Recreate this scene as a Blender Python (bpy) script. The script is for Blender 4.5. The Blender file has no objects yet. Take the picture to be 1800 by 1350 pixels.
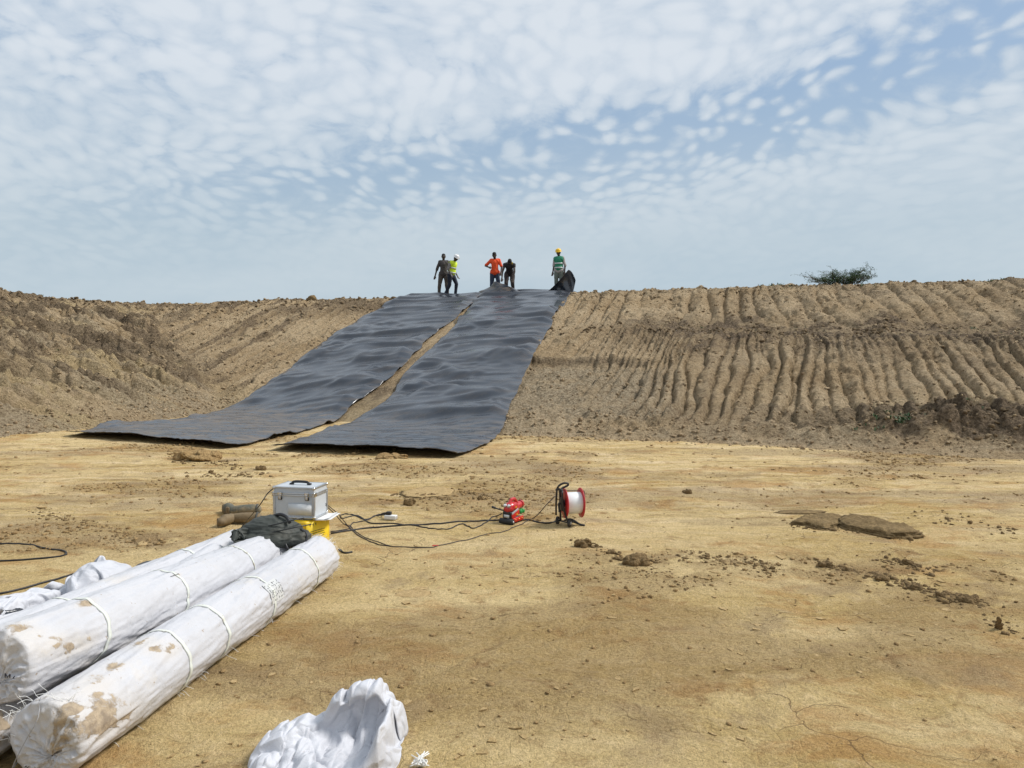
import bpy, bmesh, math, random
import numpy as np
from mathutils import Vector, Matrix, Euler
R = math.radians
scn = bpy.context.scene
COL = scn.collection

# ------------------------------------------------------------------ camera
CAM_Z, PITCH, FPX = 1.6, math.atan(55 / 1300), 1300.0
cam = bpy.data.objects.new('camera', bpy.data.cameras.new('camera'))
COL.objects.link(cam); scn.camera = cam
cam.location = (0, 0, CAM_Z); cam.rotation_euler = (math.pi / 2 - PITCH, 0, 0)
cam.data.sensor_width = 36; cam.data.lens = 26.0
cam.data.clip_start = .05; cam.data.clip_end = 6000

# ------------------------------------------------------------------ sky, sun, exposure
scn.view_settings.view_transform = 'Standard'; scn.view_settings.look = 'None'
scn.view_settings.exposure = 0.46; scn.view_settings.gamma = 1.0
scn.view_settings.use_curve_mapping = False
SUN_EL, SUN_AZ = 48, 80           # azimuth clockwise from +Y (away from the camera)
world = bpy.data.worlds.new('World'); scn.world = world; world.use_nodes = True

class NT:
    """small helper for building node trees"""
    def __init__(s, tree): s.t = tree; tree.nodes.clear()
    def n(s, typ, **kw):
        nd = s.t.nodes.new(typ); ins = kw.pop('ins', {})
        for k, v in kw.items(): setattr(nd, k, v)
        for k, v in ins.items(): s.put(nd.inputs[k], v)
        return nd
    def put(s, sock, v):
        if isinstance(v, bpy.types.NodeSocket): s.t.links.new(v, sock)
        elif isinstance(v, bpy.types.Node): s.t.links.new(v.outputs[0], sock)
        else:
            if isinstance(v, (tuple, list)) and len(v) == 3 and sock.type == 'RGBA': v = (*v, 1)
            sock.default_value = v
    def m(s, op, a, b=None, c=None, clamp=False):
        nd = s.n('ShaderNodeMath', operation=op, use_clamp=clamp); s.put(nd.inputs[0], a)
        if b is not None: s.put(nd.inputs[1], b)
        if c is not None: s.put(nd.inputs[2], c)
        return nd.outputs[0]
    def ramp(s, v, stops, interp='LINEAR'):
        nd = s.n('ShaderNodeValToRGB'); s.put(nd.inputs[0], v); cr = nd.color_ramp; cr.interpolation = interp
        while len(cr.elements) < len(stops): cr.elements.new(.5)
        for e, (p, c) in zip(cr.elements, stops):
            e.position = p; e.color = (c, c, c, 1) if isinstance(c, (int, float)) else (*c, 1)
        return nd.outputs[0]
    def mix(s, f, a, b, mode='MIX'):
        nd = s.n('ShaderNodeMix', data_type='RGBA', blend_type=mode)
        s.put(nd.inputs[0], f); s.put(nd.inputs[6], a); s.put(nd.inputs[7], b); return nd.outputs[2]
    def noise(s, vec, scale, detail=3, rough=.5, dist=0, **kw):
        nd = s.n('ShaderNodeTexNoise', **kw); s.put(nd.inputs['Vector'], vec)
        for k, v in (('Scale', scale), ('Detail', detail), ('Roughness', rough), ('Distortion', dist)): s.put(nd.inputs[k], v)
        return nd.outputs[0]
    def vmap(s, vec, scale=(1, 1, 1), rot=(0, 0, 0), loc=(0, 0, 0)):
        nd = s.n('ShaderNodeMapping'); s.put(nd.inputs[0], vec)
        nd.inputs['Scale'].default_value = scale; nd.inputs['Rotation'].default_value = rot
        nd.inputs['Location'].default_value = loc; return nd.outputs[0]
    def smooth(s, v, a, b):
        nd = s.n('ShaderNodeMapRange', interpolation_type='SMOOTHSTEP'); s.put(nd.inputs[0], v)
        nd.inputs[1].default_value = a; nd.inputs[2].default_value = b; return nd.outputs[0]

w = NT(world.node_tree)
sky = w.n('ShaderNodeTexSky', sky_type='NISHITA', sun_disc=False, sun_elevation=R(SUN_EL), sun_rotation=R(SUN_AZ),
          altitude=100, air_density=1.3, dust_density=3.0, ozone_density=1.4)
tc = w.n('ShaderNodeTexCoord'); D = tc.outputs['Generated']
sep = w.n('ShaderNodeSeparateXYZ', ins={0: D}); dz = sep.outputs[2]
zz = w.m('ADD', w.m('MAXIMUM', dz, 0.0), .30)
px_ = w.m('DIVIDE', sep.outputs[0], zz); py_ = w.m('DIVIDE', sep.outputs[1], zz)
P = w.n('ShaderNodeCombineXYZ', ins={0: px_, 1: py_}).outputs[0]
wob = w.n('ShaderNodeVectorMath', operation='SCALE', ins={0: w.n('ShaderNodeTexNoise', ins={'Vector': P, 'Scale': 2.2, 'Detail': 3}).outputs[1], 3: .26}).outputs[0]
PW = w.n('ShaderNodeVectorMath', operation='ADD', ins={0: P, 1: wob}).outputs[0]
# altocumulus: big coverage field, a clear lane across it, small puffs
cover = w.noise(w.vmap(P, loc=(3.1, 1.7, 0)), 1.1, 3, .55)
pos = w.m('MAXIMUM', px_, 0.0)
lane = w.m('ADD', w.m('SUBTRACT', py_, 1.76), w.m('ADD', w.m('MULTIPLY', px_, .15), w.m('MULTIPLY', w.m('MULTIPLY', pos, pos), .63)))   # signed offset from the clear lane
lane = w.m('ADD', lane, w.m('MULTIPLY', w.m('SUBTRACT', w.noise(P, 1.8, 4), .5), .42))
lane_d = w.m('MAXIMUM', w.m('MULTIPLY', lane, 1.0), w.m('MULTIPLY', lane, -1.9))
lane_c = w.smooth(lane_d, .50, .04)                       # 1 in the lane
vor = w.n('ShaderNodeTexVoronoi', feature='SMOOTH_F1', ins={'Vector': w.vmap(PW, scale=(1, .85, 1), rot=(0, 0, .5)), 'Scale': 23.0, 'Smoothness': .5})
puff = w.ramp(vor.outputs[0], [(.0, 1.0), (.62, 0.0)])
fine = w.noise(PW, 19.0, 6, .62)
dens = w.m('ADD', w.m('MULTIPLY', puff, .50), w.m('MULTIPLY', fine, .60))
dens = w.m('ADD', dens, w.m('MULTIPLY', w.m('SUBTRACT', cover, .5), .45))
dens = w.m('SUBTRACT', dens, w.m('MULTIPLY', w.m('MULTIPLY', lane_c, w.m('ADD', .45, w.m('MULTIPLY', w.smooth(px_, -.85, -.1), .55))), .38))
dens = w.m("ADD", dens, .435)
mask = w.smooth(dens, .36, .72)
shade = w.noise(PW, 6.0, 5, .6)
K = 7.5   # the Background runs at strength 0.1
ccol = w.mix(w.smooth(w.m('ADD', w.m('MULTIPLY', dens, .7), w.m('MULTIPLY', shade, .5)), .50, 1.02), (.49*K, .585*K, .70*K), (.72*K, .77*K, .83*K))
blue = w.mix(.78, sky.outputs[0], (.27*K, .405*K, .60*K))
col = w.mix(w.m('MULTIPLY', mask, .95), blue, ccol)
hz = w.ramp(dz, [(0.0, 1.0), (.06, .95), (.14, .84), (.21, .52), (.34, .10)])
hcol = w.mix(w.smooth(w.noise(w.vmap(P, scale=(.5, 1, 1)), 1.6, 3), .35, .7), (.46*K, .565*K, .64*K), (.53*K, .62*K, .68*K))
col = w.mix(hz, col, hcol)
col = w.mix(w.smooth(dz, 0.0, -.05), col, (.30*K, .25*K, .17*K))
bg = w.n('ShaderNodeBackground', ins={0: col, 1: .1})
w.n('ShaderNodeOutputWorld', ins={0: bg})
world.cycles.sampling_method = 'MANUAL'; world.cycles.sample_map_resolution = 512

sl = bpy.data.lights.new('sun', 'SUN'); sl.energy = 2.6; sl.angle = R(14); sl.color = (1, .97, .92)
sun = bpy.data.objects.new('sun', sl); COL.objects.link(sun)
sd = Vector((math.sin(R(SUN_AZ)) * math.cos(R(SUN_EL)), math.cos(R(SUN_AZ)) * math.cos(R(SUN_EL)), math.sin(R(SUN_EL))))
sun.rotation_euler = sd.to_track_quat('Z', 'Y').to_euler(); sun.location = sd * 50

# ------------------------------------------------------------------ noise and terrain
def _h(ix, iy, seed):
    h = (ix.astype(np.int64) * 374761393 + iy.astype(np.int64) * 668265263 + seed * 974634777) & 0xffffffff
    h = ((h ^ (h >> 13)) * 1274126177) & 0xffffffff
    h = (h ^ (h >> 16)) & 0xffffff
    return h.astype(np.float64) / 0xffffff
def vn(x, y, seed=0):
    x = np.asarray(x, float); y = np.asarray(y, float) + 0 * x; x = x + 0 * y
    ix = np.floor(x); iy = np.floor(y); fx = x - ix; fy = y - iy
    ux = fx * fx * fx * (fx * (fx * 6 - 15) + 10); uy = fy * fy * fy * (fy * (fy * 6 - 15) + 10)
    a = _h(ix, iy, seed); b = _h(ix + 1, iy, seed); c = _h(ix, iy + 1, seed); d = _h(ix + 1, iy + 1, seed)
    return (a + (b - a) * ux) * (1 - uy) + (c + (d - c) * ux) * uy
def fbm(x, y, octv=4, seed=0, gain=.5):
    s = 0; a = 1; t = 0
    for i in range(octv):
        s = s + a * vn(x * 2**i + 17.3 * i, y * 2**i - 9.1 * i, seed + i); t += a; a *= gain
    return s / t
def sst(v, a, b):
    t = np.clip((v - a) / (b - a), 0, 1); return t * t * (3 - 2 * t)
def bump1(v, c, wd): return np.exp(-((v - c) / wd) ** 2)

HC = 3.86
SA, CA = math.sin(math.atan(.37)), math.cos(math.atan(.37))
def yC(x): return 28.7 - .37 * x
def yT(x): return np.interp(x, [-20, -9, -8, -3.3, 0, 4, 7.8, 16, 40], [26, 21.1, 20.4, 16.7, 14.35, 12.7, 11.2, 8.0, -1.6])
def xCl(y): return np.interp(y, [-10, 14, 28, 34.6, 60], [-24, -20.9, -19.4, -17.3, -10])
def xTl(y): return np.interp(y, [-10, 5, 14.3, 16, 20.4, 40], [-14, -12, -9.7, -8.7, -8.0, -5])
def tvals(x, y):
    tb = (y - yT(x)) / (yC(x) - yT(x))
    tl = (xTl(y) - x) / (xTl(y) - xCl(y))
    tr = (x - 19) / 11.0
    tk = (-7 - y) / 11.0
    return tb, tl, tr, tk
def crest_z(x, y):
    # the crest of the left wall dips into the corner
    return HC + .10 * (fbm(x * .25, y * .25, 3, 5) - .5) + .10 * sst(x, -17, -20) * sst(y, 34, 26)
def base_z(x, y):
    tb, tl, tr, tk = tvals(x, y)
    k = .035
    m = np.maximum(tb, tl); d = np.abs(tb - tl); m = m + np.where(d < k, (k - d) ** 2 / (4 * k), 0)
    t = np.maximum(np.maximum(m, tr), tk)
    H = crest_z(x, y)
    # profile: straight batter, slight bench high on the right, rounded crest
    bench = .16 * np.exp(-((t - .60) / .07) ** 2) * sst(x, 3, 6)
    z = H * t - bench
    z = np.where(t > 1, H - .02 * (t - 1), z)
    r = .05
    z = np.where(np.abs(t - 1) < r, z - H * (r - np.abs(t - 1)) ** 2 / (4 * r), z)
    return np.where(t < -.12, -.12 * HC, z), t, tb, tl
def under(x, y):    # soft mask of the strip of bank smoothed for the liner
    return sst(np.interp(y, [11, 14.3, 19, 28, 31], [-.85, -.2, .45, 2.2, 3.0]) - x, .0, .3) * sst(x - np.interp(y, [12, 20.3, 22, 25.8, 31], [-8.5, -7.9, -7.2, -6.2, -4.6]), .0, .3)
def rid(phi, sharp=.7):
    f = phi - np.floor(phi); c = np.abs(2 * f - 1)
    return (1 - c ** 2.2) ** sharp
def bank_z(x, y, detail=True, masks=False):
    z0, t, tb, tl = base_z(x, y)
    s = x * CA - y * SA
    isl = sst(tl - tb, -.04, .06)             # 1 on the left wall
    # ---- rills of the back wall
    wa = (fbm(s * .9, t * 2.4, 3, 21) - .5) * 1.9 + (fbm(s * 2.3, t * 9, 3, 22) - .5) * .95
    ph = s / .285 + wa
    cell = _h(np.floor(ph), np.floor(ph) * 0 + 3, 7)
    r1 = rid(ph, .38) * (.55 + .6 * cell)
    phf = s / .17 + 1.5 * wa; mg = sst(t + .35 * (fbm(s * 1.1, t * 2, 2, 27) - .5), .50, .26)
    r1 = r1 * (.35 + .65 * mg) + rid(phf, .42) * .60 * (1 - mg) + .12
    lowband = sst(t, .03, .10) * (1 - sst(t, .48, .64))
    strong = sst(x, 1.2, 3.0) * lowband
    wa2 = (fbm(s * .8, t * 2.5, 3, 31) - .5) * 1.6
    ph2 = (s + .18 * t * 9) / .62 + wa2
    r2 = rid(ph2, .8)
    upper = sst(t, .62, .70) * (1 - sst(t, .97, 1.0)) * sst(x, -1, 2)
    leftb = (1 - sst(x, -1.5, 0.5)) * sst(t, .05, .15) * (1 - sst(t, .93, .99))
    mid = sst(x, -.3, .8) * (1 - sst(x, 2.2, 4.6)) * sst(t, .38, .42) * (1 - sst(t, .95, 1))
    ph3 = s / .44 + (fbm(s * 1.1, t * 3, 3, 41) - .5) * 1.5
    r3 = rid(ph3, .45)
    zb = .27 * (r1 - .80) * strong * (.75 + .6 * vn(s * .6, t * 3, 23)) + .19 * (r2 - .7) * upper * (.4 + .9 * vn(s * .5, t * 2, 33)) \
        + .46 * (r3 - .7) * leftb * (.5 + vn(s * .7, t * 4, 43)) + .15 * (r3 - .7) * mid
    # ledge with the compacted strip below it, beside the liner
    led = sst(x, -.6, .2) * (1 - sst(x, 3.2, 4.4))
    tt = t + .012 * (vn(s * 3, 1.5, 9) - .5)
    zb = zb - .14 * led * sst(tt, .385, .36) * sst(t, .05, .2)
    ck = np.abs(fbm(s * .55 + t * 2.6, t * 4.5 - s * .25, 4, 35, .6) - .5); zb = zb - .13 * np.exp(-(ck / .011) ** 2) * sst(t, .62, .68) * (1 - sst(t, .97, 1.0)) * sst(x, 0, 2)
    # rolling and slumping
    zb = zb + .16 * (fbm(s * .55, t * 5, 3, 51) - .5) * sst(t, .02, .2)
    # ---- left wall
    phl = (y * 1.0 - .25 * x) / .8 + (fbm(y * .5, tl * 2.4, 3, 61) - .5) * 2.4
    rl = rid(phl, .7)
    phm = y / .42 + (fbm(y * 1.1, tl * 4, 3, 71) - .5) * 2.0
    zl = .62 * (rl - .6) * sst(t, .05, .2) * (1 - sst(t, .75, .95)) + .27 * (rid(phm, .5) - .6) * sst(t, .05, .15) * (1 - sst(t, .85, 1))
    n1 = fbm(x * .7, y * .7, 4, 81) - .5
    zl = zl + 1.0 * n1 * sst(t, .03, .25) * (1 - .5 * sst(t, .85, 1.0))
    # terraced slumps
    q = fbm(x * .9 + .4 * y, y * .5, 3, 91) * 9; qs = np.floor(q) + sst(q - np.floor(q), .35, .65)
    zl = zl + .10 * (qs - q) * 2 * sst(t, .03, .2)
    shm = under(x, y)
    z = z0 + (1 - shm) * (zb * (1 - isl) + zl * isl) * np.clip(1.15 - sst(t, 1.0, 1.12), 0, 1)
    if detail:
        onb = sst(t, -.03, .06) * (1 - .93 * shm)
        rough = (.35 + .9 * sst(fbm(x * .8, y * .8, 3, 101), .4, .65))
        z = z + (fbm(x * 3.1, y * 3.1, 4, 111, .66) - .5) * .17 * rough * onb
        z = z + (fbm(x * 7.5, y * 7.5, 2, 118) - .5) * .085 * onb
        z = z + (np.abs(fbm(x * 1.6, y * 1.6, 4, 115, .6) - .5)) * .22 * onb * rough
        # crumbly strip along the toe, dark spoil heap at the right
        toe = bump1(t, .045, .05) * (1 - shm)
        z = z + toe * (.06 + .12 * (fbm(x * 2.2, y * 2.2, 4, 121, .6) - .35))
        heap = bump1(x, 7.7, 1.6) * bump1(t, .085, .055)
        z = z + heap * (.20 + .60 * (fbm(x * 2.6, y * 2.6, 4, 131, .6) - .4))
        cb = bump1(t, 1.0, .05) * (1 - shm)
        z = z + cb * .13 * (fbm(x * 1.7, y * 1.7, 4, 141, .6) - .45)
    if masks: return z, t, tb, tl, s, isl
    return z
def hfloor(x, y):
    x = np.asarray(x, float); y = np.asarray(y, float)
    z = .07 * (fbm(x * .35, y * .6, 3, 201) - .5)
    wx = x + .3 * (fbm(x * .7, y * .7, 3, 211) - .5)
    st = fbm(wx * .55, y * 2.6, 4, 221) - .5                 # smears running across
    far = sst(y, 5, 8)
    z = z + .030 * st * (.35 + far)
    q = fbm(wx * .8, y * 1.5, 4, 231) * 7; fq = q - np.floor(q)
    z = z + .010 * (np.floor(q) + sst(fq, .42, .58) - q) * (.5 + .8 * far)   # lifted crusts
    pat = sst(fbm(x * .5, y * .8, 3, 241), .54, .68)
    z = z + pat * .035 * (fbm(x * 5, y * 5, 4, 251, .65) - .5)
    z = z + .006 * (fbm(x * 4, y * 6, 3, 261) - .5)
    # crumbled ridge across the right foreground
    for xo, am in ((0, .016), (.07, .012)):
        dl = x - (1.88 + xo + .117 * (y - 2.89) + .02 * (fbm(y * 3, y * 0, 3, 281) - .5)); z = z + am * np.exp(-(dl / .022) ** 2) * sst(y, 2.2, 2.6) * (1 - sst(y, 4.1, 4.4)) * (.3 + 1.2 * vn(y * 16, xo * 9, 283))
    for (xa, ya, xb, yb_, am, wd) in ((-.6, 3.3, 1.5, 5.6, .010, .035), (-.42, 3.2, 1.75, 5.55, .008, .03), (.2, 7.6, 5.5, 9.6, .016, .06), (.3, 7.3, 5.7, 9.2, .016, .06), (-6, 7.2, -1.5, 8.4, .014, .05), (1.6, 4.3, 3.4, 5.9, .009, .03)):
        ux, uy = xb - xa, yb_ - ya; L_ = math.hypot(ux, uy); al = ((x - xa) * ux + (y - ya) * uy) / L_; pe = ((x - xa) * uy - (y - ya) * ux) / L_ + .10 * np.sin(al * 1.3)
        z = z - am * (np.exp(-(pe / wd) ** 2) - .5 * np.exp(-((pe - 1.9 * wd) / wd) ** 2)) * sst(al, 0, .4) * (1 - sst(al, L_ - .5, L_)) * (.4 + vn(al * 5, pe * 2, 285))
    rl = (y - (6.15 - .52 * (x - 2.6))) ; rm = np.exp(-(rl / .16) ** 2) * sst(x, 2.2, 2.8) * sst(4.6, 3.6, 4.2)
    rm = np.exp(-(rl / .2) ** 2) * sst(x, 2.2, 2.7) * (1 - sst(x, 4.2, 4.7))
    z = z + rm * (.05 * fbm(x * 7, y * 7, 3, 271))
    return z
def ground_z(x, y):
    """height of the visible ground: floor or bank, whichever is on top"""
    x = np.asarray(x, float); y = np.asarray(y, float)
    return np.maximum(hfloor(x, y), bank_z(x, y))
def ray(u, v):
    a = np.array([(u - 900) / FPX, 1.0, -(v - 675) / FPX]); c, s = math.cos(PITCH), math.sin(PITCH)
    return np.array([a[0], a[1] * c + a[2] * s, -a[1] * s + a[2] * c])
def at_y(u, v, y):
    d = ray(u, v); k = y / d[1]; return np.array([d[0] * k, y, CAM_Z + d[2] * k])
def at_z(u, v, z):
    d = ray(u, v); k = (z - CAM_Z) / d[2]; return np.array([d[0] * k, d[1] * k, z])
def hit(u, v, f=None, y0=2.0, y1=45):
    f = f or (lambda x, y: np.maximum(base_z(x, y)[0], 0))
    d = ray(u, v); ys = np.arange(y0, y1, .02); xs = d[0] / d[1] * ys; zs = CAM_Z + d[2] / d[1] * ys
    b = zs < f(xs, ys); i = int(np.argmax(b)) if b.any() else -1
    return np.array([xs[i], ys[i], float(f(xs[i:i+1] if i >= 0 else xs[-1:], ys[i:i+1] if i >= 0 else ys[-1:])[0])])
# ------------------------------------------------------------------ mesh and object helpers
def link(o, parent=None):
    COL.objects.link(o)
    if parent is not None: o.parent = parent
    return o
def mesh_from(verts, faces, smooth=True):
    me = bpy.data.meshes.new('m')
    verts = np.asarray(verts, np.float32)
    if isinstance(faces, np.ndarray):
        n, k = faces.shape
        me.vertices.add(len(verts)); me.vertices.foreach_set('co', verts.ravel())
        me.loops.add(n * k); me.loops.foreach_set('vertex_index', faces.astype(np.int32).ravel())
        me.polygons.add(n); me.polygons.foreach_set('loop_start', np.arange(0, n * k, k, dtype=np.int32))
        me.polygons.foreach_set('loop_total', np.full(n, k, np.int32))
        me.update(calc_edges=True)
    else:
        me.from_pydata([tuple(map(float, v)) for v in verts], [], [tuple(map(int, f)) for f in faces])
    if smooth: me.polygons.foreach_set('use_smooth', np.ones(len(me.polygons), bool))
    return me
def mobj(name, verts, faces, mat, parent=None, smooth=True):
    me = mesh_from(verts, faces, smooth); me.name = name
    if mat is not None: me.materials.append(mat)
    return link(bpy.data.objects.new(name, me), parent)
def attr(o, name, rgba):
    a = o.data.color_attributes.new(name, 'FLOAT_COLOR', 'POINT')
    a.data.foreach_set('color', np.ascontiguousarray(rgba, np.float32).ravel())
def tag(o, label=None, cat=None, group=None, kind=None):
    for k, v in (('label', label), ('category', cat), ('group', group), ('kind', kind)):
        if v: o[k] = v
    return o
def empty(name, loc=(0, 0, 0), rz=0.0, label=None, cat=None, group=None):
    o = bpy.data.objects.new(name, None); o.location = [float(c) for c in loc]; o.rotation_euler = (0, 0, rz); o.empty_display_size = .1
    return tag(link(o), label, cat, group)
def gridfaces(nr, nc, keep=None, wrap=False):
    i = np.arange(nr * nc).reshape(nr, nc)
    if wrap: i = np.concatenate([i, i[:, :1]], 1)
    f = np.stack([i[:-1, :-1], i[:-1, 1:], i[1:, 1:], i[1:, :-1]], -1).reshape(-1, 4)
    return f if keep is None else f[keep.ravel()]
def compact(V, F, extra=()):
    used = np.zeros(len(V), bool); used[F.ravel()] = True
    idx = np.cumsum(used) - 1
    return V[used], idx[F], [e[used] for e in extra]

# ------------------------------------------------------------------ materials
def newmat(name):
    m = bpy.data.materials.new(name); m.use_nodes = True
    return m, NT(m.node_tree)
def finish(q, base, rough=.8, bump=None, dist=.01, strength=1.0, metal=0.0, spec=.5, **extra):
    b = q.n('ShaderNodeBsdfPrincipled')
    q.put(b.inputs['Base Color'], base); q.put(b.inputs['Roughness'], rough); q.put(b.inputs['Metallic'], metal)
    q.put(b.inputs['Specular IOR Level'], spec)
    for k, v in extra.items(): q.put(b.inputs[k.replace('_', ' ')], v)
    if bump is not None:
        nb = q.n('ShaderNodeBump', ins={'Height': bump, 'Distance': dist, 'Strength': strength}); q.put(b.inputs['Normal'], nb)
    q.n('ShaderNodeOutputMaterial', ins={0: b}); return b
def simple(name, col, rough=.5, metal=0.0, var=.12, scale=30, bump=.0, dirt=0.0, dirtcol=(.36, .25, .12), **ex):
    m, q = newmat(name); co = q.n('ShaderNodeTexCoord').outputs['Object']
    n = q.noise(co, scale, 4, .6)
    c = q.mix(n, tuple(x * (1 - var) for x in col), tuple(min(1, x * (1 + var)) for x in col))
    r = q.m('ADD', rough - .08, q.m('MULTIPLY', n, .16))
    if dirt:
        dm = q.smooth(q.noise(co, scale * .35, 5, .65), .72 - dirt * .45, .80 - dirt * .25)
        c = q.mix(q.m('MULTIPLY', dm, .8), c, dirtcol); r = q.m('MAXIMUM', r, q.m('MULTIPLY', dm, .85))
    finish(q, c, r, q.noise(co, scale * 6, 3) if bump else None, bump or .001, 1.0, metal, **ex)
    return m

def mat_floor():
    m, q = newmat('packed_tan_soil'); co = q.n('ShaderNodeTexCoord').outputs['Object']
    A = q.n('ShaderNodeAttribute', attribute_name='soil'); sp = q.n('ShaderNodeSeparateColor', ins={0: A.outputs['Color']})
    warp = q.n('ShaderNodeVectorMath', operation='SCALE', ins={0: q.n('ShaderNodeTexNoise', ins={'Vector': co, 'Scale': 1.3, 'Detail': 4}).outputs[1], 3: .5}).outputs[0]
    cw = q.n('ShaderNodeVectorMath', operation='ADD', ins={0: co, 1: warp}).outputs[0]
    big = q.noise(q.vmap(cw, scale=(.5, 1.1, 1)), .9, 5, .6)
    streak = q.noise(q.vmap(cw, scale=(.5, 4.2, 1), rot=(0, 0, .06)), 1.7, 7, .66)
    med = q.noise(cw, 4.5, 6, .68)
    fin = q.noise(co, 60, 5, .7)
    gr = q.noise(co, 210, 3, .7)
    c = q.mix(q.smooth(big, .36, .62), (.52, .375, .150), (.68, .53, .275))
    fs = q.m('ADD', .25, q.m('MULTIPLY', sp.outputs[2], .75))
    c = q.mix(q.m('MULTIPLY', q.m('MULTIPLY', q.smooth(streak, .44, .66), .85), fs), c, (.76, .61, .385))
    c = q.mix(q.m('MULTIPLY', q.m('MULTIPLY', q.smooth(streak, .46, .30), .8), fs), c, (.27, .18, .088))
    c = q.mix(q.m('MULTIPLY', q.smooth(med, .56, .72), .55), c, (.62, .475, .265))
    c = q.mix(q.m('MULTIPLY', q.smooth(med, .46, .30), .8), c, (.33, .20, .082))
    mott = q.noise(cw, 15, 6, .72)
    c = q.mix(q.m('MULTIPLY', q.smooth(mott, .50, .66), .45), c, (.77, .60, .35))
    c = q.mix(q.m('MULTIPLY', q.smooth(mott, .45, .32), .45), c, (.34, .21, .09))
    rust = q.smooth(q.noise(q.vmap(cw, scale=(1, 1.8, 1), loc=(5, 3, 1)), 1.1, 5, .65), .52, .66)
    c = q.mix(q.m('MULTIPLY', rust, .55), c, (.43, .225, .068))
    grey = q.smooth(q.noise(q.vmap(cw, loc=(9, 1, 1)), 1.5, 4, .6), .54, .70)
    c = q.mix(q.m('MULTIPLY', grey, .6), c, (.36, .265, .155))
    c = q.mix(q.m('MULTIPLY', sp.outputs[0], .75), c, q.mix(fin, (.13, .078, .034), (.36, .235, .11)))
    c = q.mix(sp.outputs[1], c, (.30, .235, .165))
    c = q.mix(.8, c, q.mix(q.smooth(gr, .28, .62), (.55, .51, .45), (1.18, 1.16, 1.12)), 'MULTIPLY')
    c = q.mix(.6, c, q.mix(q.smooth(fin, .3, .62), (.58, .52, .44), (1.15, 1.14, 1.12)), 'MULTIPLY')
    # drying cracks, only where the crust has lifted
    vo = q.n('ShaderNodeTexVoronoi', feature='DISTANCE_TO_EDGE', ins={'Vector': q.n('ShaderNodeVectorMath', operation='ADD', ins={0: q.vmap(cw, scale=(1, 1.5, 1)), 1: q.n('ShaderNodeVectorMath', operation='SCALE', ins={0: q.n('ShaderNodeTexNoise', ins={'Vector': co, 'Scale': 9, 'Detail': 3}).outputs[1], 3: .12}).outputs[0]}).outputs[0], 'Scale': 1.25})
    wid = q.m('MULTIPLY', q.smooth(q.noise(cw, 1.0, 2), .46, .60), .0042)
    crack = q.m('MULTIPLY', q.m('LESS_THAN', vo.outputs[0], wid), q.smooth(q.noise(co, 1.7, 3), .50, .54))
    c = q.mix(q.m('MULTIPLY', crack, .65), c, (.12, .07, .03))
    h = q.m('ADD', q.m('MULTIPLY', fin, .6), q.m('MULTIPLY', gr, .34))
    h = q.m('ADD', h, q.m('MULTIPLY', med, 1.5)); h = q.m('ADD', h, q.m('MULTIPLY', streak, 1.2))
    h = q.m('SUBTRACT', h, q.m('MULTIPLY', crack, .9)); h = q.m('ADD', h, q.m('MULTIPLY', mott, .9))
    vs = q.n('ShaderNodeTexVoronoi', feature='DISTANCE_TO_EDGE', ins={'Vector': cw, 'Scale': 11.0})
    sc_ = q.m('MULTIPLY', q.smooth(vs.outputs[0], .0, .05), q.smooth(q.noise(cw, 1.6, 3), .52, .62))
    h = q.m('ADD', h, q.m('MULTIPLY', sc_, .15))
    finish(q, c, .92, h, .030, 1.0, spec=.25); return m
def mat_bank():
    m, q = newmat('eroded_bank_soil'); co = q.n('ShaderNodeTexCoord').outputs['Object']
    A = q.n('ShaderNodeAttribute', attribute_name='soil'); sp = q.n('ShaderNodeSeparateColor', ins={0: A.outputs['Color']})
    big = q.noise(co, .55, 5, .62); med = q.noise(co, 2.6, 6, .7); fin = q.noise(co, 16, 5, .72); gr = q.noise(co, 60, 3, .7)
    c = q.mix(q.smooth(big, .38, .62), (.47, .35, .215), (.56, .435, .285))
    c = q.mix(q.m('MULTIPLY', q.smooth(med, .52, .68), .6), c, (.61, .49, .33))
    c = q.mix(q.m('MULTIPLY', q.smooth(med, .47, .30), .6), c, (.27, .185, .11))
    c = q.mix(q.m('MULTIPLY', sp.outputs[2], .8), c, (.54, .42, .24))             # yellow subsoil
    c = q.mix(q.m('MULTIPLY', sp.outputs[1], .85), c, q.mix(q.smooth(fin, .36, .64), (.30, .24, .165), (.47, .39, .28)))   # grey compacted
    c = q.mix(q.m('MULTIPLY', sp.outputs[0], .88), c, q.mix(q.smooth(fin, .35, .65), (.085, .063, .045), (.22, .165, .115)))  # dark soil and painted ridge shading
    c = q.mix(.75, c, q.mix(q.smooth(fin, .30, .60), (.55, .50, .44), (1.16, 1.14, 1.1)), 'MULTIPLY')
    c = q.mix(.6, c, q.mix(q.smooth(gr, .3, .6), (.62, .58, .52), (1.15, 1.15, 1.12)), 'MULTIPLY')
    h = q.m('ADD', q.m('MULTIPLY', med, 1.2), q.m('MULTIPLY', fin, .8)); h = q.m('ADD', h, q.m('MULTIPLY', gr, .3))
    finish(q, c, .95, h, .18, 1.0, spec=.15); return m
MF, MBK = mat_floor(), mat_bank()

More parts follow.
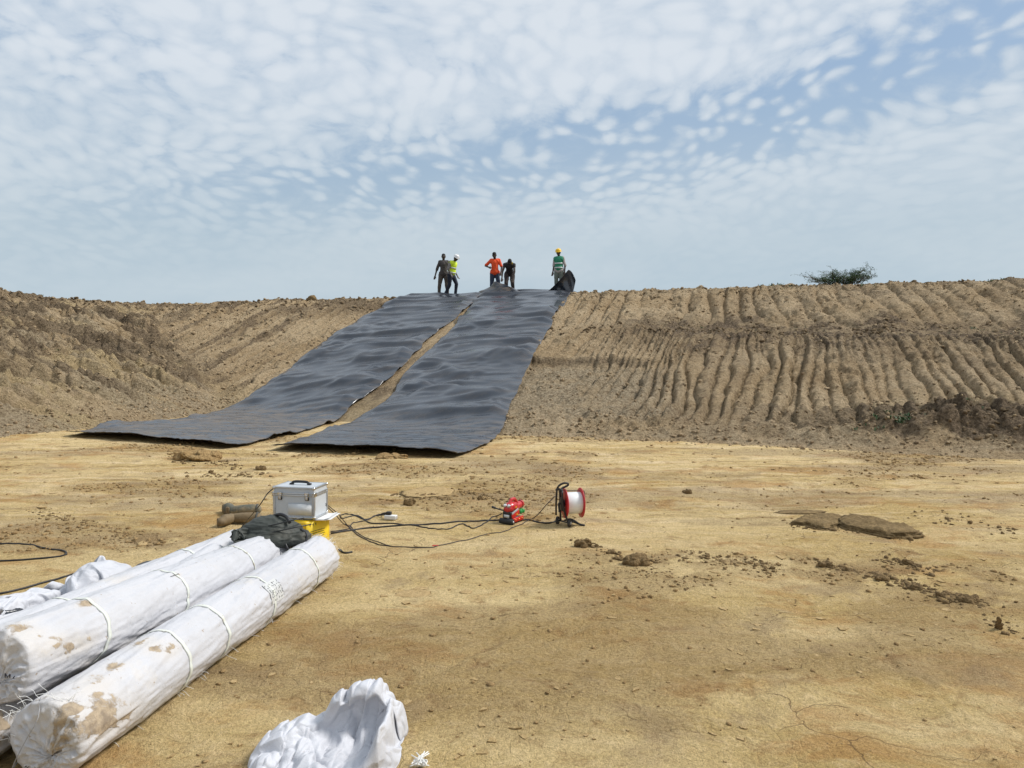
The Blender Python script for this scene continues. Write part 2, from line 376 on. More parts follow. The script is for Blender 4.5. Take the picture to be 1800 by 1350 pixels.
# ------------------------------------------------------------------ pit floor
def axis(segs):
    out = [segs[0][0]]
    for a, b, d0, d1 in segs:
        x = a
        while x < b - 1e-6:
            k = (x - a) / (b - a); x = min(b, x + d0 + (d1 - d0) * k); out.append(x)
    return np.array(out)
def floor_masks(x, y):
    br = sst(fbm(x * .45, y * 1.1, 4, 301, .6), .56, .70) * sst(y, 5, 8) * .75
    pat = sst(fbm(x * .5, y * .8, 3, 241), .54, .68) * .65
    for (u, v, a, b) in ((1250, 985, 1.2, .22), (1560, 1010, 1.1, .35), (1700, 1060, .6, .3), (1205, 1020, .35, .18), (350, 800, .8, .35), (120, 955, .7, .3), (560, 800, 1.6, .3), (720, 885, .5, .25), (960, 800, 1.2, .3), (230, 950, .8, .35)):
        p = at_z(u, v, 0); e = ((x - p[0]) / a) ** 2 + ((y - p[1]) / b) ** 2
        pat = np.maximum(pat, np.exp(-e) * sst(fbm(x * 3.5, y * 3.5, 4, 311, .62), .38, .55))
    return br, pat
xs = axis([(-16, -5, .07, .04), (-5, -3, .035, .024), (-3, 4, .022, .022), (4, 7, .025, .04), (7, 18, .05, .09)])
ys = axis([(-9, 1.6, .5, .05), (1.6, 7, .019, .022), (7, 12, .024, .034), (12, 22.5, .045, .07)])
X, Y = np.meshgrid(xs, ys)
t0 = base_z(X, Y)[1]
keepv = t0 < .05
Z = hfloor(X, Y)
br, pat = floor_masks(X, Y)
Z = Z + pat * .028 * (fbm(X * 9, Y * 9, 3, 321, .65) - .35) * sst(Y, 2, 4)
V = np.stack([X, Y, Z], -1).reshape(-1, 3)
F = gridfaces(len(ys), len(xs), keepv[:-1, :-1])
grey = sst(Y, 5.2, 8)
V, F, (ca,) = compact(V, F, [np.stack([np.clip(pat * .9 + br * .35, 0, 1), br * .35, grey, np.ones_like(br)], -1).reshape(-1, 4)])
o = mobj('pit_floor', V, F, MF); tag(o, kind='structure'); attr(o, 'soil', ca)

# ------------------------------------------------------------------ embankment
def bank_masks(x, y, z, t, tb, tl, s, isl):
    n = fbm(x * .9, y * .9, 4, 401, .6); n2 = fbm(x * 3, y * 3, 3, 411, .65)
    right = 1 - isl
    top = .565 - .006 * (x - 6)
    dark = right * sst(x, 1.2, 5) * np.clip(bump1(t + .16 * (n - .5), .585, .065) * 1.5 + .75 * bump1(t + .1 * (n - .5), .50, .10), 0, 1) * (.45 + .55 * sst(n2, .36, .56))
    dark = np.maximum(dark, right * sst(x, 5, 9) * bump1(t, .42, .16) * .45 * sst(n, .4, .6))
    dark = np.maximum(dark, bump1(x, 7.7, 2.3) ** .5 * sst(bump1(t, .085, .07) + (n2 - .5) * .9, .45, .70) * 1.0)
    dark = np.maximum(dark, right * sst(x, 7, 11) * sst(t, .74, 1.0) * sst(n, .48, .62) * .8)      # crest clumps at right
    dark = np.maximum(dark, sst(x, -2, -5) * sst(t, .66 + 0 * t, .90) * sst(n + .14 * n2, .46, .60) * .85)
    dark = np.maximum(dark, bump1(t, .99, .035) * .55 * sst(n2, .35, .6))
    dark = np.maximum(dark, isl * sst(n, .46, .56) * sst(t, .18, .38) * .9)
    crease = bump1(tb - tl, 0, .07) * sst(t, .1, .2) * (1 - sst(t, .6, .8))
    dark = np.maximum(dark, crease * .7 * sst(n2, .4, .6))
    flow = fbm(y * 1.5 + .5 * tl, tl * 2.2, 4, 431)      # pale wash lines running down the left wall
    lw_ = isl * sst(flow, .47, .58) * (1 - sst(t, .70, .95))
    # dark streaks painted for ridge shading, left of the liner and thinly elsewhere
    strk = fbm(s * 2.6 + .6 * (n - .5), t * 1.6, 4, 441); dark = np.maximum(dark, right * (sst(x, -1, -4) * .85 + .35 * sst(x, 2, 4)) * sst(strk, .52, .64) * sst(t, .03, .1) * (.4 + .6 * sst(n2, .35, .6)))
    dark = np.maximum(dark, isl * sst(fbm(y * 2.0 + .5 * tl, tl * 1.8, 4, 451), .54, .66) * sst(t, .06, .14) * .75)  # painted ridge shading again, as dark streaks down the left wall
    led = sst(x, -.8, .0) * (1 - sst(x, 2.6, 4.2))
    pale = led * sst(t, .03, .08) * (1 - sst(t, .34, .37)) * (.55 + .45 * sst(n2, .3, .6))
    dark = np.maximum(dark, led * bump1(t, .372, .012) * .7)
    pale = np.maximum(pale, right * sst(t, .0, .01) * (1 - sst(t, .04, .09)) * .6 * (1 - dark) * sst(n, .35, .6))
    pale = np.maximum(pale, isl * (1 - sst(t, .03, .10)) * .4 * n)
    pale = np.maximum(pale, lw_ * .75 * (1 - .6 * dark)); yel = isl * sst(fbm(x * .6, y * .9, 3, 421), .50, .66) * (1 - dark) * .9
    for (u, v, rr) in ((225, 565, 1.1), (290, 690, .7), (60, 690, 1.2), (180, 700, .8)):
        p = hit(u, v); yel = np.maximum(yel, np.exp(-((x - p[0]) ** 2 + (y - p[1]) ** 2) / rr ** 2) * sst(n2, .3, .5) * .9)
    yel = np.maximum(yel, right * sst(x, 3, 6) * bump1(t, .12, .07) * .5 * sst(n, .4, .6))
    yel = np.maximum(yel, sst(x, -1, -4) * (1 - isl) * (1 - sst(t, .03, .2)) * .7)
    return np.stack([np.clip(dark, 0, 1), np.clip(pale, 0, 1), np.clip(yel, 0, 1), np.ones_like(x)], -1)
xs = axis([(-24.5, -10, .06, .045), (-10, -1.5, .042, .040), (-1.5, 12, .030, .030), (12, 22.5, .036, .065)])
ys = axis([(6, 14, .045, .042), (14, 25, .045, .055), (25, 38, .06, .07)])
X, Y = np.meshgrid(xs, ys)
z, t, tb, tl, s, isl = bank_z(X, Y, True, True)
back = ((yC(X) - Y) < -1.6) | ((xCl(Y) - X) > 2.6)
keepv = (t > -.06) & ~((t > 1.02) & back)
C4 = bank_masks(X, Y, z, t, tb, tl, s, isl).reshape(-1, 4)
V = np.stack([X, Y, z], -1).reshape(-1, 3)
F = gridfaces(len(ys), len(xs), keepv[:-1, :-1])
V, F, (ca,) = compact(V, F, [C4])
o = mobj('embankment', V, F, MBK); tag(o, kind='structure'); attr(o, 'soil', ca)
print('bank tris', len(F) * 2)
# the rest of the pit's banks, out of the picture, on a coarse grid
xs = np.arange(-60, 60.1, .75); ys = np.arange(-40, 60.1, .75)
X, Y = np.meshgrid(xs, ys); z, t, tb, tl, s, isl = bank_z(X, Y, True, True)
inner = (X > -24) & (X < 21.2) & (Y > 6.3) & (Y < 36.6)
keepv = (t > -.1) & ~inner
z = np.where(t > 1.03, HC - .06, z)
V = np.stack([X, Y, z - .02], -1).reshape(-1, 3)
F = gridfaces(len(ys), len(xs), keepv[:-1, :-1])
V, F, (ca,) = compact(V, F, [bank_masks(X, Y, z, t, tb, tl, s, isl).reshape(-1, 4)])
o = mobj('terrain', V, F, MBK); tag(o, kind='structure'); attr(o, 'soil', ca)
a, b = 59.0, 3000.0
V = [(-a, -39, 0), (a, -39, 0), (a, a, 0), (-a, a, 0), (-b, -b, 0), (b, -b, 0), (b, b, 0), (-b, b, 0)]
V = [(x, y, HC - .10) for x, y, _ in V]
o = mobj('plain', V, [(4, 5, 1, 0), (5, 6, 2, 1), (6, 7, 3, 2), (7, 4, 0, 3)], MBK, smooth=False); tag(o, kind='structure')
# ------------------------------------------------------------------ crumpled cloth shapes: vertex tables of two wrinkled sheets, in mm, each row as steps from vertex to vertex
FOLDS = {}
FOLDS['wrap'] = (56, 44, [[-205,-483,65,42,2,10,42,1,10,33,-5,22,33,2,4,24,5,-13,18,-14,-14,2,8,28,23,-10,20,30,4,-15,30,-1,-6,24,20,-12,18,-13,-13,18,-8,2,-9,12,8,18,18,-6,9,28,-19,5,24,-29,4,40,-16,0,48,-5,-9,43,-1,5,37,10,31,-12,11,-2,-32,17,19,-19,26,31,-8,22,4,-16,32,-11,-13,28,12,-15,17,22,-9,3,20,3,-30,24,4,-46,21,31,-50,-2,55,-40,-5,65,-14,2,60,-3,1,48,0,3,28,14,-6,20,-8,-18,15,-5,-30,12,10,0,-6,40,6,-15,40,18,9,-38,13,37,-10,25,12,13,27,2,12,23,-12,-9,26,-19,-14,14,-20,26,11,3,-29,28,-8,-20,6,-33,-6,-3,-31,-4,30,-19,-1,-7,-32,19],
[-227,-491,55,40,4,10,42,1,9,37,-5,15,32,-4,11,28,1,-11,23,-15,8,11,5,27,30,0,-13,34,-3,-10,12,24,-8,24,-7,9,23,-5,-5,16,-17,-9,8,7,20,-1,30,1,6,29,-21,9,17,-33,4,39,-16,-2,47,-7,0,43,4,1,36,9,20,26,12,7,-28,20,24,-17,24,29,-8,22,10,-16,32,-6,-15,28,15,-16,15,21,-7,-2,21,-2,-26,20,3,-42,-2,2,-58,2,48,-43,-1,66,-7,0,60,-5,-2,48,-3,-3,34,4,-3,19,-13,-19,15,0,-25,7,19,27,-6,27,-14,-17,37,11,41,-9,3,28,-24,26,12,10,26,13,5,23,-12,-13,27,-13,-8,22,-32,5,27,3,26,7,3,-40,19,-28,-2,-5,-31,-6,31,-19,-1,2,-34,21],
[-259,-506,44,41,3,5,42,5,8,37,-2,13,31,-6,20,32,-7,-6,22,-8,24,32,-5,-8,34,-6,-9,9,32,-13,30,-14,6,15,24,-4,25,13,10,10,-14,-11,2,-26,14,14,5,23,1,43,-3,11,16,-38,4,36,-22,15,45,-2,-1,42,3,2,35,8,6,29,14,9,27,20,35,-7,12,22,-12,29,13,-16,30,8,-16,28,6,-17,19,19,-6,-8,22,-8,-15,12,-2,-39,-4,-4,-51,-1,0,-60,1,60,-11,0,58,-8,-1,47,-13,-4,36,7,-7,25,-8,-17,18,-5,-18,7,22,19,-5,29,-20,31,9,-2,20,33,1,17,-32,32,23,5,14,18,3,26,1,-20,26,-15,-11,27,-24,-2,23,-12,24,32,7,8,29,0,-20,-9,-38,-5,14,-36,0,27,-21,25],
[-296,-527,51,37,15,10,42,-1,3,41,-4,-5,39,-8,7,30,-14,21,36,-14,2,37,-8,-9,16,28,-21,34,5,-17,8,33,9,9,27,9,21,-3,-5,22,10,6,13,-26,-3,-7,-19,26,20,-5,35,5,41,-12,1,30,-32,16,44,-1,27,31,3,12,33,-1,12,31,7,8,26,21,-7,14,34,20,24,21,30,1,24,20,-14,23,1,-19,21,12,-16,7,19,-7,-16,19,-8,-30,2,-1,-48,-8,-5,-54,-11,-12,-54,4,55,-5,5,45,-18,-8,38,7,-10,31,-3,-17,23,-10,7,10,28,-22,7,24,-20,26,7,-7,32,5,-8,17,23,27,22,-3,25,32,-7,5,5,-19,30,-8,-9,42,-21,-14,27,-18,6,28,12,25,40,6,13,34,-19,-10,-18,-39,-2,11,-38,19],
[-308,-490,36,22,-32,-5,35,-12,20,42,-8,11,42,-11,5,39,-16,-1,41,-9,-6,38,-1,-17,19,29,-23,5,37,10,9,34,5,26,-3,-12,18,11,-6,19,6,10,23,11,5,1,-24,20,13,-12,28,9,-17,46,4,47,-15,7,45,-7,15,38,-4,17,30,3,21,27,9,25,16,17,30,22,9,5,14,36,-14,11,33,16,17,26,20,8,12,4,-21,9,22,-13,-5,0,-10,-30,20,-15,-38,-3,-2,-44,-5,-20,-53,-13,-3,-48,14,41,-24,-5,40,-3,-11,36,-8,-24,30,3,-1,20,28,-16,29,-13,-20,28,4,-16,26,6,-4,23,15,1,13,24,17,17,12,15,19,7,24,-3,-4,52,-6,-10,46,2,-8,20,-31,3,39,-3,16,33,25,11,-3,-40,13,43,-12,-3],
[-298,-455,39,21,-32,-10,27,-30,-10,35,-25,8,40,-15,5,41,-9,-1,40,12,5,33,4,24,19,28,-22,-6,22,-32,23,26,-4,22,19,2,8,9,19,17,0,-14,11,-4,22,23,7,13,7,-17,32,11,-12,41,37,4,27,21,32,-28,16,35,-16,17,31,-1,21,26,3,24,16,25,13,15,31,-5,15,38,-8,12,36,-2,20,28,7,25,12,10,12,8,20,-9,-6,12,-8,-26,8,-18,-34,3,-34,-30,13,-13,-51,-21,-8,-50,-9,11,-48,10,28,-26,-13,39,-6,-25,37,0,1,44,0,-33,25,9,-18,23,23,-13,24,15,-15,20,-9,11,24,-8,17,21,17,10,14,35,34,14,17,47,6,-7,51,11,-12,25,-35,13,41,-13,22,44,0,16,40,-7,-17,18,2,-40],
[-275,-433,50,20,-33,-7,26,-25,-20,30,-27,-7,35,-17,2,28,-8,24,33,2,15,35,12,13,3,16,-37,25,26,-8,4,33,-12,21,21,-4,21,10,1,14,-2,16,23,-3,-10,-5,5,31,7,-14,36,16,-9,40,33,2,34,36,26,-14,29,24,-13,15,30,-1,6,31,-2,16,-1,33,17,21,27,-19,30,24,-8,5,36,9,33,-4,11,27,3,5,15,19,20,0,2,21,-16,9,20,-23,-23,7,-31,-34,5,-24,-45,-19,-7,-50,-3,2,-46,-20,7,-35,26,38,-15,-17,45,-13,-38,34,2,-39,30,10,-27,27,23,-18,25,16,8,26,9,-10,19,-8,7,17,-28,34,22,11,24,22,39,50,18,9,56,13,-8,42,-32,24,53,-6,9,49,-2,-1,40,-7,-20,4,4,-42],
[-248,-420,64,22,-29,-17,21,-35,-4,29,-16,-19,30,-17,2,27,-9,8,31,-1,12,19,19,19,22,13,-24,1,34,-13,32,12,3,9,28,0,14,21,-8,22,-3,-6,25,-2,3,6,-3,31,-2,-5,40,-6,-6,44,38,5,29,29,25,-29,28,24,-16,8,25,23,24,12,14,26,24,9,-24,6,29,-10,17,39,7,29,26,14,34,4,7,28,-6,15,18,4,6,0,18,23,-12,5,22,-22,-18,15,-30,-31,13,-30,-38,-27,-13,-42,-9,-1,-48,-27,-18,-30,21,44,-24,14,52,-24,-50,37,5,-41,36,12,-31,18,32,-31,24,21,10,23,17,4,26,-12,-5,10,-32,16,21,-36,46,15,25,41,33,31,62,9,16,60,-21,-5,58,-5,9,49,-9,-11,40,-6,-19,14,-16,-35],
[-215,-409,74,19,-36,-5,23,-30,-10,26,-15,-19,16,-20,15,25,-9,8,14,23,-6,25,18,-8,32,11,8,2,34,-12,32,13,3,24,17,-6,21,12,-11,15,13,-19,18,0,18,-6,0,33,-15,-2,38,-5,-6,45,40,6,27,31,24,-28,28,24,-14,25,19,7,19,15,20,-13,9,23,-7,21,31,-6,15,36,20,34,-5,-1,37,9,7,24,20,18,12,14,20,7,5,21,-9,-12,13,-21,-25,27,-30,-23,-22,-45,-17,-4,0,-53,-30,-19,-34,-27,-13,-36,37,42,-11,22,54,-30,-50,42,-1,-50,24,25,-34,34,17,-32,26,12,6,24,20,14,22,-4,8,-1,-29,-15,24,-47,50,20,19,61,25,5,66,5,14,65,-7,11,54,-25,-10,50,-5,-10,37,-7,-19,28,-11,-26],
[-181,-399,93,18,-38,-2,19,-11,-32,19,-26,10,24,-15,1,22,-6,12,21,12,-10,13,25,8,17,29,-7,17,28,-16,24,20,-17,19,15,-17,25,13,-7,22,8,4,12,2,23,-17,4,32,-19,-2,36,-9,-6,44,38,5,29,31,24,-27,32,20,-5,24,17,6,18,19,14,-22,6,24,-13,17,30,11,27,25,24,30,-15,20,32,11,9,25,20,7,19,20,21,0,-12,14,-9,-19,16,-21,-24,-2,-39,-27,-32,-41,13,-10,-10,-55,-14,-6,-49,-27,-13,-38,38,44,-5,34,58,-5,-63,23,11,-44,40,6,-47,30,3,-7,34,15,4,25,15,-1,27,-8,28,3,-28,-12,16,-39,52,-25,-15,64,2,15,65,20,3,59,-20,19,52,9,-20,46,-15,-11,31,-20,-15,24,-27,-14],
[-143,-381,111,16,-38,-6,18,-9,-33,10,-24,22,25,-13,-2,24,-1,0,28,1,-4,15,20,-18,17,30,-9,14,26,-13,35,35,-9,-5,11,-4,24,32,-21,16,3,17,4,7,26,-22,3,25,-23,-1,32,-13,-6,43,26,0,40,37,22,-20,32,19,-2,21,2,19,-4,22,-15,8,25,17,-4,21,29,0,24,32,17,30,-23,20,30,15,14,25,19,23,3,-15,19,4,-11,10,-13,-21,2,-27,-24,-25,-42,-4,-34,-42,17,-14,-21,-54,-15,-5,-51,48,7,-6,25,51,-3,-6,60,-12,-60,25,-14,-26,53,19,-42,35,-6,5,16,16,14,26,18,-2,25,-11,9,11,-36,12,3,-45,44,-27,-21,53,-33,3,46,-10,32,58,5,-14,51,-16,4,40,-9,-19,26,-24,-7,23,-29,0],
[-134,-372,70,13,-4,41,27,-21,-19,14,-25,19,27,-13,-7,23,0,-14,29,2,1,25,10,-17,19,22,-24,20,33,-17,12,30,9,-1,33,7,7,25,-15,20,11,6,-13,4,25,8,-3,28,-12,-12,35,-35,14,24,-7,-7,47,44,16,5,35,8,6,20,19,5,1,23,-13,-6,26,-12,6,25,26,-8,20,34,26,33,-3,23,28,-16,21,25,17,22,-2,-19,8,-11,-19,3,-17,-19,-14,-31,17,-26,-38,-18,-32,-47,1,-14,-19,-57,57,4,-4,32,30,-20,-20,49,-15,-4,56,-13,-48,24,-22,-25,41,7,-1,26,29,8,34,12,1,18,-21,11,28,-6,-1,18,-33,26,-10,-36,44,-28,-8,43,-31,22,17,-54,-12,51,-6,6,44,-11,-4,36,-9,13,23,-23,-8,14,-29,-18],
[-177,-380,52,41,16,25,23,-1,29,34,-20,3,28,-18,-5,32,-9,-2,18,-2,-27,29,19,-10,25,18,-10,-4,52,-18,28,20,-8,-14,35,9,14,23,-2,17,6,-6,-16,4,19,1,-6,31,0,-6,37,3,-15,42,-36,21,22,12,-8,45,34,15,2,19,20,1,-4,17,-19,0,30,-4,8,36,-1,-2,24,33,27,29,-9,24,30,15,25,25,-11,7,-22,-18,5,-21,-10,3,-13,-22,-14,-22,28,-28,-43,-12,-25,-46,-34,38,4,-51,52,12,24,17,37,-26,-21,46,-14,-38,26,-15,-21,40,-10,-8,44,-5,6,24,30,0,20,-23,17,25,-3,2,9,-29,17,32,-5,24,-11,-35,40,-27,0,30,-42,1,18,-48,-3,20,-39,16,39,-1,14,32,-15,1,22,-22,2,19,-28,-12],
[-202,-412,63,18,39,2,38,16,21,46,-13,5,37,-9,6,25,-31,-9,40,14,-3,27,25,-23,36,28,-1,-9,40,-13,-4,28,-26,5,27,-14,11,21,0,15,10,1,14,0,15,2,-23,25,-1,-6,40,-3,-2,43,-15,-1,45,-34,20,25,14,-5,33,23,14,10,15,22,-4,8,30,-3,2,36,-3,-20,37,-9,30,25,20,22,36,-1,24,22,-17,13,-16,-21,13,-16,-12,-8,-19,-14,10,-38,1,-23,-46,-12,-48,-30,-29,61,19,-20,51,15,26,5,37,-30,-37,29,-7,-29,29,-15,-8,40,-5,11,33,-12,8,26,17,8,13,-29,15,25,-14,-1,29,1,21,-13,-21,28,17,-24,6,-39,23,31,-35,-2,27,-37,-9,20,-33,-18,19,-30,13,24,-16,13,24,-19,-5,27,-13,-20],
[-232,-421,42,40,2,10,21,29,28,28,9,5,53,7,-6,38,-24,-14,44,23,1,41,18,23,17,42,-16,10,43,-7,-18,26,-22,-12,19,-21,6,18,-13,17,10,6,24,4,-10,18,-5,29,-1,-27,24,3,-4,42,-21,-9,43,1,10,45,-28,14,20,2,0,28,16,16,16,13,28,6,3,36,-4,0,39,6,5,42,-5,19,26,-26,22,29,4,15,-16,-20,12,-18,-11,15,-19,9,-4,-36,-11,-25,-39,-23,-22,-21,-50,53,-10,25,44,37,13,18,36,-25,-15,35,-25,-38,18,2,6,34,-11,7,33,-11,13,27,-15,-10,31,2,32,1,-5,2,32,-4,20,-18,-20,6,34,-19,22,-36,8,16,-30,-29,26,-35,6,16,-34,-16,18,-30,0,20,-24,2,27,-15,-1,35,-8,-2],
[-267,-406,24,38,-1,11,50,-1,6,19,0,41,37,22,-21,49,20,3,42,-1,32,35,25,-30,13,47,7,15,39,16,4,35,-14,-14,17,-22,-13,7,-18,6,7,-18,23,4,-11,30,4,7,20,-12,32,-16,-32,27,4,14,47,-24,-12,41,22,22,22,-6,6,26,-20,9,14,-2,19,22,1,23,26,-5,40,-13,5,39,-11,16,36,-5,21,30,-3,23,8,-19,13,-19,-11,14,-21,8,4,-35,3,-7,-23,-43,-26,-22,-45,47,-37,-6,27,33,37,27,39,3,22,40,-11,-25,27,-20,24,3,-18,3,33,-1,-4,34,0,-32,4,-6,17,27,5,24,23,-2,26,5,-21,17,-3,-33,18,17,-29,18,-33,9,-3,-27,-34,25,-29,11,18,-30,-5,19,-23,-8,28,-15,1,35,-8,1],
[-283,-372,4,28,-31,0,35,-18,24,48,-7,18,52,4,4,50,18,0,37,37,3,5,30,41,10,47,4,8,42,0,9,36,-3,9,29,-6,2,13,-20,-12,-2,-18,7,4,-24,25,5,-14,34,3,19,0,-24,39,-26,-33,29,2,31,41,-8,-7,38,19,18,-5,10,14,17,5,15,21,11,-2,27,-7,35,-10,-14,28,-20,-4,36,-7,5,35,1,1,25,18,25,8,-12,12,-27,2,8,-31,7,-4,-44,-13,-7,-42,-38,13,-12,-58,51,31,18,8,25,44,19,41,-5,25,-6,-23,-1,40,15,-7,30,-14,-12,17,-27,1,12,28,16,27,8,25,2,-21,26,4,-18,27,14,-18,14,15,-34,26,25,-19,-17,-24,-28,17,-32,-12,23,-28,0,24,-21,1,22,-18,14,33,-6,-16],
[-292,-374,40,37,5,-20,38,-25,-16,42,-32,4,53,4,4,41,31,5,13,34,33,37,26,8,-9,41,11,2,41,5,4,35,2,4,30,6,10,22,10,15,12,-11,1,0,-23,5,4,-29,37,9,-6,11,-16,42,-21,-30,36,-19,-26,42,-4,34,21,12,14,18,8,-8,20,8,9,24,13,17,25,-9,24,-16,-15,20,-28,-8,37,-10,13,30,-13,14,29,4,3,22,20,22,-10,-9,14,-27,0,29,-32,1,-2,-41,-33,-27,-30,-44,49,20,-19,1,13,46,42,12,3,18,16,-28,-12,34,8,-9,33,-5,-17,28,1,0,30,9,18,21,0,33,18,4,31,-9,-1,23,12,-20,30,8,-24,2,17,-39,23,19,-28,1,-33,-26,25,-27,-1,20,-25,13,30,-15,-5,38,-6,0],
[-288,-346,35,28,-31,13,45,-18,-17,43,0,-28,41,-6,30,33,34,-11,43,14,2,23,33,9,8,36,15,6,38,2,2,34,0,0,31,3,-3,25,9,-10,12,13,15,12,3,6,3,-28,24,10,-29,19,-10,42,-14,-26,43,-28,-28,38,-2,-10,40,13,15,20,-5,21,13,14,16,17,13,15,20,-25,47,-15,-1,2,-16,-3,33,-10,7,9,-13,18,23,-29,15,22,8,10,18,14,28,-17,-5,27,-32,10,2,-43,-31,-31,-43,-18,27,13,-44,39,20,23,19,13,35,4,-4,-35,-11,35,4,-6,36,9,-3,27,12,9,34,16,8,19,4,31,24,-10,24,-12,-1,21,15,-21,25,9,-28,33,9,-25,-3,19,-40,17,-1,-39,28,-31,-4,24,-25,12,31,-15,-9,40,-6,0],
[-271,-329,25,25,-28,27,48,-23,-8,40,9,-35,34,-7,38,40,18,-6,21,30,-14,22,29,-5,16,32,3,3,36,2,0,36,0,-3,30,5,2,20,9,-8,21,12,-1,7,25,18,10,-18,14,6,-35,23,-7,39,-15,-27,44,-26,-27,42,-1,-7,43,1,3,30,11,8,24,15,25,18,7,14,1,-22,46,-22,-5,24,-23,-4,24,-20,15,25,-15,28,13,-17,15,8,-13,7,16,18,21,-2,24,31,-30,-6,-7,-45,-26,-28,-50,0,14,4,-53,38,24,18,25,25,29,31,-14,-17,-14,34,8,-8,38,17,-14,24,14,20,27,9,11,34,-3,22,32,-4,22,-18,-4,26,-11,-16,16,21,-27,19,13,-36,30,9,-31,5,15,-45,30,-26,-12,29,-26,-1,33,-18,6,39,-4,-14],
[-261,-348,3,37,-6,27,48,-7,26,38,15,-37,30,-6,40,37,20,-8,29,23,-10,-4,35,-3,-1,32,-7,0,32,-5,-3,34,1,-1,29,7,3,14,11,-10,22,23,14,19,9,17,10,-17,23,7,-30,14,-10,43,-19,-29,41,-17,-26,49,15,-5,43,-2,4,32,-6,7,35,19,31,9,-7,28,-23,-9,24,-18,-4,30,-26,7,25,-20,33,26,-8,20,11,-20,8,9,-20,20,3,12,7,5,31,19,-34,-17,-20,-47,-18,-25,-53,-2,42,14,-35,24,-8,42,40,14,22,24,29,-29,-17,38,-6,1,31,17,-22,39,15,12,24,14,17,24,6,25,26,-8,25,-7,-5,28,-13,-13,30,-14,-18,13,28,-31,11,22,-38,20,7,-40,28,-32,-7,35,-18,-10,33,-11,-19,43,-5,-7],
[-257,-313,21,46,-5,6,42,-5,38,44,11,-34,32,-6,40,27,24,-25,25,24,10,10,31,-9,1,38,-7,-13,30,10,-13,28,6,-15,25,19,1,27,-6,-4,17,9,12,18,-8,15,3,-25,32,15,-4,2,-20,44,7,-23,48,-34,-25,41,6,-12,46,13,6,32,24,18,7,10,26,6,-12,29,-26,-4,14,-28,4,32,-17,5,40,-7,27,19,-14,26,12,-13,8,12,-21,18,-1,10,21,-25,13,-24,-35,-23,-43,-37,11,23,-50,-29,50,23,14,15,-6,45,39,21,7,19,31,-27,-14,35,-7,-9,39,10,-15,28,8,15,31,14,22,24,3,18,8,-17,33,-3,0,31,-5,0,32,-14,-14,29,-17,-28,12,26,-36,13,32,-31,21,-21,-33,32,-19,-19,39,-11,-5,44,-6,-2],
[-269,-334,57,44,-11,0,27,47,-13,56,18,9,46,1,31,42,18,-15,6,31,-22,12,32,12,6,40,-1,-17,38,-8,-19,3,13,-30,31,5,-1,32,0,6,17,-14,7,4,-18,13,19,9,34,14,5,11,-15,44,-18,-44,27,30,-13,49,-16,-6,48,2,9,39,18,-26,-17,29,35,-16,-6,44,-21,-2,25,-19,-3,36,-22,21,36,-9,22,27,2,25,10,-9,19,4,-2,20,-13,-14,-26,-32,-4,-47,-30,5,-17,-53,-22,62,-16,11,32,21,42,20,-1,41,25,24,-26,20,34,-12,-12,40,-15,-4,31,15,-9,31,3,21,23,10,31,14,-4,30,2,-9,25,-3,-10,28,6,14,23,-11,-28,31,-16,-22,32,-17,-27,12,26,-34,13,17,-39,32,-25,10,36,1,-18,44,-6,-7],
[-289,-363,81,39,23,8,34,48,-10,53,30,1,55,5,-26,40,29,24,11,35,-28,12,45,24,4,15,-4,-24,44,-15,-26,21,2,-28,14,-4,2,30,-6,4,13,-18,11,4,-17,20,20,8,8,-5,37,9,-18,42,11,-22,46,2,-51,22,-5,22,42,26,20,20,13,-22,-30,6,32,-13,20,36,-21,17,31,-11,20,33,-8,19,37,-10,14,34,-7,19,14,0,4,-12,-20,-3,-27,-15,-29,-8,26,-39,-45,-21,29,-61,-7,51,5,46,3,19,54,39,12,10,25,22,-23,-2,41,-18,5,25,-12,-14,30,7,28,15,8,17,31,-11,30,5,-13,21,14,19,32,7,10,23,4,-20,31,-16,-5,25,-11,-29,28,-16,-28,29,-12,-28,10,29,-25,25,-14,-25,31,7,23,36,7,-24],
[-315,-347,92,42,10,19,56,22,-11,59,30,1,33,47,-30,48,22,-18,17,47,16,10,40,6,2,47,-23,-22,22,-2,-34,17,-7,-30,7,-13,-4,24,2,5,6,-23,12,18,-6,12,1,27,17,-27,22,2,-9,43,18,-26,39,-2,-22,45,33,32,11,-19,-4,36,30,12,-21,6,21,-36,26,37,-17,23,40,-13,24,34,-14,16,42,-7,20,26,-11,19,6,-4,12,-12,-12,-28,-25,-4,-42,-26,19,-8,-43,-33,30,-44,42,57,10,29,-4,21,53,41,10,9,22,20,-21,-4,25,-13,2,32,3,21,13,-24,26,27,-5,20,36,11,13,23,-6,32,8,4,20,7,18,26,-1,-17,26,-13,-17,29,-18,-18,25,-16,-26,24,-10,-27,23,-1,-28,5,20,-28,35,-9,-6,30,25,14],
[-332,-337,77,41,12,24,58,16,15,57,36,-11,51,40,-14,32,30,-42,24,44,0,3,56,0,3,18,-6,-30,22,-13,-25,20,-9,-23,19,-6,-18,12,7,5,9,-20,6,18,1,14,-13,25,17,-18,29,15,-27,30,9,-13,42,2,-1,45,35,20,-1,-18,-5,33,30,23,-11,29,30,-16,5,31,-39,30,44,-9,28,43,1,25,37,0,24,24,-7,15,7,-16,-7,-16,-21,-22,-30,14,-37,-32,-20,-31,-64,-18,60,-25,27,44,27,48,5,21,52,32,9,18,27,13,-7,5,15,-14,9,26,-22,21,32,4,27,24,5,21,33,2,5,28,-5,28,11,5,6,3,-25,24,-3,-17,28,-9,-13,30,-16,-13,34,-12,-10,10,-16,-31,21,-1,-25,29,12,-10,12,1,-29,25,23,11],
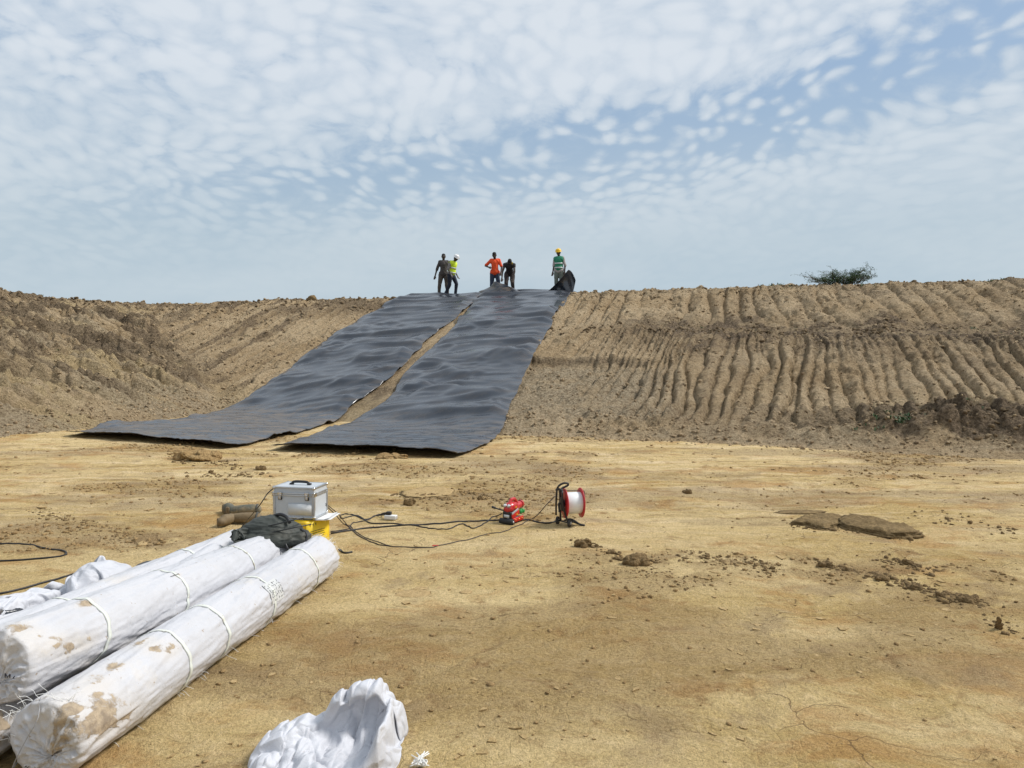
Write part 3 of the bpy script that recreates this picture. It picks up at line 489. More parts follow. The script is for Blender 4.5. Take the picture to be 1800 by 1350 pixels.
[-342,-351,55,45,9,25,44,41,20,57,34,-13,47,47,1,37,34,-32,37,26,22,-8,31,-33,-12,37,-7,-24,25,6,-24,10,-18,-20,17,-10,-15,18,-8,-9,22,-4,7,21,9,10,-23,20,19,-12,31,16,-29,23,13,-11,36,10,7,37,32,11,-3,16,11,26,0,16,33,21,27,-31,24,41,-23,17,40,-38,33,46,0,29,39,-5,20,24,11,15,8,-12,-8,-24,-12,-17,-35,-22,-41,-32,23,-10,-44,-55,63,-33,17,26,30,56,22,14,44,7,13,30,22,13,12,22,20,2,19,10,-7,16,39,-9,17,29,-3,9,30,-11,17,23,11,16,15,-18,19,12,-16,26,-4,-12,29,-14,-6,26,-11,-24,32,-13,-10,17,-14,-27,7,-12,-29,24,8,-16,14,5,-28,24,23,-3],
[-350,-335,22,50,-8,21,45,43,19,29,53,30,47,35,-26,39,41,10,41,4,-25,-6,32,25,-9,36,-6,-30,5,-19,-13,30,10,-18,21,-7,-22,13,-10,-17,20,-9,-6,30,-1,20,1,25,3,-34,8,30,-1,26,14,-17,29,29,9,13,13,2,27,25,10,-6,14,18,25,5,27,34,9,32,-42,27,47,-24,25,44,-31,33,32,20,16,28,-8,16,12,-6,5,-8,-27,-16,-33,-25,-40,-35,25,22,-36,-50,55,-40,-1,38,7,46,20,10,41,-9,13,27,0,18,20,13,23,12,19,23,1,19,28,-8,14,30,-5,9,29,5,17,23,0,20,17,7,27,6,-3,28,1,-14,30,-1,-16,28,-11,-21,29,-10,-20,26,-13,-21,3,-14,-28,5,-6,-27,19,10,-22,18,17,-16],
[-382,-332,51,52,14,-26,51,39,8,20,51,38,46,40,-7,47,17,-19,36,6,-22,-7,28,24,-13,14,29,-11,29,17,-28,3,-18,-10,25,10,-16,24,0,-19,23,-7,-17,26,-7,6,28,5,5,-26,5,25,-27,-1,31,9,19,21,-2,25,16,-11,19,20,16,3,15,16,16,13,32,19,14,41,28,9,38,-44,36,45,-16,24,41,-20,22,-5,-24,12,18,-2,6,27,-4,-15,-36,-17,-22,-45,-22,57,-8,-20,35,-47,-20,42,-7,35,20,5,37,-13,-6,24,14,14,20,-2,24,10,7,32,5,16,29,-3,5,34,4,7,29,7,10,24,9,18,16,8,26,11,6,33,8,5,29,-4,-22,31,-4,-22,34,-5,-20,35,-9,-7,14,-8,-28,0,-8,-28,3,0,-29,13,10,-22],
[-403,-298,55,45,8,-43,56,33,-5,55,4,33,17,55,-10,48,-1,-8,18,32,-17,-8,19,27,-10,26,19,-9,1,33,-14,14,26,-22,18,-5,-17,24,2,-19,26,-3,5,32,9,-8,29,-4,24,9,12,12,-14,-29,2,-34,0,31,-5,20,14,8,19,16,8,12,13,14,13,11,27,23,14,44,19,20,53,-1,26,44,-31,21,29,-38,21,-1,-25,12,16,-4,8,25,-4,10,-5,-38,-17,-44,-21,42,-31,-21,52,-19,-9,43,-21,16,20,-5,33,0,5,26,-12,-5,21,21,18,3,0,33,7,5,36,3,1,35,6,10,32,2,16,21,4,-1,13,19,19,12,22,33,10,9,38,7,7,37,1,-23,37,0,-21,38,-5,-10,20,-4,-29,6,-5,-29,-1,-1,-29,-3,0,-25],
[-421,-272,53,43,6,-49,57,1,29,55,30,-11,45,25,-19,31,31,0,11,14,29,-22,16,-9,-10,20,24,-7,-6,33,-14,13,28,-11,19,20,-16,25,5,-8,32,1,-17,23,-16,11,28,15,11,31,-2,29,12,-18,12,-26,-9,7,-24,-4,11,-1,13,9,5,16,9,12,17,9,23,23,11,41,23,28,47,-14,16,54,-10,22,16,-43,21,16,-22,13,14,-7,9,23,-6,11,-14,-32,11,-15,-43,44,-25,-12,46,-20,17,24,-39,7,29,2,15,2,-19,16,-8,9,22,20,23,5,18,30,0,12,44,1,13,22,13,14,23,10,12,18,-7,10,19,23,-26,14,6,10,12,35,41,12,11,48,8,3,39,5,-26,41,2,-16,21,-1,-32,9,-3,-32,-2,-1,-29,-14,-9,-18],
[-435,-254,47,51,10,-39,54,-1,32,48,20,-32,45,29,-5,30,32,0,12,-15,27,-7,24,15,-27,15,10,-5,22,24,-8,18,27,-22,1,18,-12,15,23,-5,31,2,-13,12,-25,2,30,10,6,34,-6,22,23,-17,32,-2,-15,16,-25,-12,10,-5,20,11,7,13,9,11,18,-5,18,29,17,41,12,23,49,9,22,37,-39,25,41,-14,12,12,-30,15,13,5,-2,6,-23,17,-1,-32,32,-7,-32,43,-25,-14,43,-28,-3,31,-30,14,-3,-19,29,10,-10,20,22,15,-1,9,31,8,12,32,6,11,34,5,44,24,10,18,12,9,18,10,7,-19,12,-6,-12,30,11,-27,8,30,35,16,27,50,10,7,49,8,-11,37,5,-28,20,-1,-36,6,-4,-34,-6,-6,-28,-16,-17,-10],
[-444,-230,33,60,11,-16,49,-1,29,45,16,-29,46,12,12,15,35,-9,7,-23,22,-1,17,24,-13,21,21,-18,26,16,-17,26,8,-8,18,21,-21,4,17,-2,22,13,-1,20,-17,-15,12,-22,14,21,-16,19,25,-15,27,20,-9,34,-1,4,15,-8,18,11,4,18,-3,-4,27,14,35,8,6,36,28,29,40,-24,19,49,-20,25,24,-34,16,27,6,4,7,-21,19,11,-4,7,2,-36,41,-21,-11,42,-30,-12,49,-15,-18,19,-36,27,-14,-20,28,22,7,9,22,19,-18,28,24,-4,4,40,12,26,17,15,42,17,7,15,23,7,-1,12,8,-19,14,-2,-28,19,-4,-23,12,32,30,17,33,48,12,15,44,-6,-25,41,19,-14,12,-11,-38,3,-12,-31,-6,-15,-26,11,-19,14],
[-429,-212,3,35,14,43,50,12,1,48,9,-4,21,-8,-37,9,16,30,21,23,4,-15,4,27,-15,14,26,-15,18,25,-10,26,20,-9,29,3,-7,22,10,-15,3,18,9,22,2,-6,20,-18,10,22,-16,23,22,-12,30,14,-8,32,5,-2,13,-13,19,10,-4,21,13,26,-4,0,27,33,29,28,-27,17,49,-14,26,32,-34,18,43,7,9,18,-25,18,14,-6,1,-1,-24,32,0,19,38,-30,-6,43,-9,-35,52,-26,-3,-28,-42,18,30,0,27,27,11,-11,26,12,-4,32,25,9,29,11,8,27,34,19,28,9,-1,-7,38,-7,-22,14,-3,-23,18,-9,-22,21,16,-28,11,27,35,16,26,47,11,13,28,-20,-35,34,-26,9,19,-15,-30,8,-15,-28,-2,-17,-25,0,5,-26],
[-421,-174,21,36,-33,-15,38,22,-1,35,24,0,18,3,33,5,28,-17,10,19,24,1,12,29,-5,15,29,-23,15,22,-24,19,12,-13,22,22,5,30,9,-15,3,13,9,16,14,21,15,-5,26,12,-13,2,32,-12,27,19,-16,33,-1,1,18,-19,21,4,21,-23,11,24,22,26,14,-23,14,44,-9,27,31,-33,6,50,-4,22,36,-7,21,23,-11,7,8,-22,13,2,-16,35,-5,12,24,-40,-19,57,5,15,33,-47,21,17,-53,-19,12,31,35,43,2,2,30,4,-6,19,31,18,36,6,5,19,31,9,-12,43,-5,-22,23,-7,-17,19,-10,-13,22,-18,-35,10,8,-6,19,34,45,3,2,46,3,7,44,-8,-1,1,-35,-23,-2,-25,-24,2,-19,-24,2,-10,-27,-1,-1,-26],
[-426,-204,48,25,28,-22,28,24,-13,32,17,11,24,17,16,20,7,23,-17,26,-5,9,18,27,-11,0,32,-1,34,9,-12,23,20,-17,25,14,-17,13,15,5,20,13,2,12,19,19,17,-10,26,-6,16,32,10,-9,27,-5,-25,32,25,5,-7,12,-39,14,28,14,30,4,-22,11,42,-3,19,34,-30,22,28,-26,17,44,-5,21,34,-6,6,31,-3,21,11,-9,8,2,-20,29,-18,-9,38,-32,-5,22,-56,5,65,-11,12,40,-49,3,-1,47,32,43,13,24,24,-1,23,31,11,11,15,35,-1,-14,34,-7,-17,34,-5,5,20,-14,-23,24,0,-24,19,-15,-32,11,-8,24,19,29,43,0,-6,44,-5,-4,38,-17,-8,15,-32,-16,-4,-22,-24,-14,-12,-22,4,-11,-26,29,-4,-1],
[-402,-213,66,1,38,-10,8,30,-16,21,26,-3,25,13,19,18,-22,12,18,24,21,-19,30,14,7,37,10,-23,20,23,-10,26,19,-8,32,4,-4,22,19,-13,11,22,8,16,16,26,1,13,33,8,-3,21,10,-28,40,-16,6,25,40,-19,-6,13,-45,44,-1,-15,14,39,-10,8,40,-3,27,34,-17,16,25,-32,27,33,-9,2,40,-2,24,18,-14,4,23,0,20,4,3,20,-25,10,36,-34,-1,24,-43,-35,43,-51,-4,59,-34,2,24,39,37,34,29,27,29,16,45,10,14,20,27,30,0,-32,36,4,5,22,-25,-14,31,-11,-22,11,-30,-29,5,-23,-9,35,14,22,19,29,36,-10,-22,36,-18,-9,39,-11,-6,21,-26,-12,-17,-17,-19,-3,-13,-25,27,-13,-4,23,-8,19],
[-396,-222,84,8,28,-21,1,24,-23,22,21,-10,16,16,20,0,4,33,20,22,23,-5,39,19,-11,46,-8,-5,36,22,-28,14,16,-10,19,24,-4,30,6,-2,22,11,18,13,4,14,-21,5,30,10,3,34,23,5,47,-10,2,8,34,-46,32,21,-38,37,-1,-29,22,35,-3,-1,38,-18,10,40,-7,21,33,-7,17,25,-24,21,23,-8,1,28,-12,21,9,-8,15,12,4,17,-11,24,31,-31,9,24,-43,-32,41,-50,-15,57,-39,-2,50,-4,31,28,26,34,18,45,23,4,27,43,34,33,-5,-14,32,13,-4,29,-19,-13,7,-35,-24,16,-30,-34,13,-19,2,34,18,15,25,30,40,-12,6,30,-11,-28,24,-24,-21,32,-16,-3,-13,-18,-21,11,-19,-16,24,-14,12,23,-18,-13],
[-374,-233,91,-21,28,-2,11,26,-18,13,6,-26,-1,32,3,6,29,22,35,18,14,-25,32,31,-5,42,27,-18,43,-5,-14,32,9,-18,12,22,5,26,-8,-10,16,15,26,-9,5,26,11,5,10,-5,30,38,12,20,50,20,-17,43,28,-35,33,24,-39,11,11,-46,23,19,-27,15,30,-13,8,35,-8,5,36,-5,7,33,-9,22,14,-20,27,1,6,5,10,-22,20,12,2,17,16,17,23,-10,32,26,-41,-22,35,-48,-22,46,-47,9,58,-22,-12,18,25,43,34,39,22,10,41,34,22,16,25,8,31,-10,8,31,-14,-12,22,-27,-25,16,-28,-34,-12,-17,3,38,14,-10,39,17,39,5,20,40,-19,3,25,-28,-18,23,2,-29,11,-26,-16,14,-21,-11,24,-18,-9,27,-18,0],
[-363,-198,91,-10,-31,11,-16,27,0,17,12,-27,19,24,-19,-8,26,33,-3,50,4,-10,54,0,-27,16,45,-19,43,-13,-12,34,1,-14,20,19,4,25,2,17,8,-8,16,8,12,13,-1,28,34,10,12,22,13,42,47,23,-26,47,34,-25,33,23,-39,22,16,-35,6,5,-35,11,17,-24,8,32,-5,5,33,-7,13,21,-24,28,-8,11,28,-1,9,5,1,-16,32,16,-16,3,31,16,31,12,2,40,-5,24,24,-45,-25,33,-52,12,53,-32,-2,52,-3,-20,-8,37,46,47,37,12,23,35,36,29,13,-10,13,31,-4,-10,18,-25,-23,15,-27,-33,-2,-21,-32,24,1,-20,36,25,39,27,10,40,13,24,40,-23,-1,34,-25,0,17,-27,-14,21,-18,-14,27,-9,-15,25,-2,-21],
[-335,-168,85,-18,-23,13,-4,-33,17,-22,27,-1,16,30,-18,-35,23,-24,-1,56,-6,-2,27,54,-47,34,10,-20,44,-17,-10,35,-4,-3,30,3,6,22,4,11,14,8,25,8,0,20,8,27,16,7,37,31,27,34,53,28,-4,40,29,-39,33,23,-34,24,16,-30,2,-3,-32,6,4,-30,8,28,-13,6,28,-19,32,-13,1,29,-9,2,24,2,18,8,13,-16,19,8,-23,13,32,-2,20,13,21,40,16,-7,50,5,12,27,-49,14,29,-45,-19,53,-6,8,56,-11,-14,-28,39,36,44,32,6,18,38,11,35,-11,4,-19,22,-13,9,5,-30,-31,13,16,-31,11,-26,-33,37,2,27,45,-7,48,13,26,39,31,12,16,-42,-10,37,-8,-13,32,-10,-5,31,-4,6,16,-3,-27],
[-297,-187,84,-27,18,-9,-22,-26,8,2,-19,36,-33,25,8,10,43,-27,-21,56,7,-56,27,22,-26,41,-37,16,45,-22,-20,31,-7,-15,25,4,-6,19,11,7,17,13,11,16,17,22,14,26,22,19,36,52,-10,13,33,50,6,36,46,-8,32,21,-32,23,14,-29,16,9,-27,6,5,-29,-12,-3,-30,30,-12,-13,31,-12,-3,25,-6,17,29,-2,3,13,13,-14,-1,27,-6,17,23,-9,30,15,17,30,13,-15,45,9,5,48,6,-7,29,-31,29,19,-38,-24,54,-3,11,51,-4,-8,-22,47,-1,45,13,13,12,-13,36,27,16,-7,-20,9,-15,-9,17,-23,-31,7,21,-34,30,-18,2,52,-21,50,31,6,41,13,36,34,23,-28,29,0,33,35,-6,-8,29,-2,-12,13,-4,-26],
[-293,-213,56,-14,14,28,-21,20,-24,0,-27,27,-17,8,44,-1,55,-7,-54,34,8,-54,26,-30,4,52,-37,-28,43,-18,-25,27,3,-15,21,16,-4,19,13,4,21,9,15,11,23,23,12,30,27,14,37,43,29,19,31,47,-16,40,33,-17,28,34,-17,22,8,-31,16,0,-28,21,-17,-16,-2,-6,-33,29,-13,-16,33,-10,4,27,-10,9,26,1,-7,3,16,-13,-1,23,-5,19,15,-4,26,18,10,34,20,-2,39,16,-10,43,9,-2,42,4,4,38,-16,17,7,-41,-22,47,-3,6,55,8,-7,-7,11,47,39,-5,-15,28,22,-1,2,26,-1,-23,-1,-6,-29,15,-4,-40,18,-3,-18,48,-16,49,35,0,49,30,14,8,54,13,47,5,-5,35,5,17,26,-4,-16,16,-3,-21],
[-273,-203,49,-22,-14,21,-13,31,-4,-32,-16,2,12,-4,47,-28,46,23,-55,31,-12,-33,39,-44,-27,53,-24,-29,42,-14,-22,26,18,-9,19,20,-1,18,16,-5,24,3,11,25,15,23,16,29,33,22,26,41,25,21,44,30,9,28,37,-24,30,15,-31,24,6,-29,18,0,-30,16,-2,-30,35,-8,-5,27,-18,-14,21,-25,-14,29,-8,6,11,10,-21,-9,20,2,7,17,-7,25,11,-1,29,17,0,36,16,0,38,16,0,37,14,6,35,11,-8,32,12,18,7,-31,-17,42,-1,5,38,-33,-7,51,8,7,-5,42,12,35,-3,-16,24,18,0,-22,1,1,-16,21,-1,-33,22,6,-48,19,3,47,33,-12,40,38,25,28,49,-11,28,41,8,39,4,4,20,-15,-15,19,14,-8]])
FOLDS['tarp'] = (64, 38, [[-460,-413,64,10,-10,35,-4,-32,31,-4,-35,32,17,-19,40,30,24,19,20,-25,14,-9,-25,20,14,13,32,0,15,-37,2,34,-23,-4,42,-4,-9,22,-37,-9,17,-40,-4,20,-38,7,20,-32,11,11,-30,27,16,-11,4,-18,-30,21,26,23,30,-28,19,-34,8,32,-35,11,-26,-11,6,37,29,7,12,22,22,-8,-26,11,22,13,33,18,43,-4,-1,44,1,-4,44,7,-6,42,12,-3,45,3,-4,45,1,-24,42,-14,-18,19,-27,-23,26,-27,-9,23,-40,-3,21,-48,16,34,-34,33,34,-25,30,35,-19,16,34,5,7,29,6,-14,26,14,-21,28,20,-25,17,21,-38,-6,18,-41,11,42,-1,7,36,7,6,27,23,2,29,-15,31,-10,-9,-10,-27,24,-32,-23,12,21,-38,-8,-19,-25,-31,4,-22,36,-4,-42,11,-2,-40,-10,24,-17,22,32,-9,13,13,13,-34,41,-6,-17],
[-476,-385,56,6,-18,33,4,-25,33,2,-31,33,-1,-32,32,22,-11,34,23,13,22,-4,-21,26,26,22,13,29,10,-23,9,27,-29,-5,39,-17,-5,15,-39,-17,32,-27,-23,24,-27,-13,13,-32,7,8,-32,22,8,-25,29,-1,-21,24,-32,5,26,28,22,1,-26,38,-35,19,-21,-39,7,5,5,17,27,21,25,-6,-14,22,23,41,-2,6,42,-9,0,41,-10,0,43,9,-7,41,18,-7,34,35,-5,50,11,16,11,-28,-41,16,-39,-4,25,-27,-13,40,-20,10,42,-39,0,35,-50,5,23,-40,25,30,7,30,33,8,12,31,9,-6,26,13,-22,14,4,-39,18,10,-44,23,42,-8,-15,38,-7,2,36,-2,14,28,13,9,17,28,15,-1,-31,23,-19,22,-32,-24,12,-5,-43,4,4,-18,-41,-5,-43,2,-2,-40,12,19,-34,3,18,-7,29,28,-5,21,31,-3,-23,40,-18,-7],
[-497,-362,60,5,-18,32,5,-26,33,7,-27,34,5,-28,34,4,-23,33,20,3,29,32,4,10,32,18,3,37,10,-14,15,23,-31,-3,27,-33,-17,32,-26,-7,29,-32,-22,26,-25,-24,21,-18,-19,8,-27,34,2,-12,32,-9,-17,15,-26,-27,41,-12,5,9,3,42,-31,20,22,-37,11,-5,-23,23,-6,11,28,12,28,-26,9,35,-13,10,41,-8,2,45,6,-6,42,11,-4,32,34,-15,43,21,0,28,44,19,21,-46,3,11,-40,-3,10,-35,-12,26,-39,-7,45,-36,8,48,-34,16,48,-20,11,37,-21,-9,30,-6,18,20,17,-20,0,28,-25,16,28,-22,45,11,-9,12,45,-15,-15,41,-10,-20,32,-4,21,30,3,13,16,25,24,0,-21,-1,-30,23,5,-29,29,7,-43,-12,6,-29,-34,-11,-40,10,5,-37,-17,13,-28,20,24,-18,11,27,6,24,36,-19,-13,29,-8,-37],
[-521,-337,76,1,-24,31,9,-23,33,12,-23,35,10,-23,35,34,-19,6,29,-9,17,30,4,8,33,14,-1,31,26,2,8,27,-32,-8,26,-36,-16,27,-28,-23,30,-19,-13,29,-29,-15,20,-23,-25,11,-21,25,-2,-24,30,-13,-22,23,-28,22,31,-6,-27,30,-3,34,-29,20,19,-35,-1,-15,-13,29,8,20,-10,22,30,2,22,35,-12,-2,37,-6,-11,44,-6,-17,43,14,3,34,34,-6,32,34,-10,34,27,22,24,-37,7,13,-36,-1,8,-33,-20,30,-33,18,42,-36,22,50,-33,6,44,-22,-14,30,-15,22,3,-17,-30,27,4,-22,3,31,-25,34,20,-7,11,41,9,16,51,0,-10,40,-13,-23,36,0,16,27,-6,32,5,-3,11,-3,31,24,-28,8,13,-40,3,10,-44,-5,2,-43,-9,-10,-31,-27,9,-37,7,12,-21,23,22,-17,13,24,-18,-17,44,-5,-2,30,-18,-30],
[-546,-309,101,12,-21,33,28,-18,27,7,-24,37,34,-21,14,33,-17,13,31,-9,14,28,3,13,28,13,-11,-8,9,-30,3,26,-27,-13,37,-25,-10,37,-19,-10,34,-23,-17,23,-26,-8,22,-26,-3,11,-27,27,-1,-15,4,-31,23,21,-11,-35,41,-1,-3,44,-11,7,-36,-17,4,-15,29,14,2,14,27,20,-16,19,27,-19,-8,37,7,2,40,7,4,40,0,-20,47,5,-10,37,29,4,27,32,-12,32,19,14,16,-33,-6,16,-31,-3,24,-32,-2,32,-32,20,37,-23,38,46,-32,10,40,-24,-11,6,-26,-24,-5,-12,-30,24,6,-25,31,23,-8,16,43,4,5,49,12,-7,46,12,8,36,-1,-12,39,0,30,18,-3,29,8,-9,19,-27,-8,16,-33,1,21,-35,10,-1,-43,-13,4,-43,-8,10,-39,4,9,-28,21,17,-25,11,22,-20,-3,21,-17,-21,35,-16,-18,23,2,39],
[-565,-278,131,30,-15,27,33,-19,27,26,-26,27,24,-24,29,36,-13,9,35,-5,3,27,2,-16,14,6,-29,-24,17,-20,-17,17,-34,-4,30,-27,-18,38,-15,-17,41,-14,9,33,-15,2,19,-24,21,6,-12,1,-22,18,23,1,-24,24,-11,-31,24,-8,32,8,-14,-37,29,-19,23,-14,27,13,12,-12,25,23,-18,10,24,-12,-21,38,-9,-1,36,24,-7,39,19,1,43,4,-11,45,9,0,31,26,-2,27,20,5,20,-25,10,20,-25,-14,27,-32,2,32,-31,21,30,-15,43,26,-36,-26,8,-37,-21,3,-27,-21,26,14,-3,17,12,-31,23,28,3,9,42,16,-17,52,9,6,44,11,23,22,22,17,35,2,32,0,-5,27,-14,-7,26,-9,-19,17,-29,-16,12,-38,-11,7,-43,0,7,-43,3,10,-35,16,13,-32,3,14,-27,-10,21,-21,-8,28,-18,-6,16,-2,36,33,-16,22],
[-580,-252,161,35,-12,25,28,-26,30,38,-19,24,41,-16,10,39,-12,-5,22,-15,-22,31,6,-9,-1,8,-30,-27,18,-21,-28,20,-27,-13,26,-37,-2,36,-26,-10,41,-14,5,35,-6,27,14,18,15,-26,10,23,-20,10,16,-23,-23,-1,37,-17,38,14,-15,22,-20,-31,28,-29,0,3,5,34,3,-33,8,27,9,12,28,-11,-14,37,-10,-13,39,13,3,38,31,-8,42,16,3,38,2,-11,36,6,4,28,7,11,25,3,19,23,-20,-21,29,-31,0,9,-11,46,-1,-45,-21,8,-42,-17,8,-35,-18,32,2,-9,27,10,-3,24,22,11,-2,37,-6,5,37,31,-9,45,3,15,41,11,28,30,14,37,-18,13,32,-11,-3,28,-11,-10,26,-10,-19,26,-3,-26,11,-39,-9,9,-42,-8,9,-42,-5,9,-38,0,15,-33,-1,21,-25,-1,25,-19,0,14,-9,29,21,-22,24,-33,21,18],
[-593,-229,184,29,-19,27,41,-14,24,47,-13,12,43,-17,-7,29,-20,-19,34,-6,5,18,3,-28,-5,11,-35,-30,20,-21,-33,26,-21,-16,27,-33,-6,29,-34,14,34,-27,38,12,5,31,-1,25,3,5,35,29,-22,1,-22,-30,11,23,-9,-33,33,25,-1,30,9,-30,29,-2,-29,-6,-39,-4,23,-14,19,27,5,15,30,-1,6,33,4,-21,42,2,-11,43,17,-1,33,27,2,39,12,3,33,4,-8,33,0,10,27,13,19,30,-22,-12,-4,-22,36,23,-33,-21,-10,-40,-18,13,-39,-9,6,-27,26,25,13,-21,31,-2,19,20,28,8,-16,38,3,-8,43,6,28,29,19,29,23,10,24,28,20,37,-16,1,30,-16,2,28,-11,-10,26,-8,-20,13,-25,-24,30,-7,-27,7,-43,-2,7,-43,0,14,-38,-6,20,-33,-3,23,-26,4,27,-18,1,14,-13,28,-24,6,31,-42,21,3],
[-606,-207,200,29,-18,26,47,-7,6,47,-14,10,37,-22,-15,34,-19,9,24,-9,-24,25,13,-22,-8,13,-40,-39,23,-13,-9,34,-30,-32,24,-15,21,30,-21,1,28,-35,38,5,21,31,-9,23,33,-13,17,-16,-31,20,21,-33,3,-7,-29,-29,36,23,-1,31,10,-31,36,20,-17,5,-7,-37,23,-21,5,28,-7,10,30,10,12,37,6,-1,35,12,-18,39,17,-6,39,17,-6,37,14,7,25,3,28,26,16,-22,39,2,-2,8,-12,37,26,-31,-3,-2,-34,-25,9,-42,-7,15,-38,11,-23,-19,25,37,5,1,33,2,20,23,32,2,-7,38,0,-15,38,11,21,38,-6,29,-1,34,41,-6,5,34,4,17,28,-17,2,29,-2,-11,25,-9,-21,5,-30,-21,32,-7,-25,24,-21,-30,2,-43,-13,17,-39,7,24,-36,3,27,-25,-7,19,-14,24,0,-9,33,-34,9,22,-41,21,-21],
[-627,-186,215,34,-13,18,44,-12,8,45,-12,-2,39,-19,-9,36,-16,6,19,-11,-28,19,5,-34,12,34,-28,-33,23,-27,-40,24,-10,17,33,-24,-16,10,-39,23,40,5,20,-29,32,34,-3,24,39,5,11,10,-37,21,-11,-41,5,-3,-30,-25,34,-11,-24,35,27,-7,36,7,-28,23,0,-35,19,26,-12,28,-11,-8,33,-2,1,36,12,7,37,18,10,35,19,-18,35,0,24,27,29,-1,33,10,19,28,20,-23,37,5,-9,22,-18,30,21,-32,2,-2,-37,-24,7,-43,-14,19,-34,22,-32,-13,22,23,-11,29,35,9,15,31,19,12,8,36,-6,-5,39,-2,-1,43,-2,43,4,16,29,-17,30,30,-14,20,33,-3,0,27,-1,-11,26,-11,-19,-5,-23,-25,28,-21,-21,28,-19,-29,24,-22,-31,5,-39,-24,25,-40,0,30,-18,23,17,-14,27,4,-9,33,-38,11,16,-38,20,-31],
[-645,-152,212,31,-20,8,36,-17,18,44,-13,2,42,-14,-11,35,-14,10,25,-4,-27,6,-5,-39,8,24,-37,4,47,-7,-27,22,-27,-27,-10,-33,-9,40,-12,36,31,21,13,-32,34,37,3,24,40,11,6,2,-39,15,-1,-30,-26,-1,-46,21,28,-22,-25,40,-9,-23,44,7,-20,31,24,-21,27,6,-22,15,25,1,25,19,-14,32,17,-14,39,17,-4,37,14,18,30,-9,30,24,32,-4,34,24,-2,40,8,4,34,5,-12,23,-17,-26,19,-25,24,21,-40,-8,-2,-37,-29,27,-35,20,-13,-24,32,-25,2,30,28,1,25,30,10,18,27,22,9,-13,38,-7,7,45,2,44,-1,19,41,10,16,16,-21,27,32,-1,-4,27,-14,-5,29,-8,-21,8,-28,-24,-14,-24,-33,26,-20,-24,22,-16,-36,40,-26,-13,26,-27,-32,2,-34,30,15,-20,29,31,8,12,-22,12,34,-36,19,-34],
[-648,-116,190,4,-41,10,36,-23,7,37,-15,16,46,6,8,32,-19,16,29,2,-25,1,-15,-38,36,22,-12,-22,31,-22,-20,-5,-35,-30,20,-23,-3,46,-1,45,-13,9,14,39,32,38,5,12,31,-1,21,4,-34,10,0,-31,-20,15,-39,-5,23,-33,14,46,-11,-19,49,-3,-15,42,3,-18,22,-10,-26,23,11,-18,25,14,-20,26,28,1,13,39,5,31,29,14,34,22,11,36,8,18,37,-16,-9,35,18,6,34,10,-8,9,-4,-31,29,10,-30,25,-36,8,9,-36,-28,22,-33,25,15,-35,16,-33,1,18,-8,5,34,19,5,27,22,13,25,25,24,23,32,34,-7,9,47,-11,19,-13,40,29,-8,23,31,-5,-2,25,-23,4,31,-6,-26,16,-31,-15,-12,-16,-40,4,-35,-18,13,-24,-38,44,-15,-21,32,-31,-22,41,-9,-24,17,-21,31,-9,4,34,28,13,25,-38,21,-23],
[-669,-78,188,5,-36,3,17,-43,-5,47,-11,18,35,-11,19,29,-10,28,37,5,-11,7,-11,-35,33,18,-14,-7,-30,-28,-31,16,-21,-11,41,-7,0,47,1,45,17,-6,11,34,-32,42,1,12,2,-8,35,10,-22,26,16,-31,19,25,-32,-10,37,-21,-10,12,-19,-45,53,4,-3,13,-32,-33,34,16,5,12,-10,-25,33,5,12,36,12,8,35,27,7,35,25,11,21,35,13,37,-15,4,33,26,5,26,28,-5,28,-16,-8,22,-12,-25,29,6,-30,29,25,-30,29,-35,-26,30,-40,3,15,-38,13,-12,-6,34,-31,6,11,2,10,31,16,15,28,20,24,27,22,31,28,36,28,17,36,8,-24,24,-3,28,9,-5,32,26,-21,10,8,-20,-32,37,-20,2,-2,-35,-25,-13,-19,-41,31,-42,-14,17,-22,-38,42,-11,-24,31,-36,-21,33,11,-28,22,-20,22,23,19,24,-21,38,14],
[-654,-39,179,-4,-36,-2,-9,-47,1,38,-26,5,33,-8,28,26,-19,25,33,5,9,25,5,-26,12,4,-33,1,-39,2,29,24,-13,5,34,-24,-2,45,1,-13,44,-6,29,27,-17,27,14,-21,24,-12,17,-2,-16,29,17,-23,25,23,-32,14,27,-23,-29,33,-15,-37,4,-45,-19,23,-5,-35,31,-13,-7,17,23,6,36,4,7,37,12,16,36,17,24,39,3,23,32,24,16,20,24,-25,34,11,24,35,16,4,32,-9,-9,24,-14,-22,26,-5,-32,30,7,-37,36,21,-34,40,-32,-15,-1,-40,12,26,-25,5,-24,6,21,-21,17,17,13,16,30,27,20,24,21,30,27,11,37,28,38,11,16,36,3,1,15,-4,31,16,-31,-10,32,-20,10,1,-29,20,13,-36,-20,4,-35,-29,5,-17,-38,20,-20,-38,28,-41,-13,43,-20,-20,11,12,-42,35,-7,-17,31,16,15,22,27,25],
[-661,-4,173,-9,-37,2,-3,-43,-10,25,-35,3,20,-25,34,25,-15,25,34,3,11,23,-16,-21,17,-11,-26,5,-7,-33,25,31,-4,3,34,23,13,42,10,28,30,-14,26,23,-17,15,26,-15,10,18,-21,19,-24,11,1,-35,6,24,-13,31,34,-26,15,15,-43,-18,24,-32,-25,7,1,-42,32,-11,-11,14,-25,11,31,13,11,38,13,18,36,19,24,33,29,16,25,32,-11,26,28,-15,39,-10,-16,34,20,6,31,9,13,29,-17,7,28,-22,-20,35,-9,-33,20,27,-40,31,-30,-32,35,-9,5,-6,-35,8,30,1,6,-16,8,27,-10,34,4,16,24,29,32,24,21,18,30,26,15,27,28,32,6,18,33,-15,-3,6,-18,33,34,-18,2,11,-34,18,12,-38,-12,5,-41,-18,3,-29,-35,12,-32,-32,22,-10,-46,41,-26,1,25,-23,-27,6,21,-32,31,23,-6,33,26,7],
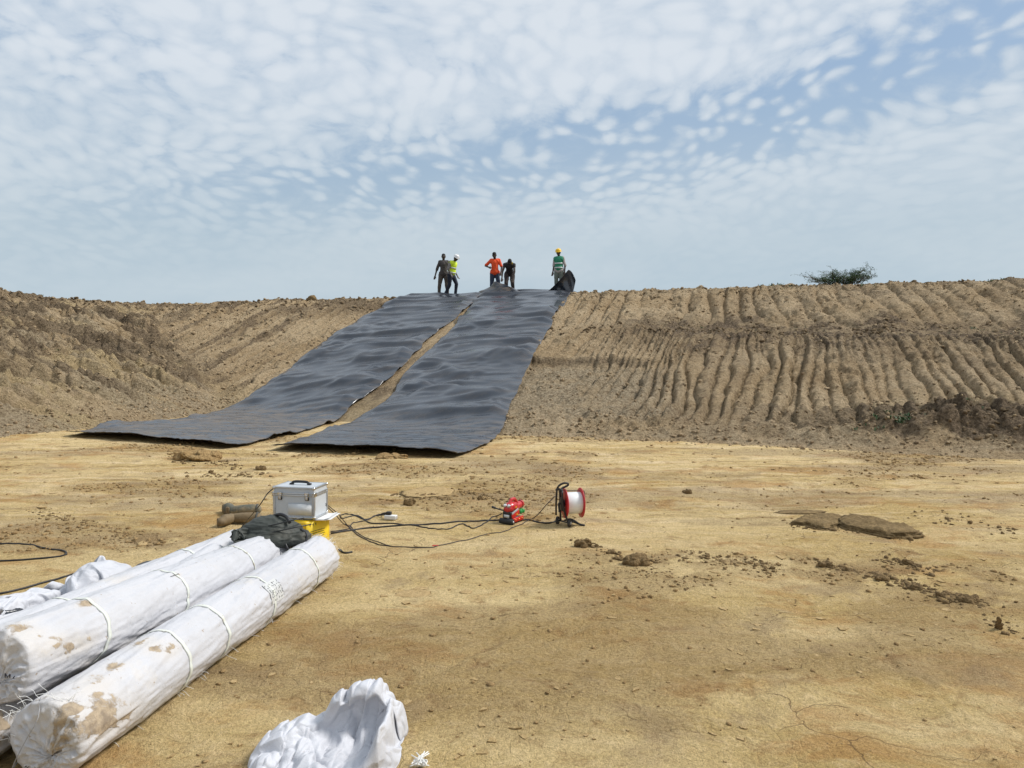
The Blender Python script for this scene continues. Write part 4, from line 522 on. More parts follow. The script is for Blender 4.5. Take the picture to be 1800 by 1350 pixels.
[-669,21,157,-12,-38,6,9,-41,-9,20,-38,2,23,-26,26,7,-14,36,35,-1,4,20,-18,-19,9,-15,-27,12,8,-31,17,31,13,14,40,9,23,38,2,27,32,1,34,17,-10,-8,18,-27,7,-6,-30,32,-2,-5,24,-17,20,19,-31,19,28,-32,15,31,-26,20,17,-40,-9,-1,2,-41,30,-17,-8,14,-26,10,33,9,15,37,23,12,36,28,12,34,31,12,38,23,4,34,18,-15,27,9,-34,27,-8,-30,32,-3,15,24,17,18,32,-20,14,34,-29,-20,21,24,-39,11,-32,-34,30,-23,-11,30,-1,16,11,7,-28,13,2,28,-2,26,25,-4,40,15,25,23,28,32,26,14,18,25,27,35,1,10,3,-3,38,29,-15,21,31,-21,5,14,-34,9,7,-38,-14,8,-43,-14,11,-40,-25,15,-36,-31,19,-9,-44,26,-13,-33,30,-25,5,21,5,-30,3,39,0,23,32,-14],
[-689,36,139,24,-33,6,2,-41,-12,24,-36,7,2,-19,38,14,-13,35,20,-24,-17,24,-9,-19,7,-14,-26,25,25,10,15,31,-24,28,33,1,25,36,9,19,38,12,37,14,-3,-2,18,-35,7,-7,-32,24,1,23,17,-20,23,22,-30,15,31,-30,0,29,-33,2,21,-31,18,20,-15,-31,-1,-33,11,29,5,-12,37,11,0,34,21,21,40,26,-8,40,23,3,32,29,11,36,16,10,31,4,-33,28,-9,-32,22,-19,-22,25,0,23,25,21,23,36,-30,8,30,-18,-38,-3,14,-44,23,-21,-21,24,-1,22,21,7,-21,24,0,20,3,24,27,1,34,19,9,33,29,30,25,21,39,13,9,13,9,33,29,-28,4,28,0,26,22,-15,25,12,-33,-12,11,-40,-7,12,-47,-9,13,-40,-30,17,-38,-28,19,-24,-33,19,2,-33,31,-19,-2,24,3,-27,8,35,-6,15,41,-2],
[-681,32,104,35,-17,13,8,-42,-8,10,-14,40,-10,-18,38,28,-28,-1,4,-27,-22,17,-20,-21,21,20,9,25,25,6,27,27,-11,19,40,-13,30,29,-1,22,35,12,37,15,-3,2,6,-41,19,-12,-26,23,-13,19,14,-1,33,20,-26,24,21,-31,22,34,-25,-10,27,-30,-3,4,-32,21,22,-26,-11,29,3,-10,27,25,-11,40,17,4,38,22,21,35,28,-26,38,18,2,32,22,18,41,-15,-14,28,-10,-34,19,-10,-31,21,-26,1,22,9,30,28,23,28,34,-23,-31,4,3,-47,10,-3,-39,18,0,30,20,-13,12,20,22,-3,15,20,24,11,28,28,6,36,18,39,15,14,20,22,32,34,-23,0,30,-27,6,27,12,26,21,-9,27,13,-34,-3,11,-43,-1,14,-46,-17,15,-43,-29,17,-36,-32,13,-19,-35,24,-15,-19,20,8,-24,32,2,-19,7,33,-18,7,37,-19],
[-654,29,69,36,-8,15,-8,-10,41,-12,-15,39,28,-32,4,7,-35,-20,8,-29,-21,29,-3,-1,25,16,10,9,39,8,40,23,9,8,42,-10,12,32,-17,46,11,-12,35,30,11,21,-10,-36,22,-17,-23,20,-7,24,14,1,34,22,-27,23,23,-36,12,22,-17,35,30,-28,-4,8,-24,-27,24,-24,13,30,-3,-1,27,23,-12,34,21,-11,32,27,21,42,22,-6,32,20,-30,39,11,13,36,-19,-21,39,-20,-6,20,-16,-29,13,-19,-26,23,13,31,2,40,20,47,-16,-2,16,-9,-43,12,-4,-40,19,-13,20,-8,18,20,14,14,23,26,27,7,17,25,24,33,24,14,18,25,28,25,-28,-9,38,-16,2,35,-18,16,27,12,26,21,-1,30,11,-34,-10,14,-40,16,14,-45,-24,15,-45,-29,13,-29,-38,17,-25,-26,14,-1,-29,35,0,-8,14,22,-24,11,32,-21,5,43,-17],
[-623,67,62,-1,-3,38,-11,-13,38,29,-32,8,4,-40,-19,5,-37,-21,31,-18,-6,31,-5,2,4,32,12,22,30,6,34,33,-3,22,41,21,19,27,-24,34,12,-18,35,18,-2,39,-16,-5,20,-13,-27,17,1,28,19,-11,28,22,-32,14,8,-12,42,33,-26,16,22,-26,-22,20,-32,3,17,-23,-16,20,17,16,32,15,6,34,23,-19,35,21,0,38,29,-2,38,9,-3,35,0,-26,44,-19,0,35,-20,-19,22,-16,-28,7,-14,-31,24,5,28,-9,41,9,39,13,24,8,-9,-45,34,-16,-14,13,-11,23,-11,24,15,0,18,29,28,20,6,32,24,11,44,23,3,29,-33,-7,19,-15,5,39,6,9,35,-12,16,29,-11,29,19,14,28,10,-29,22,16,-40,-4,12,-41,-27,16,-46,-25,14,-31,-37,13,-18,-31,12,2,-27,-8,17,-27,19,30,-18,10,37,-1,16,40,-10],
[-626,109,75,-9,-7,36,30,-26,15,8,-42,-18,-4,-41,-22,30,-30,-12,36,-14,0,31,-1,5,9,28,17,-5,40,-2,23,37,12,46,15,-8,16,35,-23,43,20,8,35,-6,-18,36,-7,-8,34,-6,1,22,-7,22,21,-15,26,-4,1,42,25,-38,-2,33,-17,24,27,-29,7,20,-30,-13,13,-21,-26,20,14,12,21,25,2,32,24,3,39,12,-16,39,20,-7,37,21,7,41,-6,-20,44,-18,5,26,-15,-33,21,-18,-29,11,-15,-30,26,-6,22,-12,41,6,2,35,34,42,-21,-9,31,-13,-15,16,-10,24,-13,28,10,-4,24,25,33,10,25,21,23,-18,44,-11,-18,39,-24,-6,39,-20,7,35,2,13,28,22,24,31,-23,12,21,-13,28,15,-5,34,14,-40,-8,5,-37,-34,22,-46,-13,13,-30,-37,3,-7,-37,-1,9,-29,-16,21,-22,15,25,-32,14,40,0,44,-11,11],
[-643,139,84,28,-7,26,20,-37,-14,-9,-43,-22,19,-40,-21,37,-26,-6,36,-12,2,31,1,7,20,19,18,-12,36,-13,22,38,12,47,-5,0,31,32,-4,26,36,-13,36,5,16,32,3,-18,11,-6,29,15,-9,28,29,-7,23,34,-12,23,16,-30,-30,21,-38,2,32,-22,14,29,-18,17,11,-18,-28,30,-5,1,22,25,3,20,32,-4,35,22,10,33,19,-21,43,16,2,39,-9,18,32,-8,-34,34,-16,-27,21,-17,-31,12,-18,-30,24,-28,4,1,40,18,-8,41,26,33,-1,32,29,-10,-14,27,-16,16,-11,25,16,-2,29,20,24,8,26,21,-19,-23,33,-8,-16,66,-11,-5,38,-11,-13,36,9,15,27,19,20,29,-14,19,22,-13,24,19,-14,29,15,-40,-6,6,-37,-31,21,-47,-8,7,-23,-41,-7,2,-36,-18,15,-21,-9,19,-29,5,23,-36,47,-1,5,37,24,15],
[-641,169,94,39,-13,-1,6,-39,-24,-5,-43,-24,27,-37,-16,37,-24,0,35,-16,-3,31,1,7,24,16,14,10,33,15,-5,35,-26,40,19,18,46,5,-17,41,16,2,13,36,14,29,8,15,26,-10,11,-3,2,35,32,-4,22,34,-26,-10,37,-26,3,5,-38,-20,29,-17,24,30,-22,9,26,-22,-5,20,-4,-23,30,14,2,27,27,2,13,39,9,38,18,10,40,10,12,44,1,-11,40,-15,-19,28,-10,-37,24,-20,-31,9,-19,-31,17,-32,-14,16,2,38,-7,47,12,3,37,30,39,-8,0,17,-15,19,25,10,13,-6,33,14,30,6,29,38,-29,-5,35,-15,-11,45,-14,-12,28,17,-22,38,2,-6,26,15,19,26,-5,21,19,-7,27,23,-23,19,20,-37,2,10,-41,-22,20,-46,-5,4,-20,-42,-19,9,-30,-7,6,-30,-19,28,-15,2,23,-37,50,-2,-6,47,8,2],
[-632,200,105,20,-17,-31,-1,-32,-21,21,-43,-20,18,-42,-19,34,-23,10,33,-16,6,28,-5,-14,29,12,6,26,23,8,22,33,9,-8,47,1,45,6,14,40,18,-15,38,12,-12,24,14,20,-1,-5,33,30,-20,7,16,-31,24,33,28,2,35,-23,9,5,-41,-19,21,-36,3,32,-20,10,33,-9,7,30,-4,3,18,13,-25,30,23,-4,33,25,7,34,25,12,30,23,23,40,-2,-19,44,-11,-11,40,-26,-4,16,-6,-42,12,-18,-34,0,-31,-20,28,-28,7,4,23,39,2,47,9,6,35,20,24,-14,27,30,5,-10,33,-1,12,27,-5,24,36,13,9,14,-23,-33,40,7,14,41,8,-5,29,7,-21,33,-4,-1,19,6,24,14,-3,27,23,-29,14,27,-32,9,23,-40,4,14,-47,-5,7,-26,-36,-9,-5,-35,-20,17,-18,-3,5,-33,-17,36,-6,44,6,-9,34,27,-22],
[-673,202,97,31,-17,-36,11,-7,-29,34,-31,-13,7,-51,-14,32,-26,3,27,-15,19,31,-4,-3,28,7,-14,30,16,-5,32,23,0,22,38,0,-3,36,29,41,10,-22,38,22,7,31,13,16,14,-2,34,10,-28,29,35,-22,2,21,-36,-1,33,33,5,29,-34,6,5,-36,-17,26,-19,24,35,-9,-1,24,-17,-11,23,15,20,34,17,2,29,30,2,29,32,-2,37,-15,-19,39,2,-20,30,-29,19,43,21,-13,46,2,-11,-7,-25,-35,4,-26,-33,23,-26,-13,34,-26,25,-1,32,35,11,40,6,12,33,16,11,11,34,31,0,19,31,7,-2,37,6,-14,25,-20,-29,45,0,7,31,18,26,34,4,-15,28,-4,-15,27,-14,-5,15,0,29,-6,-34,19,14,-27,29,42,-31,-3,28,-38,-1,23,-39,2,0,-16,-37,-8,4,-30,-6,17,-26,-21,32,0,10,35,-23,46,11,-2],
[-694,246,100,12,-39,-11,25,-16,-41,23,-27,-19,24,-36,-11,36,-17,-8,24,-24,-5,18,-6,25,33,5,-1,32,15,-8,27,24,-16,20,23,26,-4,37,-26,39,27,1,38,16,22,38,17,-2,3,-22,35,32,0,30,34,-26,0,32,-28,7,23,-40,-13,25,32,8,32,-27,14,2,-35,-23,21,-28,3,30,0,-6,34,1,5,27,26,11,24,33,11,39,7,-19,38,-9,-17,21,-23,29,39,4,-24,40,27,-5,44,12,-11,0,-38,21,9,-29,-33,13,3,-47,39,-35,15,44,-14,19,0,9,40,17,40,11,27,31,4,-24,30,14,33,13,-4,36,14,-8,44,-4,1,47,-1,-2,44,-4,-2,12,24,28,28,-3,-17,26,-14,-10,21,-24,-11,15,-22,29,-16,-38,20,9,-35,32,39,-32,4,28,-32,-13,36,-14,3,10,-10,-26,0,10,-29,-13,32,-11,-16,39,0,20,36,-21],
[-727,279,88,18,-35,12,16,-37,-23,28,-24,-13,39,-25,-19,32,-23,-13,31,-9,0,13,-8,-27,16,-2,30,38,14,2,19,18,-32,29,29,11,18,29,27,11,34,-30,39,18,21,38,15,-16,9,-17,39,43,-2,8,26,-22,31,36,-25,-16,13,-44,3,31,-21,-23,31,27,25,33,-22,13,11,-30,13,12,-27,9,29,14,-10,16,19,-30,40,7,-13,39,-7,-16,21,-12,36,34,2,-24,36,25,-7,40,28,-1,43,7,-15,-3,-37,16,10,-34,20,28,-4,-38,39,-9,-33,32,-42,0,21,17,34,32,-23,27,11,51,3,-21,33,-3,30,18,-5,38,15,-7,45,7,0,48,1,-3,18,26,31,31,24,4,25,10,16,29,-14,-4,22,-24,-7,24,-32,-14,16,-33,24,-9,-32,22,4,-34,25,27,-33,4,26,-24,-9,32,-3,14,24,-12,-17,5,26,-21,-8,39,-7,-9,42,-2],
[-720,318,97,13,-34,-16,-10,-40,0,36,-24,-9,38,-18,-12,39,-16,-21,22,-22,14,2,-15,-28,34,4,-16,18,7,38,18,14,-36,32,29,-6,27,29,14,17,36,20,32,12,-32,35,26,13,18,-12,39,32,-15,25,34,-14,-12,30,-25,7,5,-48,-4,21,-39,-16,49,2,-11,31,-26,16,33,10,6,18,-22,12,3,-33,-5,36,-5,-12,40,7,14,29,-7,-30,32,28,-8,14,40,8,35,26,-9,41,7,-16,34,20,16,4,-36,-3,16,-36,10,34,-17,16,38,-2,-27,45,-29,-9,32,-23,-18,2,16,27,6,-9,29,14,20,-11,31,21,-4,34,15,21,46,7,6,51,7,5,37,27,-14,27,27,-8,16,28,3,-5,28,13,26,-16,15,23,-29,-8,25,-37,2,4,-30,33,-13,-32,18,22,-30,12,7,-40,-10,31,-11,2,19,-23,-14,18,16,24,2,39,1,-9,43,-2],
[-738,349,96,18,-30,-14,1,-41,-13,10,-41,-7,32,-28,-14,42,1,2,33,-14,8,24,-14,-15,6,-1,-36,33,12,22,41,11,5,-5,30,-29,32,30,-1,33,29,3,36,28,-2,15,10,39,34,0,27,33,-15,19,29,-25,2,23,-22,-28,14,-44,0,6,-46,-22,33,-40,1,45,5,-9,25,-21,13,7,-15,25,30,12,-9,39,2,1,40,3,-9,20,-14,-36,33,24,-11,31,29,-3,28,33,-1,32,27,10,13,-20,28,21,-10,-27,21,-38,11,35,-28,15,42,-6,22,47,-13,-22,31,-29,-13,35,3,-22,-5,-7,35,24,-17,4,29,11,14,39,17,-4,45,22,-8,21,45,-6,44,16,-18,34,15,-4,16,25,2,8,23,22,-3,25,27,26,-24,20,15,-38,6,-3,-40,2,16,-18,34,10,-35,6,15,-36,-6,8,-29,-17,29,-13,-7,4,9,32,0,21,34,-13,40,-9],
[-764,361,85,32,-15,-11,8,-39,-12,7,-43,-13,31,-30,-8,31,-27,-13,34,7,13,29,-5,3,29,-10,-14,26,21,-18,24,13,30,12,35,-21,25,36,-12,35,31,-3,43,22,9,32,10,28,34,-4,22,26,-15,22,18,-27,18,19,-34,-14,24,-33,-28,10,-55,0,10,-36,-41,27,-39,9,26,-25,4,31,-6,1,33,-1,-5,34,11,-11,31,27,-14,24,31,17,30,21,-18,31,27,2,29,22,20,32,18,16,26,-17,-19,34,-11,5,2,-34,-20,30,-31,19,41,-31,10,46,7,26,34,-27,-19,16,-4,-38,26,4,27,25,-21,-7,36,1,1,39,19,-4,33,40,4,51,-14,-2,47,10,6,31,21,7,19,27,-11,4,35,-4,-6,29,27,-7,12,43,9,-43,13,-1,-44,4,34,-16,-1,15,-35,25,1,-34,-20,19,-27,-13,31,-12,7,8,7,31,-34,9,16,-23,31,19],
[-783,370,63,36,-6,-9,5,-40,-10,28,-33,-10,33,-28,-1,30,-26,-9,30,-16,-11,32,-4,1,26,12,15,30,21,-7,24,13,30,29,29,-16,34,29,-6,37,30,0,26,33,5,31,9,34,34,-2,13,24,-15,21,23,-27,7,17,-35,-17,23,-46,-7,20,-53,-17,8,-32,-49,21,-44,-11,21,-29,-4,31,-6,-2,30,20,2,30,23,3,25,28,16,21,35,-14,42,10,17,35,-6,16,30,15,18,33,-10,-9,10,32,-2,16,-9,-29,24,-26,-16,33,-29,16,37,-37,-1,43,-26,13,37,13,22,30,-19,-22,28,3,-25,30,-11,8,31,6,15,34,19,-23,52,-1,3,53,16,5,50,-8,1,32,13,20,16,29,2,3,32,-20,-7,29,30,-13,32,34,5,-36,32,-22,-36,10,35,-22,0,22,-39,-15,3,-35,-18,31,-22,6,23,-7,19,-20,9,28,-38,6,7,-35,17,18],
[-785,399,41,22,-24,-18,32,-27,-4,32,-29,0,33,-28,-1,31,-24,-4,32,-14,-2,26,-5,17,28,14,-1,26,12,16,31,24,9,37,26,0,36,27,-6,31,42,-3,25,20,23,36,5,14,34,-2,14,28,-17,12,22,-28,5,16,-34,-22,20,-46,-15,23,-55,-8,13,-37,-47,20,-48,-1,12,-35,10,22,23,-11,25,26,-5,30,15,20,19,39,6,44,-12,-1,38,15,23,41,3,14,32,-12,-11,25,16,14,21,21,-13,9,13,-31,17,-18,-29,30,-33,0,36,-33,0,39,-31,4,40,-17,12,33,20,13,32,-18,3,34,-6,0,29,17,-18,42,7,-6,52,1,-9,56,-2,-1,42,16,21,40,-1,1,16,29,10,1,35,-17,-4,16,41,-12,35,32,-5,-48,1,-16,-22,38,7,-16,-36,29,-34,-11,25,-33,18,30,-22,12,-33,3,13,-28,1,19,-31,11,25,-38,17,-8],
[-767,426,15,31,-21,-6,32,-27,-1,32,-29,2,31,-29,-4,33,-21,5,30,-14,10,25,-5,19,28,6,14,25,24,-15,36,15,-14,33,30,8,26,39,1,30,32,20,48,-6,1,35,12,11,33,-9,9,29,-12,16,23,-22,17,16,-32,-22,19,-45,-16,23,-54,-4,15,-49,-31,1,-50,20,27,-29,-7,24,22,-16,5,39,14,26,33,5,45,-14,8,43,-10,-1,40,9,7,36,-2,24,37,6,-4,17,-4,-29,27,18,-1,2,6,-34,18,35,3,29,-26,-19,34,-33,0,35,-28,13,37,-19,-13,39,-15,-1,38,-4,9,29,14,15,37,7,2,38,14,-15,50,2,-12,54,0,11,49,0,-7,35,14,7,22,23,15,-2,38,0,1,2,41,-14,18,41,-1,-46,-7,-38,17,15,23,-34,-15,29,-37,1,26,-34,17,-27,-19,24,-31,-5,21,-29,21,-2,-35,15,17,-38,16,-20],
[-734,457,9,29,-21,12,32,-25,-11,31,-30,-5,27,-30,15,30,-23,12,30,-14,10,29,0,7,29,8,6,31,14,-5,27,23,-31,41,24,1,29,32,8,41,3,11,37,21,3,28,-23,-8,31,-15,10,32,-3,17,14,-30,15,35,0,20,18,-43,-11,21,-43,-27,7,-57,9,8,-52,13,25,-36,-5,21,32,-20,7,35,15,33,25,3,41,-11,-3,44,-18,7,49,0,-8,40,-10,22,32,7,-20,24,11,-16,11,-6,-30,18,29,-6,6,24,30,25,13,-32,31,-30,-12,30,-25,20,36,-24,-1,41,-14,-2,39,-2,-3,36,6,-3,26,22,15,37,15,-16,48,7,-7,53,0,0,49,0,-5,33,14,9,29,17,3,7,16,34,0,5,40,-11,-9,41,-32,-26,16,-40,-12,12,3,-39,-20,45,-14,11,-19,-31,-29,-23,-3,30,-16,12,33,-33,12,5,-30,21,-23,-38,19,-16],
[-700,484,5,26,-16,25,30,-23,-16,29,-34,4,31,-32,0,29,-29,-4,31,-17,8,30,-4,4,24,20,9,27,22,6,31,18,-21,38,21,-14,43,14,7,36,20,11,34,-6,-19,34,-5,0,29,-19,6,24,-28,12,24,-11,29,20,-31,17,34,-6,29,19,-43,-19,4,-53,13,11,-52,9,20,-43,3,15,39,-19,24,12,-24,31,3,23,43,4,7,46,-15,-12,49,-6,-12,46,-2,7,34,7,9,19,-11,-24,16,3,-26,16,31,-4,7,29,25,12,40,-8,26,-12,-33,28,-31,-7,36,-24,-1,41,-13,-1,42,-3,3,23,21,19,30,21,-8,36,18,5,47,3,8,47,10,-22,49,0,5,37,11,-2,8,16,25,0,12,33,-16,-1,34,-13,-12,37,-6,-27,33,1,-42,-13,-36,-20,12,8,-47,-6,-23,-7,-37,-25,-13,25,-4,36,4,-25,24,18,-38,15,-13,-23,18,-44],
[-661,478,5,8,24,29,31,-27,-5,30,-31,-10,27,-33,-14,31,-29,3,31,-19,4,30,-2,7,30,9,-4,21,28,7,34,22,2,40,16,-8,37,22,-13,39,17,2,36,2,9,33,-4,9,31,-20,3,27,-32,-1,23,-36,-1,17,-35,18,23,-25,26,33,-16,30,5,-50,11,11,-50,9,20,-45,6,23,18,-36,24,4,-35,33,2,20,39,-6,14,50,-3,6,51,-14,-18,43,3,26,29,-17,-16,28,1,-14,17,5,-25,16,31,-7,9,38,8,6,38,17,19,27,-29,28,-24,-22,34,-23,-8,41,-13,0,42,-1,-2,10,29,25,27,11,20,35,21,3,43,14,-13,50,7,-14,45,3,-20,30,10,21,-4,12,30,-22,-3,24,-21,-13,27,-13,-22,30,-3,-22,34,28,-27,19,-13,-41,17,-31,-21,-33,-25,-10,-39,-28,-19,14,-6,31,5,-16,31,-6,-32,26,-6,-34,10,-36],
[-632,465,5,-9,38,0,29,3,28,25,-28,-22,31,-31,-6,31,-28,1,31,-17,3,28,-2,13,30,6,-8,30,14,-11,35,19,2,38,23,2,37,24,7,38,15,13,35,8,11,34,0,2,30,-20,3,29,-34,-2,24,-39,-6,21,-40,1,18,-39,7,18,-33,24,26,-33,23,8,-49,4,23,-35,25,25,-29,-26,29,15,-25,37,5,-10,41,-4,7,47,-14,15,44,-4,26,45,-15,5,31,21,-4,24,13,-15,17,5,-26,21,-19,-20,4,34,18,15,40,2,18,39,-5,26,21,-29,34,-23,-9,38,-18,8,26,18,-26,30,15,16,-6,23,26,34,13,-20,45,11,-14,51,10,-8,49,8,-1,18,7,34,-28,-4,17,-25,-17,12,-15,-26,19,-2,-30,25,-8,-19,36,21,3,39,10,-27,36,-23,-18,-40,-28,-10,-36,-26,-25,-17,-28,12,0,-14,31,-7,-19,34,-16,-35,17,-32],
[-606,448,4,-9,40,1,-18,35,15,40,-15,-4,31,-28,-11,32,-23,0,32,-14,0,28,0,15,29,2,13,34,-7,6,32,25,-7,37,27,-8,42,20,8,40,12,16,36,13,8,33,0,6,30,-20,3,32,-30,-11,24,-37,-18,22,-41,-2,17,-40,7,19,-38,9,20,-38,15,18,-38,17,24,-36,17,30,-27,13,31,-24,-6,35,-7,-13,40,-14,-5,44,-10,14,43,0,26,34,30,3,29,22,-5,22,14,-18,27,-8,-12,19,-25,-16,27,1,-28,-4,37,-19,33,30,5,35,22,16,24,31,14,18,15,-34,24,15,-26,34,10,-3,-24,15,22,37,15,-12,46,13,-10,52,11,0,49,8,0,-10,-16,33,-9,-27,-17,-18,-23,12,-19,-21,20,-14,-11,34,0,-6,42,11,-6,41,33,-13,30,-18,-41,19,-28,-2,-38,-20,-6,-34,-16,9,-28,-19,19,-20,-32,14,-25,-38,4,-29]])
def crumple(name):
    nx, ny, rows = FOLDS[name]
    q = np.cumsum(np.array(rows, float).reshape(ny, nx, 3), axis=1) / 1000
    return q.reshape(-1, 3), gridfaces(ny, nx), nx, ny
# ------------------------------------------------------------------ shape helpers
def spline(pts, n):
    P = np.array(pts, float)
    if len(P) < 3: return np.array([P[0] + (P[-1] - P[0]) * k for k in np.linspace(0, 1, n)])
    Q = np.vstack([2 * P[0] - P[1], P, 2 * P[-1] - P[-2]]); m = len(P) - 1; out = []
    for s in np.linspace(0, m - 1e-6, n):
        i = int(s); u = s - i; a, b, c, d = Q[i:i + 4]
        out.append(.5 * (2 * b + (c - a) * u + (2 * a - 5 * b + 4 * c - d) * u * u + (3 * b - a - 3 * c + d) * u ** 3))
    return np.array(out)
def tube(pts, r, sides=8, n=None, cap=True):
    P = spline(pts, n) if n else np.array(pts, float)
    T = np.gradient(P, axis=0); T /= np.linalg.norm(T, axis=1)[:, None] + 1e-12
    up = np.array([0, 0, 1.0]) if abs(T[0][2]) < .9 else np.array([1.0, 0, 0])
    rr = np.full(len(P), r) if np.isscalar(r) else np.interp(np.linspace(0, 1, len(P)), np.linspace(0, 1, len(r)), r)
    V = []; N = np.cross(T[0], up); N /= np.linalg.norm(N)
    for p, t, q in zip(P, T, rr):
        N = N - t * np.dot(N, t); N /= np.linalg.norm(N) + 1e-12; B = np.cross(t, N)
        for k in range(sides):
            a = 2 * math.pi * k / sides; V.append(p + q * (math.cos(a) * N + math.sin(a) * B))
    F = [(i * sides + k, i * sides + (k + 1) % sides, (i + 1) * sides + (k + 1) % sides, (i + 1) * sides + k) for i in range(len(P) - 1) for k in range(sides)]
    if cap:
        F.append(tuple(range(sides))[::-1]); F.append(tuple(range((len(P) - 1) * sides, len(P) * sides)))
    return V, F
def box(c, s, bev=0.0, rot=None):
    bm = bmesh.new(); bmesh.ops.create_cube(bm, size=1)
    bmesh.ops.scale(bm, vec=s, verts=bm.verts)
    if bev: bmesh.ops.bevel(bm, geom=list(bm.edges), offset=bev, segments=2, profile=.5, affect='EDGES')
    M = Matrix.Translation(c) @ (Euler(rot).to_matrix().to_4x4() if rot else Matrix())
    bm.transform(M); bm.verts.ensure_lookup_table()
    V = [tuple(v.co) for v in bm.verts]; F = [tuple(v.index for v in f.verts) for f in bm.faces]; bm.free(); return V, F
def lathe(prof, n=32, M=None):
    V = []; F = []
    for r, z in prof:
        for k in range(n):
            a = 2 * math.pi * k / n; v = Vector((r * math.cos(a), r * math.sin(a), z)); V.append(tuple(M @ v) if M else tuple(v))
    for i in range(len(prof) - 1):
        for k in range(n): F.append((i * n + k, i * n + (k + 1) % n, (i + 1) * n + (k + 1) % n, (i + 1) * n + k))
    return V, F
def join(*parts):
    V = []; F = []
    for v, f in parts:
        b = len(V); V += [tuple(map(float, p)) for p in v]; F += [tuple(int(i) + b for i in g) for g in f]
    return V, F
def along(p, d):     # matrix taking +Z to direction d at p
    return Matrix.Translation(p) @ Vector(d).to_track_quat('Z', 'Y').to_matrix().to_4x4()
def cap_(p0, r0, p1, r1):
    """tapered limb with round ends"""
    p0 = Vector(p0); p1 = Vector(p1); d = p1 - p0; L = max(d.length, 1e-4); prof = []
    for a in np.linspace(-90, 0, 5): prof.append((max(1e-4, r0 * math.cos(R(a))), r0 * math.sin(R(a))))
    for a in np.linspace(0, 90, 5): prof.append((max(1e-4, r1 * math.cos(R(a))), L + r1 * math.sin(R(a))))
    V, F = lathe(prof, 14, along(p0, d if d.length > 1e-4 else (0, 0, 1)))
    n = len(V); F.append(tuple(range(14))[::-1]); F.append(tuple(range(n - 14, n))); return V, F
def ell(c, r, rot=(0, 0, 0)):
    M = Matrix.Translation(c) @ Euler(rot).to_matrix().to_4x4() @ Matrix.Diagonal((*r, 1)); prof = [(max(1e-4, math.cos(R(a))), math.sin(R(a))) for a in np.linspace(-90, 90, 13)]
    V, F = lathe(prof, 20, M); n = len(V); F.append(tuple(range(20))[::-1]); F.append(tuple(range(n - 20, n))); return V, F
def blob(name, shapes, voxel, mat, parent=None, smooth=4, disp=None):
    """closed shapes grown together into one continuous skin"""
    V, F = join(*shapes)
    o = mobj(name, V, F, mat, parent)
    m = o.modifiers.new('r', 'REMESH'); m.mode = 'VOXEL'; m.voxel_size = voxel; m.use_smooth_shade = True
    if smooth: s = o.modifiers.new('s', 'SMOOTH'); s.iterations = smooth; s.factor = .6
    dg = bpy.context.evaluated_depsgraph_get(); me = bpy.data.meshes.new_from_object(o.evaluated_get(dg))
    old = o.data; o.modifiers.clear(); o.data = me; bpy.data.meshes.remove(old); me.name = name
    if not me.materials: me.materials.append(mat)
    if disp is not None:
        co = np.empty(len(me.vertices) * 3, np.float32); me.vertices.foreach_get('co', co); co = co.reshape(-1, 3)
        no = np.empty(len(me.vertices) * 3, np.float32); me.vertices.foreach_get('normal', no); no = no.reshape(-1, 3)
        me.vertices.foreach_set('co', (co + no * disp(co)[:, None]).astype(np.float32).ravel()); me.update()
    me.polygons.foreach_set('use_smooth', np.ones(len(me.polygons), bool))
    return o
def part(name, vf, mat, parent, smooth=True, bev=False):
    o = mobj(name, vf[0], vf[1], mat, parent, smooth)
    if smooth == 'auto':
        o.data.polygons.foreach_set('use_smooth', np.zeros(len(o.data.polygons), bool))
    return o
def fl(x, y): return float(hfloor(np.array([x]), np.array([y]))[0])
def floor_px(u, v):
    p = at_z(u, v, 0)
    for _ in range(3): p = at_z(u, v, fl(p[0], p[1]))
    return p

# ------------------------------------------------------------------ geomembrane sheets on the bank
def mat_liner():
    m, q = newmat('black_plastic_liner'); co = q.n('ShaderNodeTexCoord').outputs['Object']
    n = q.noise(co, 1.2, 5, .6); f = q.noise(co, 60, 3, .6)
    A = q.n('ShaderNodeAttribute', attribute_name='dust'); sp = q.n('ShaderNodeSeparateColor', ins={0: A.outputs['Color']})
    dst = q.m('MULTIPLY', sp.outputs[0], q.smooth(q.noise(q.vmap(co, scale=(.6, 1.6, 1)), 3.2, 6, .7), .42, .66))
    c = q.mix(n, (.013, .020, .032), (.022, .031, .047))
    c = q.mix(q.m('ADD', q.m('MULTIPLY', dst, .55), .02), c, (.26, .19, .12))
    r = q.m('ADD', q.m('ADD', .17, q.m('MULTIPLY', n, .12)), q.m('MULTIPLY', dst, .3))
    h = q.noise(q.vmap(co, scale=(.5, 1.4, 1)), 3, 2, .4)
    finish(q, c, r, h, .008, 1.0, spec=.75); return m
ML = mat_liner()
LEFT_L = [(710, 519), (690, 530), (640, 560), (590, 590), (545, 620), (510, 650), (480, 672), (440, 697), (400, 722), (330, 737), (260, 745), (190, 752), (115, 768)]
LEFT_R = [(852, 518), (812, 553), (785, 574), (750, 602), (715, 640), (680, 672), (630, 708), (608, 729), (560, 752), (495, 770), (440, 782), (395, 790)]
RIGHT_L = [(846, 518), (814, 556), (800, 574), (772, 602), (745, 630), (715, 662), (700, 682), (688, 700), (655, 724), (620, 745), (540, 770), (475, 792)]
RIGHT_R = [(1006, 514), (990, 540), (975, 562), (955, 600), (935, 640), (915, 680), (895, 724), (884, 762), (858, 783), (800, 808)]
def topfix(p, u):    # the first point of an edge sits on the crest
    y = 29.3
    for _ in range(20): y = float(yC((u - 900) / FPX * y)) + .25
    return np.array([(u - 900) / FPX * y, y, HC])
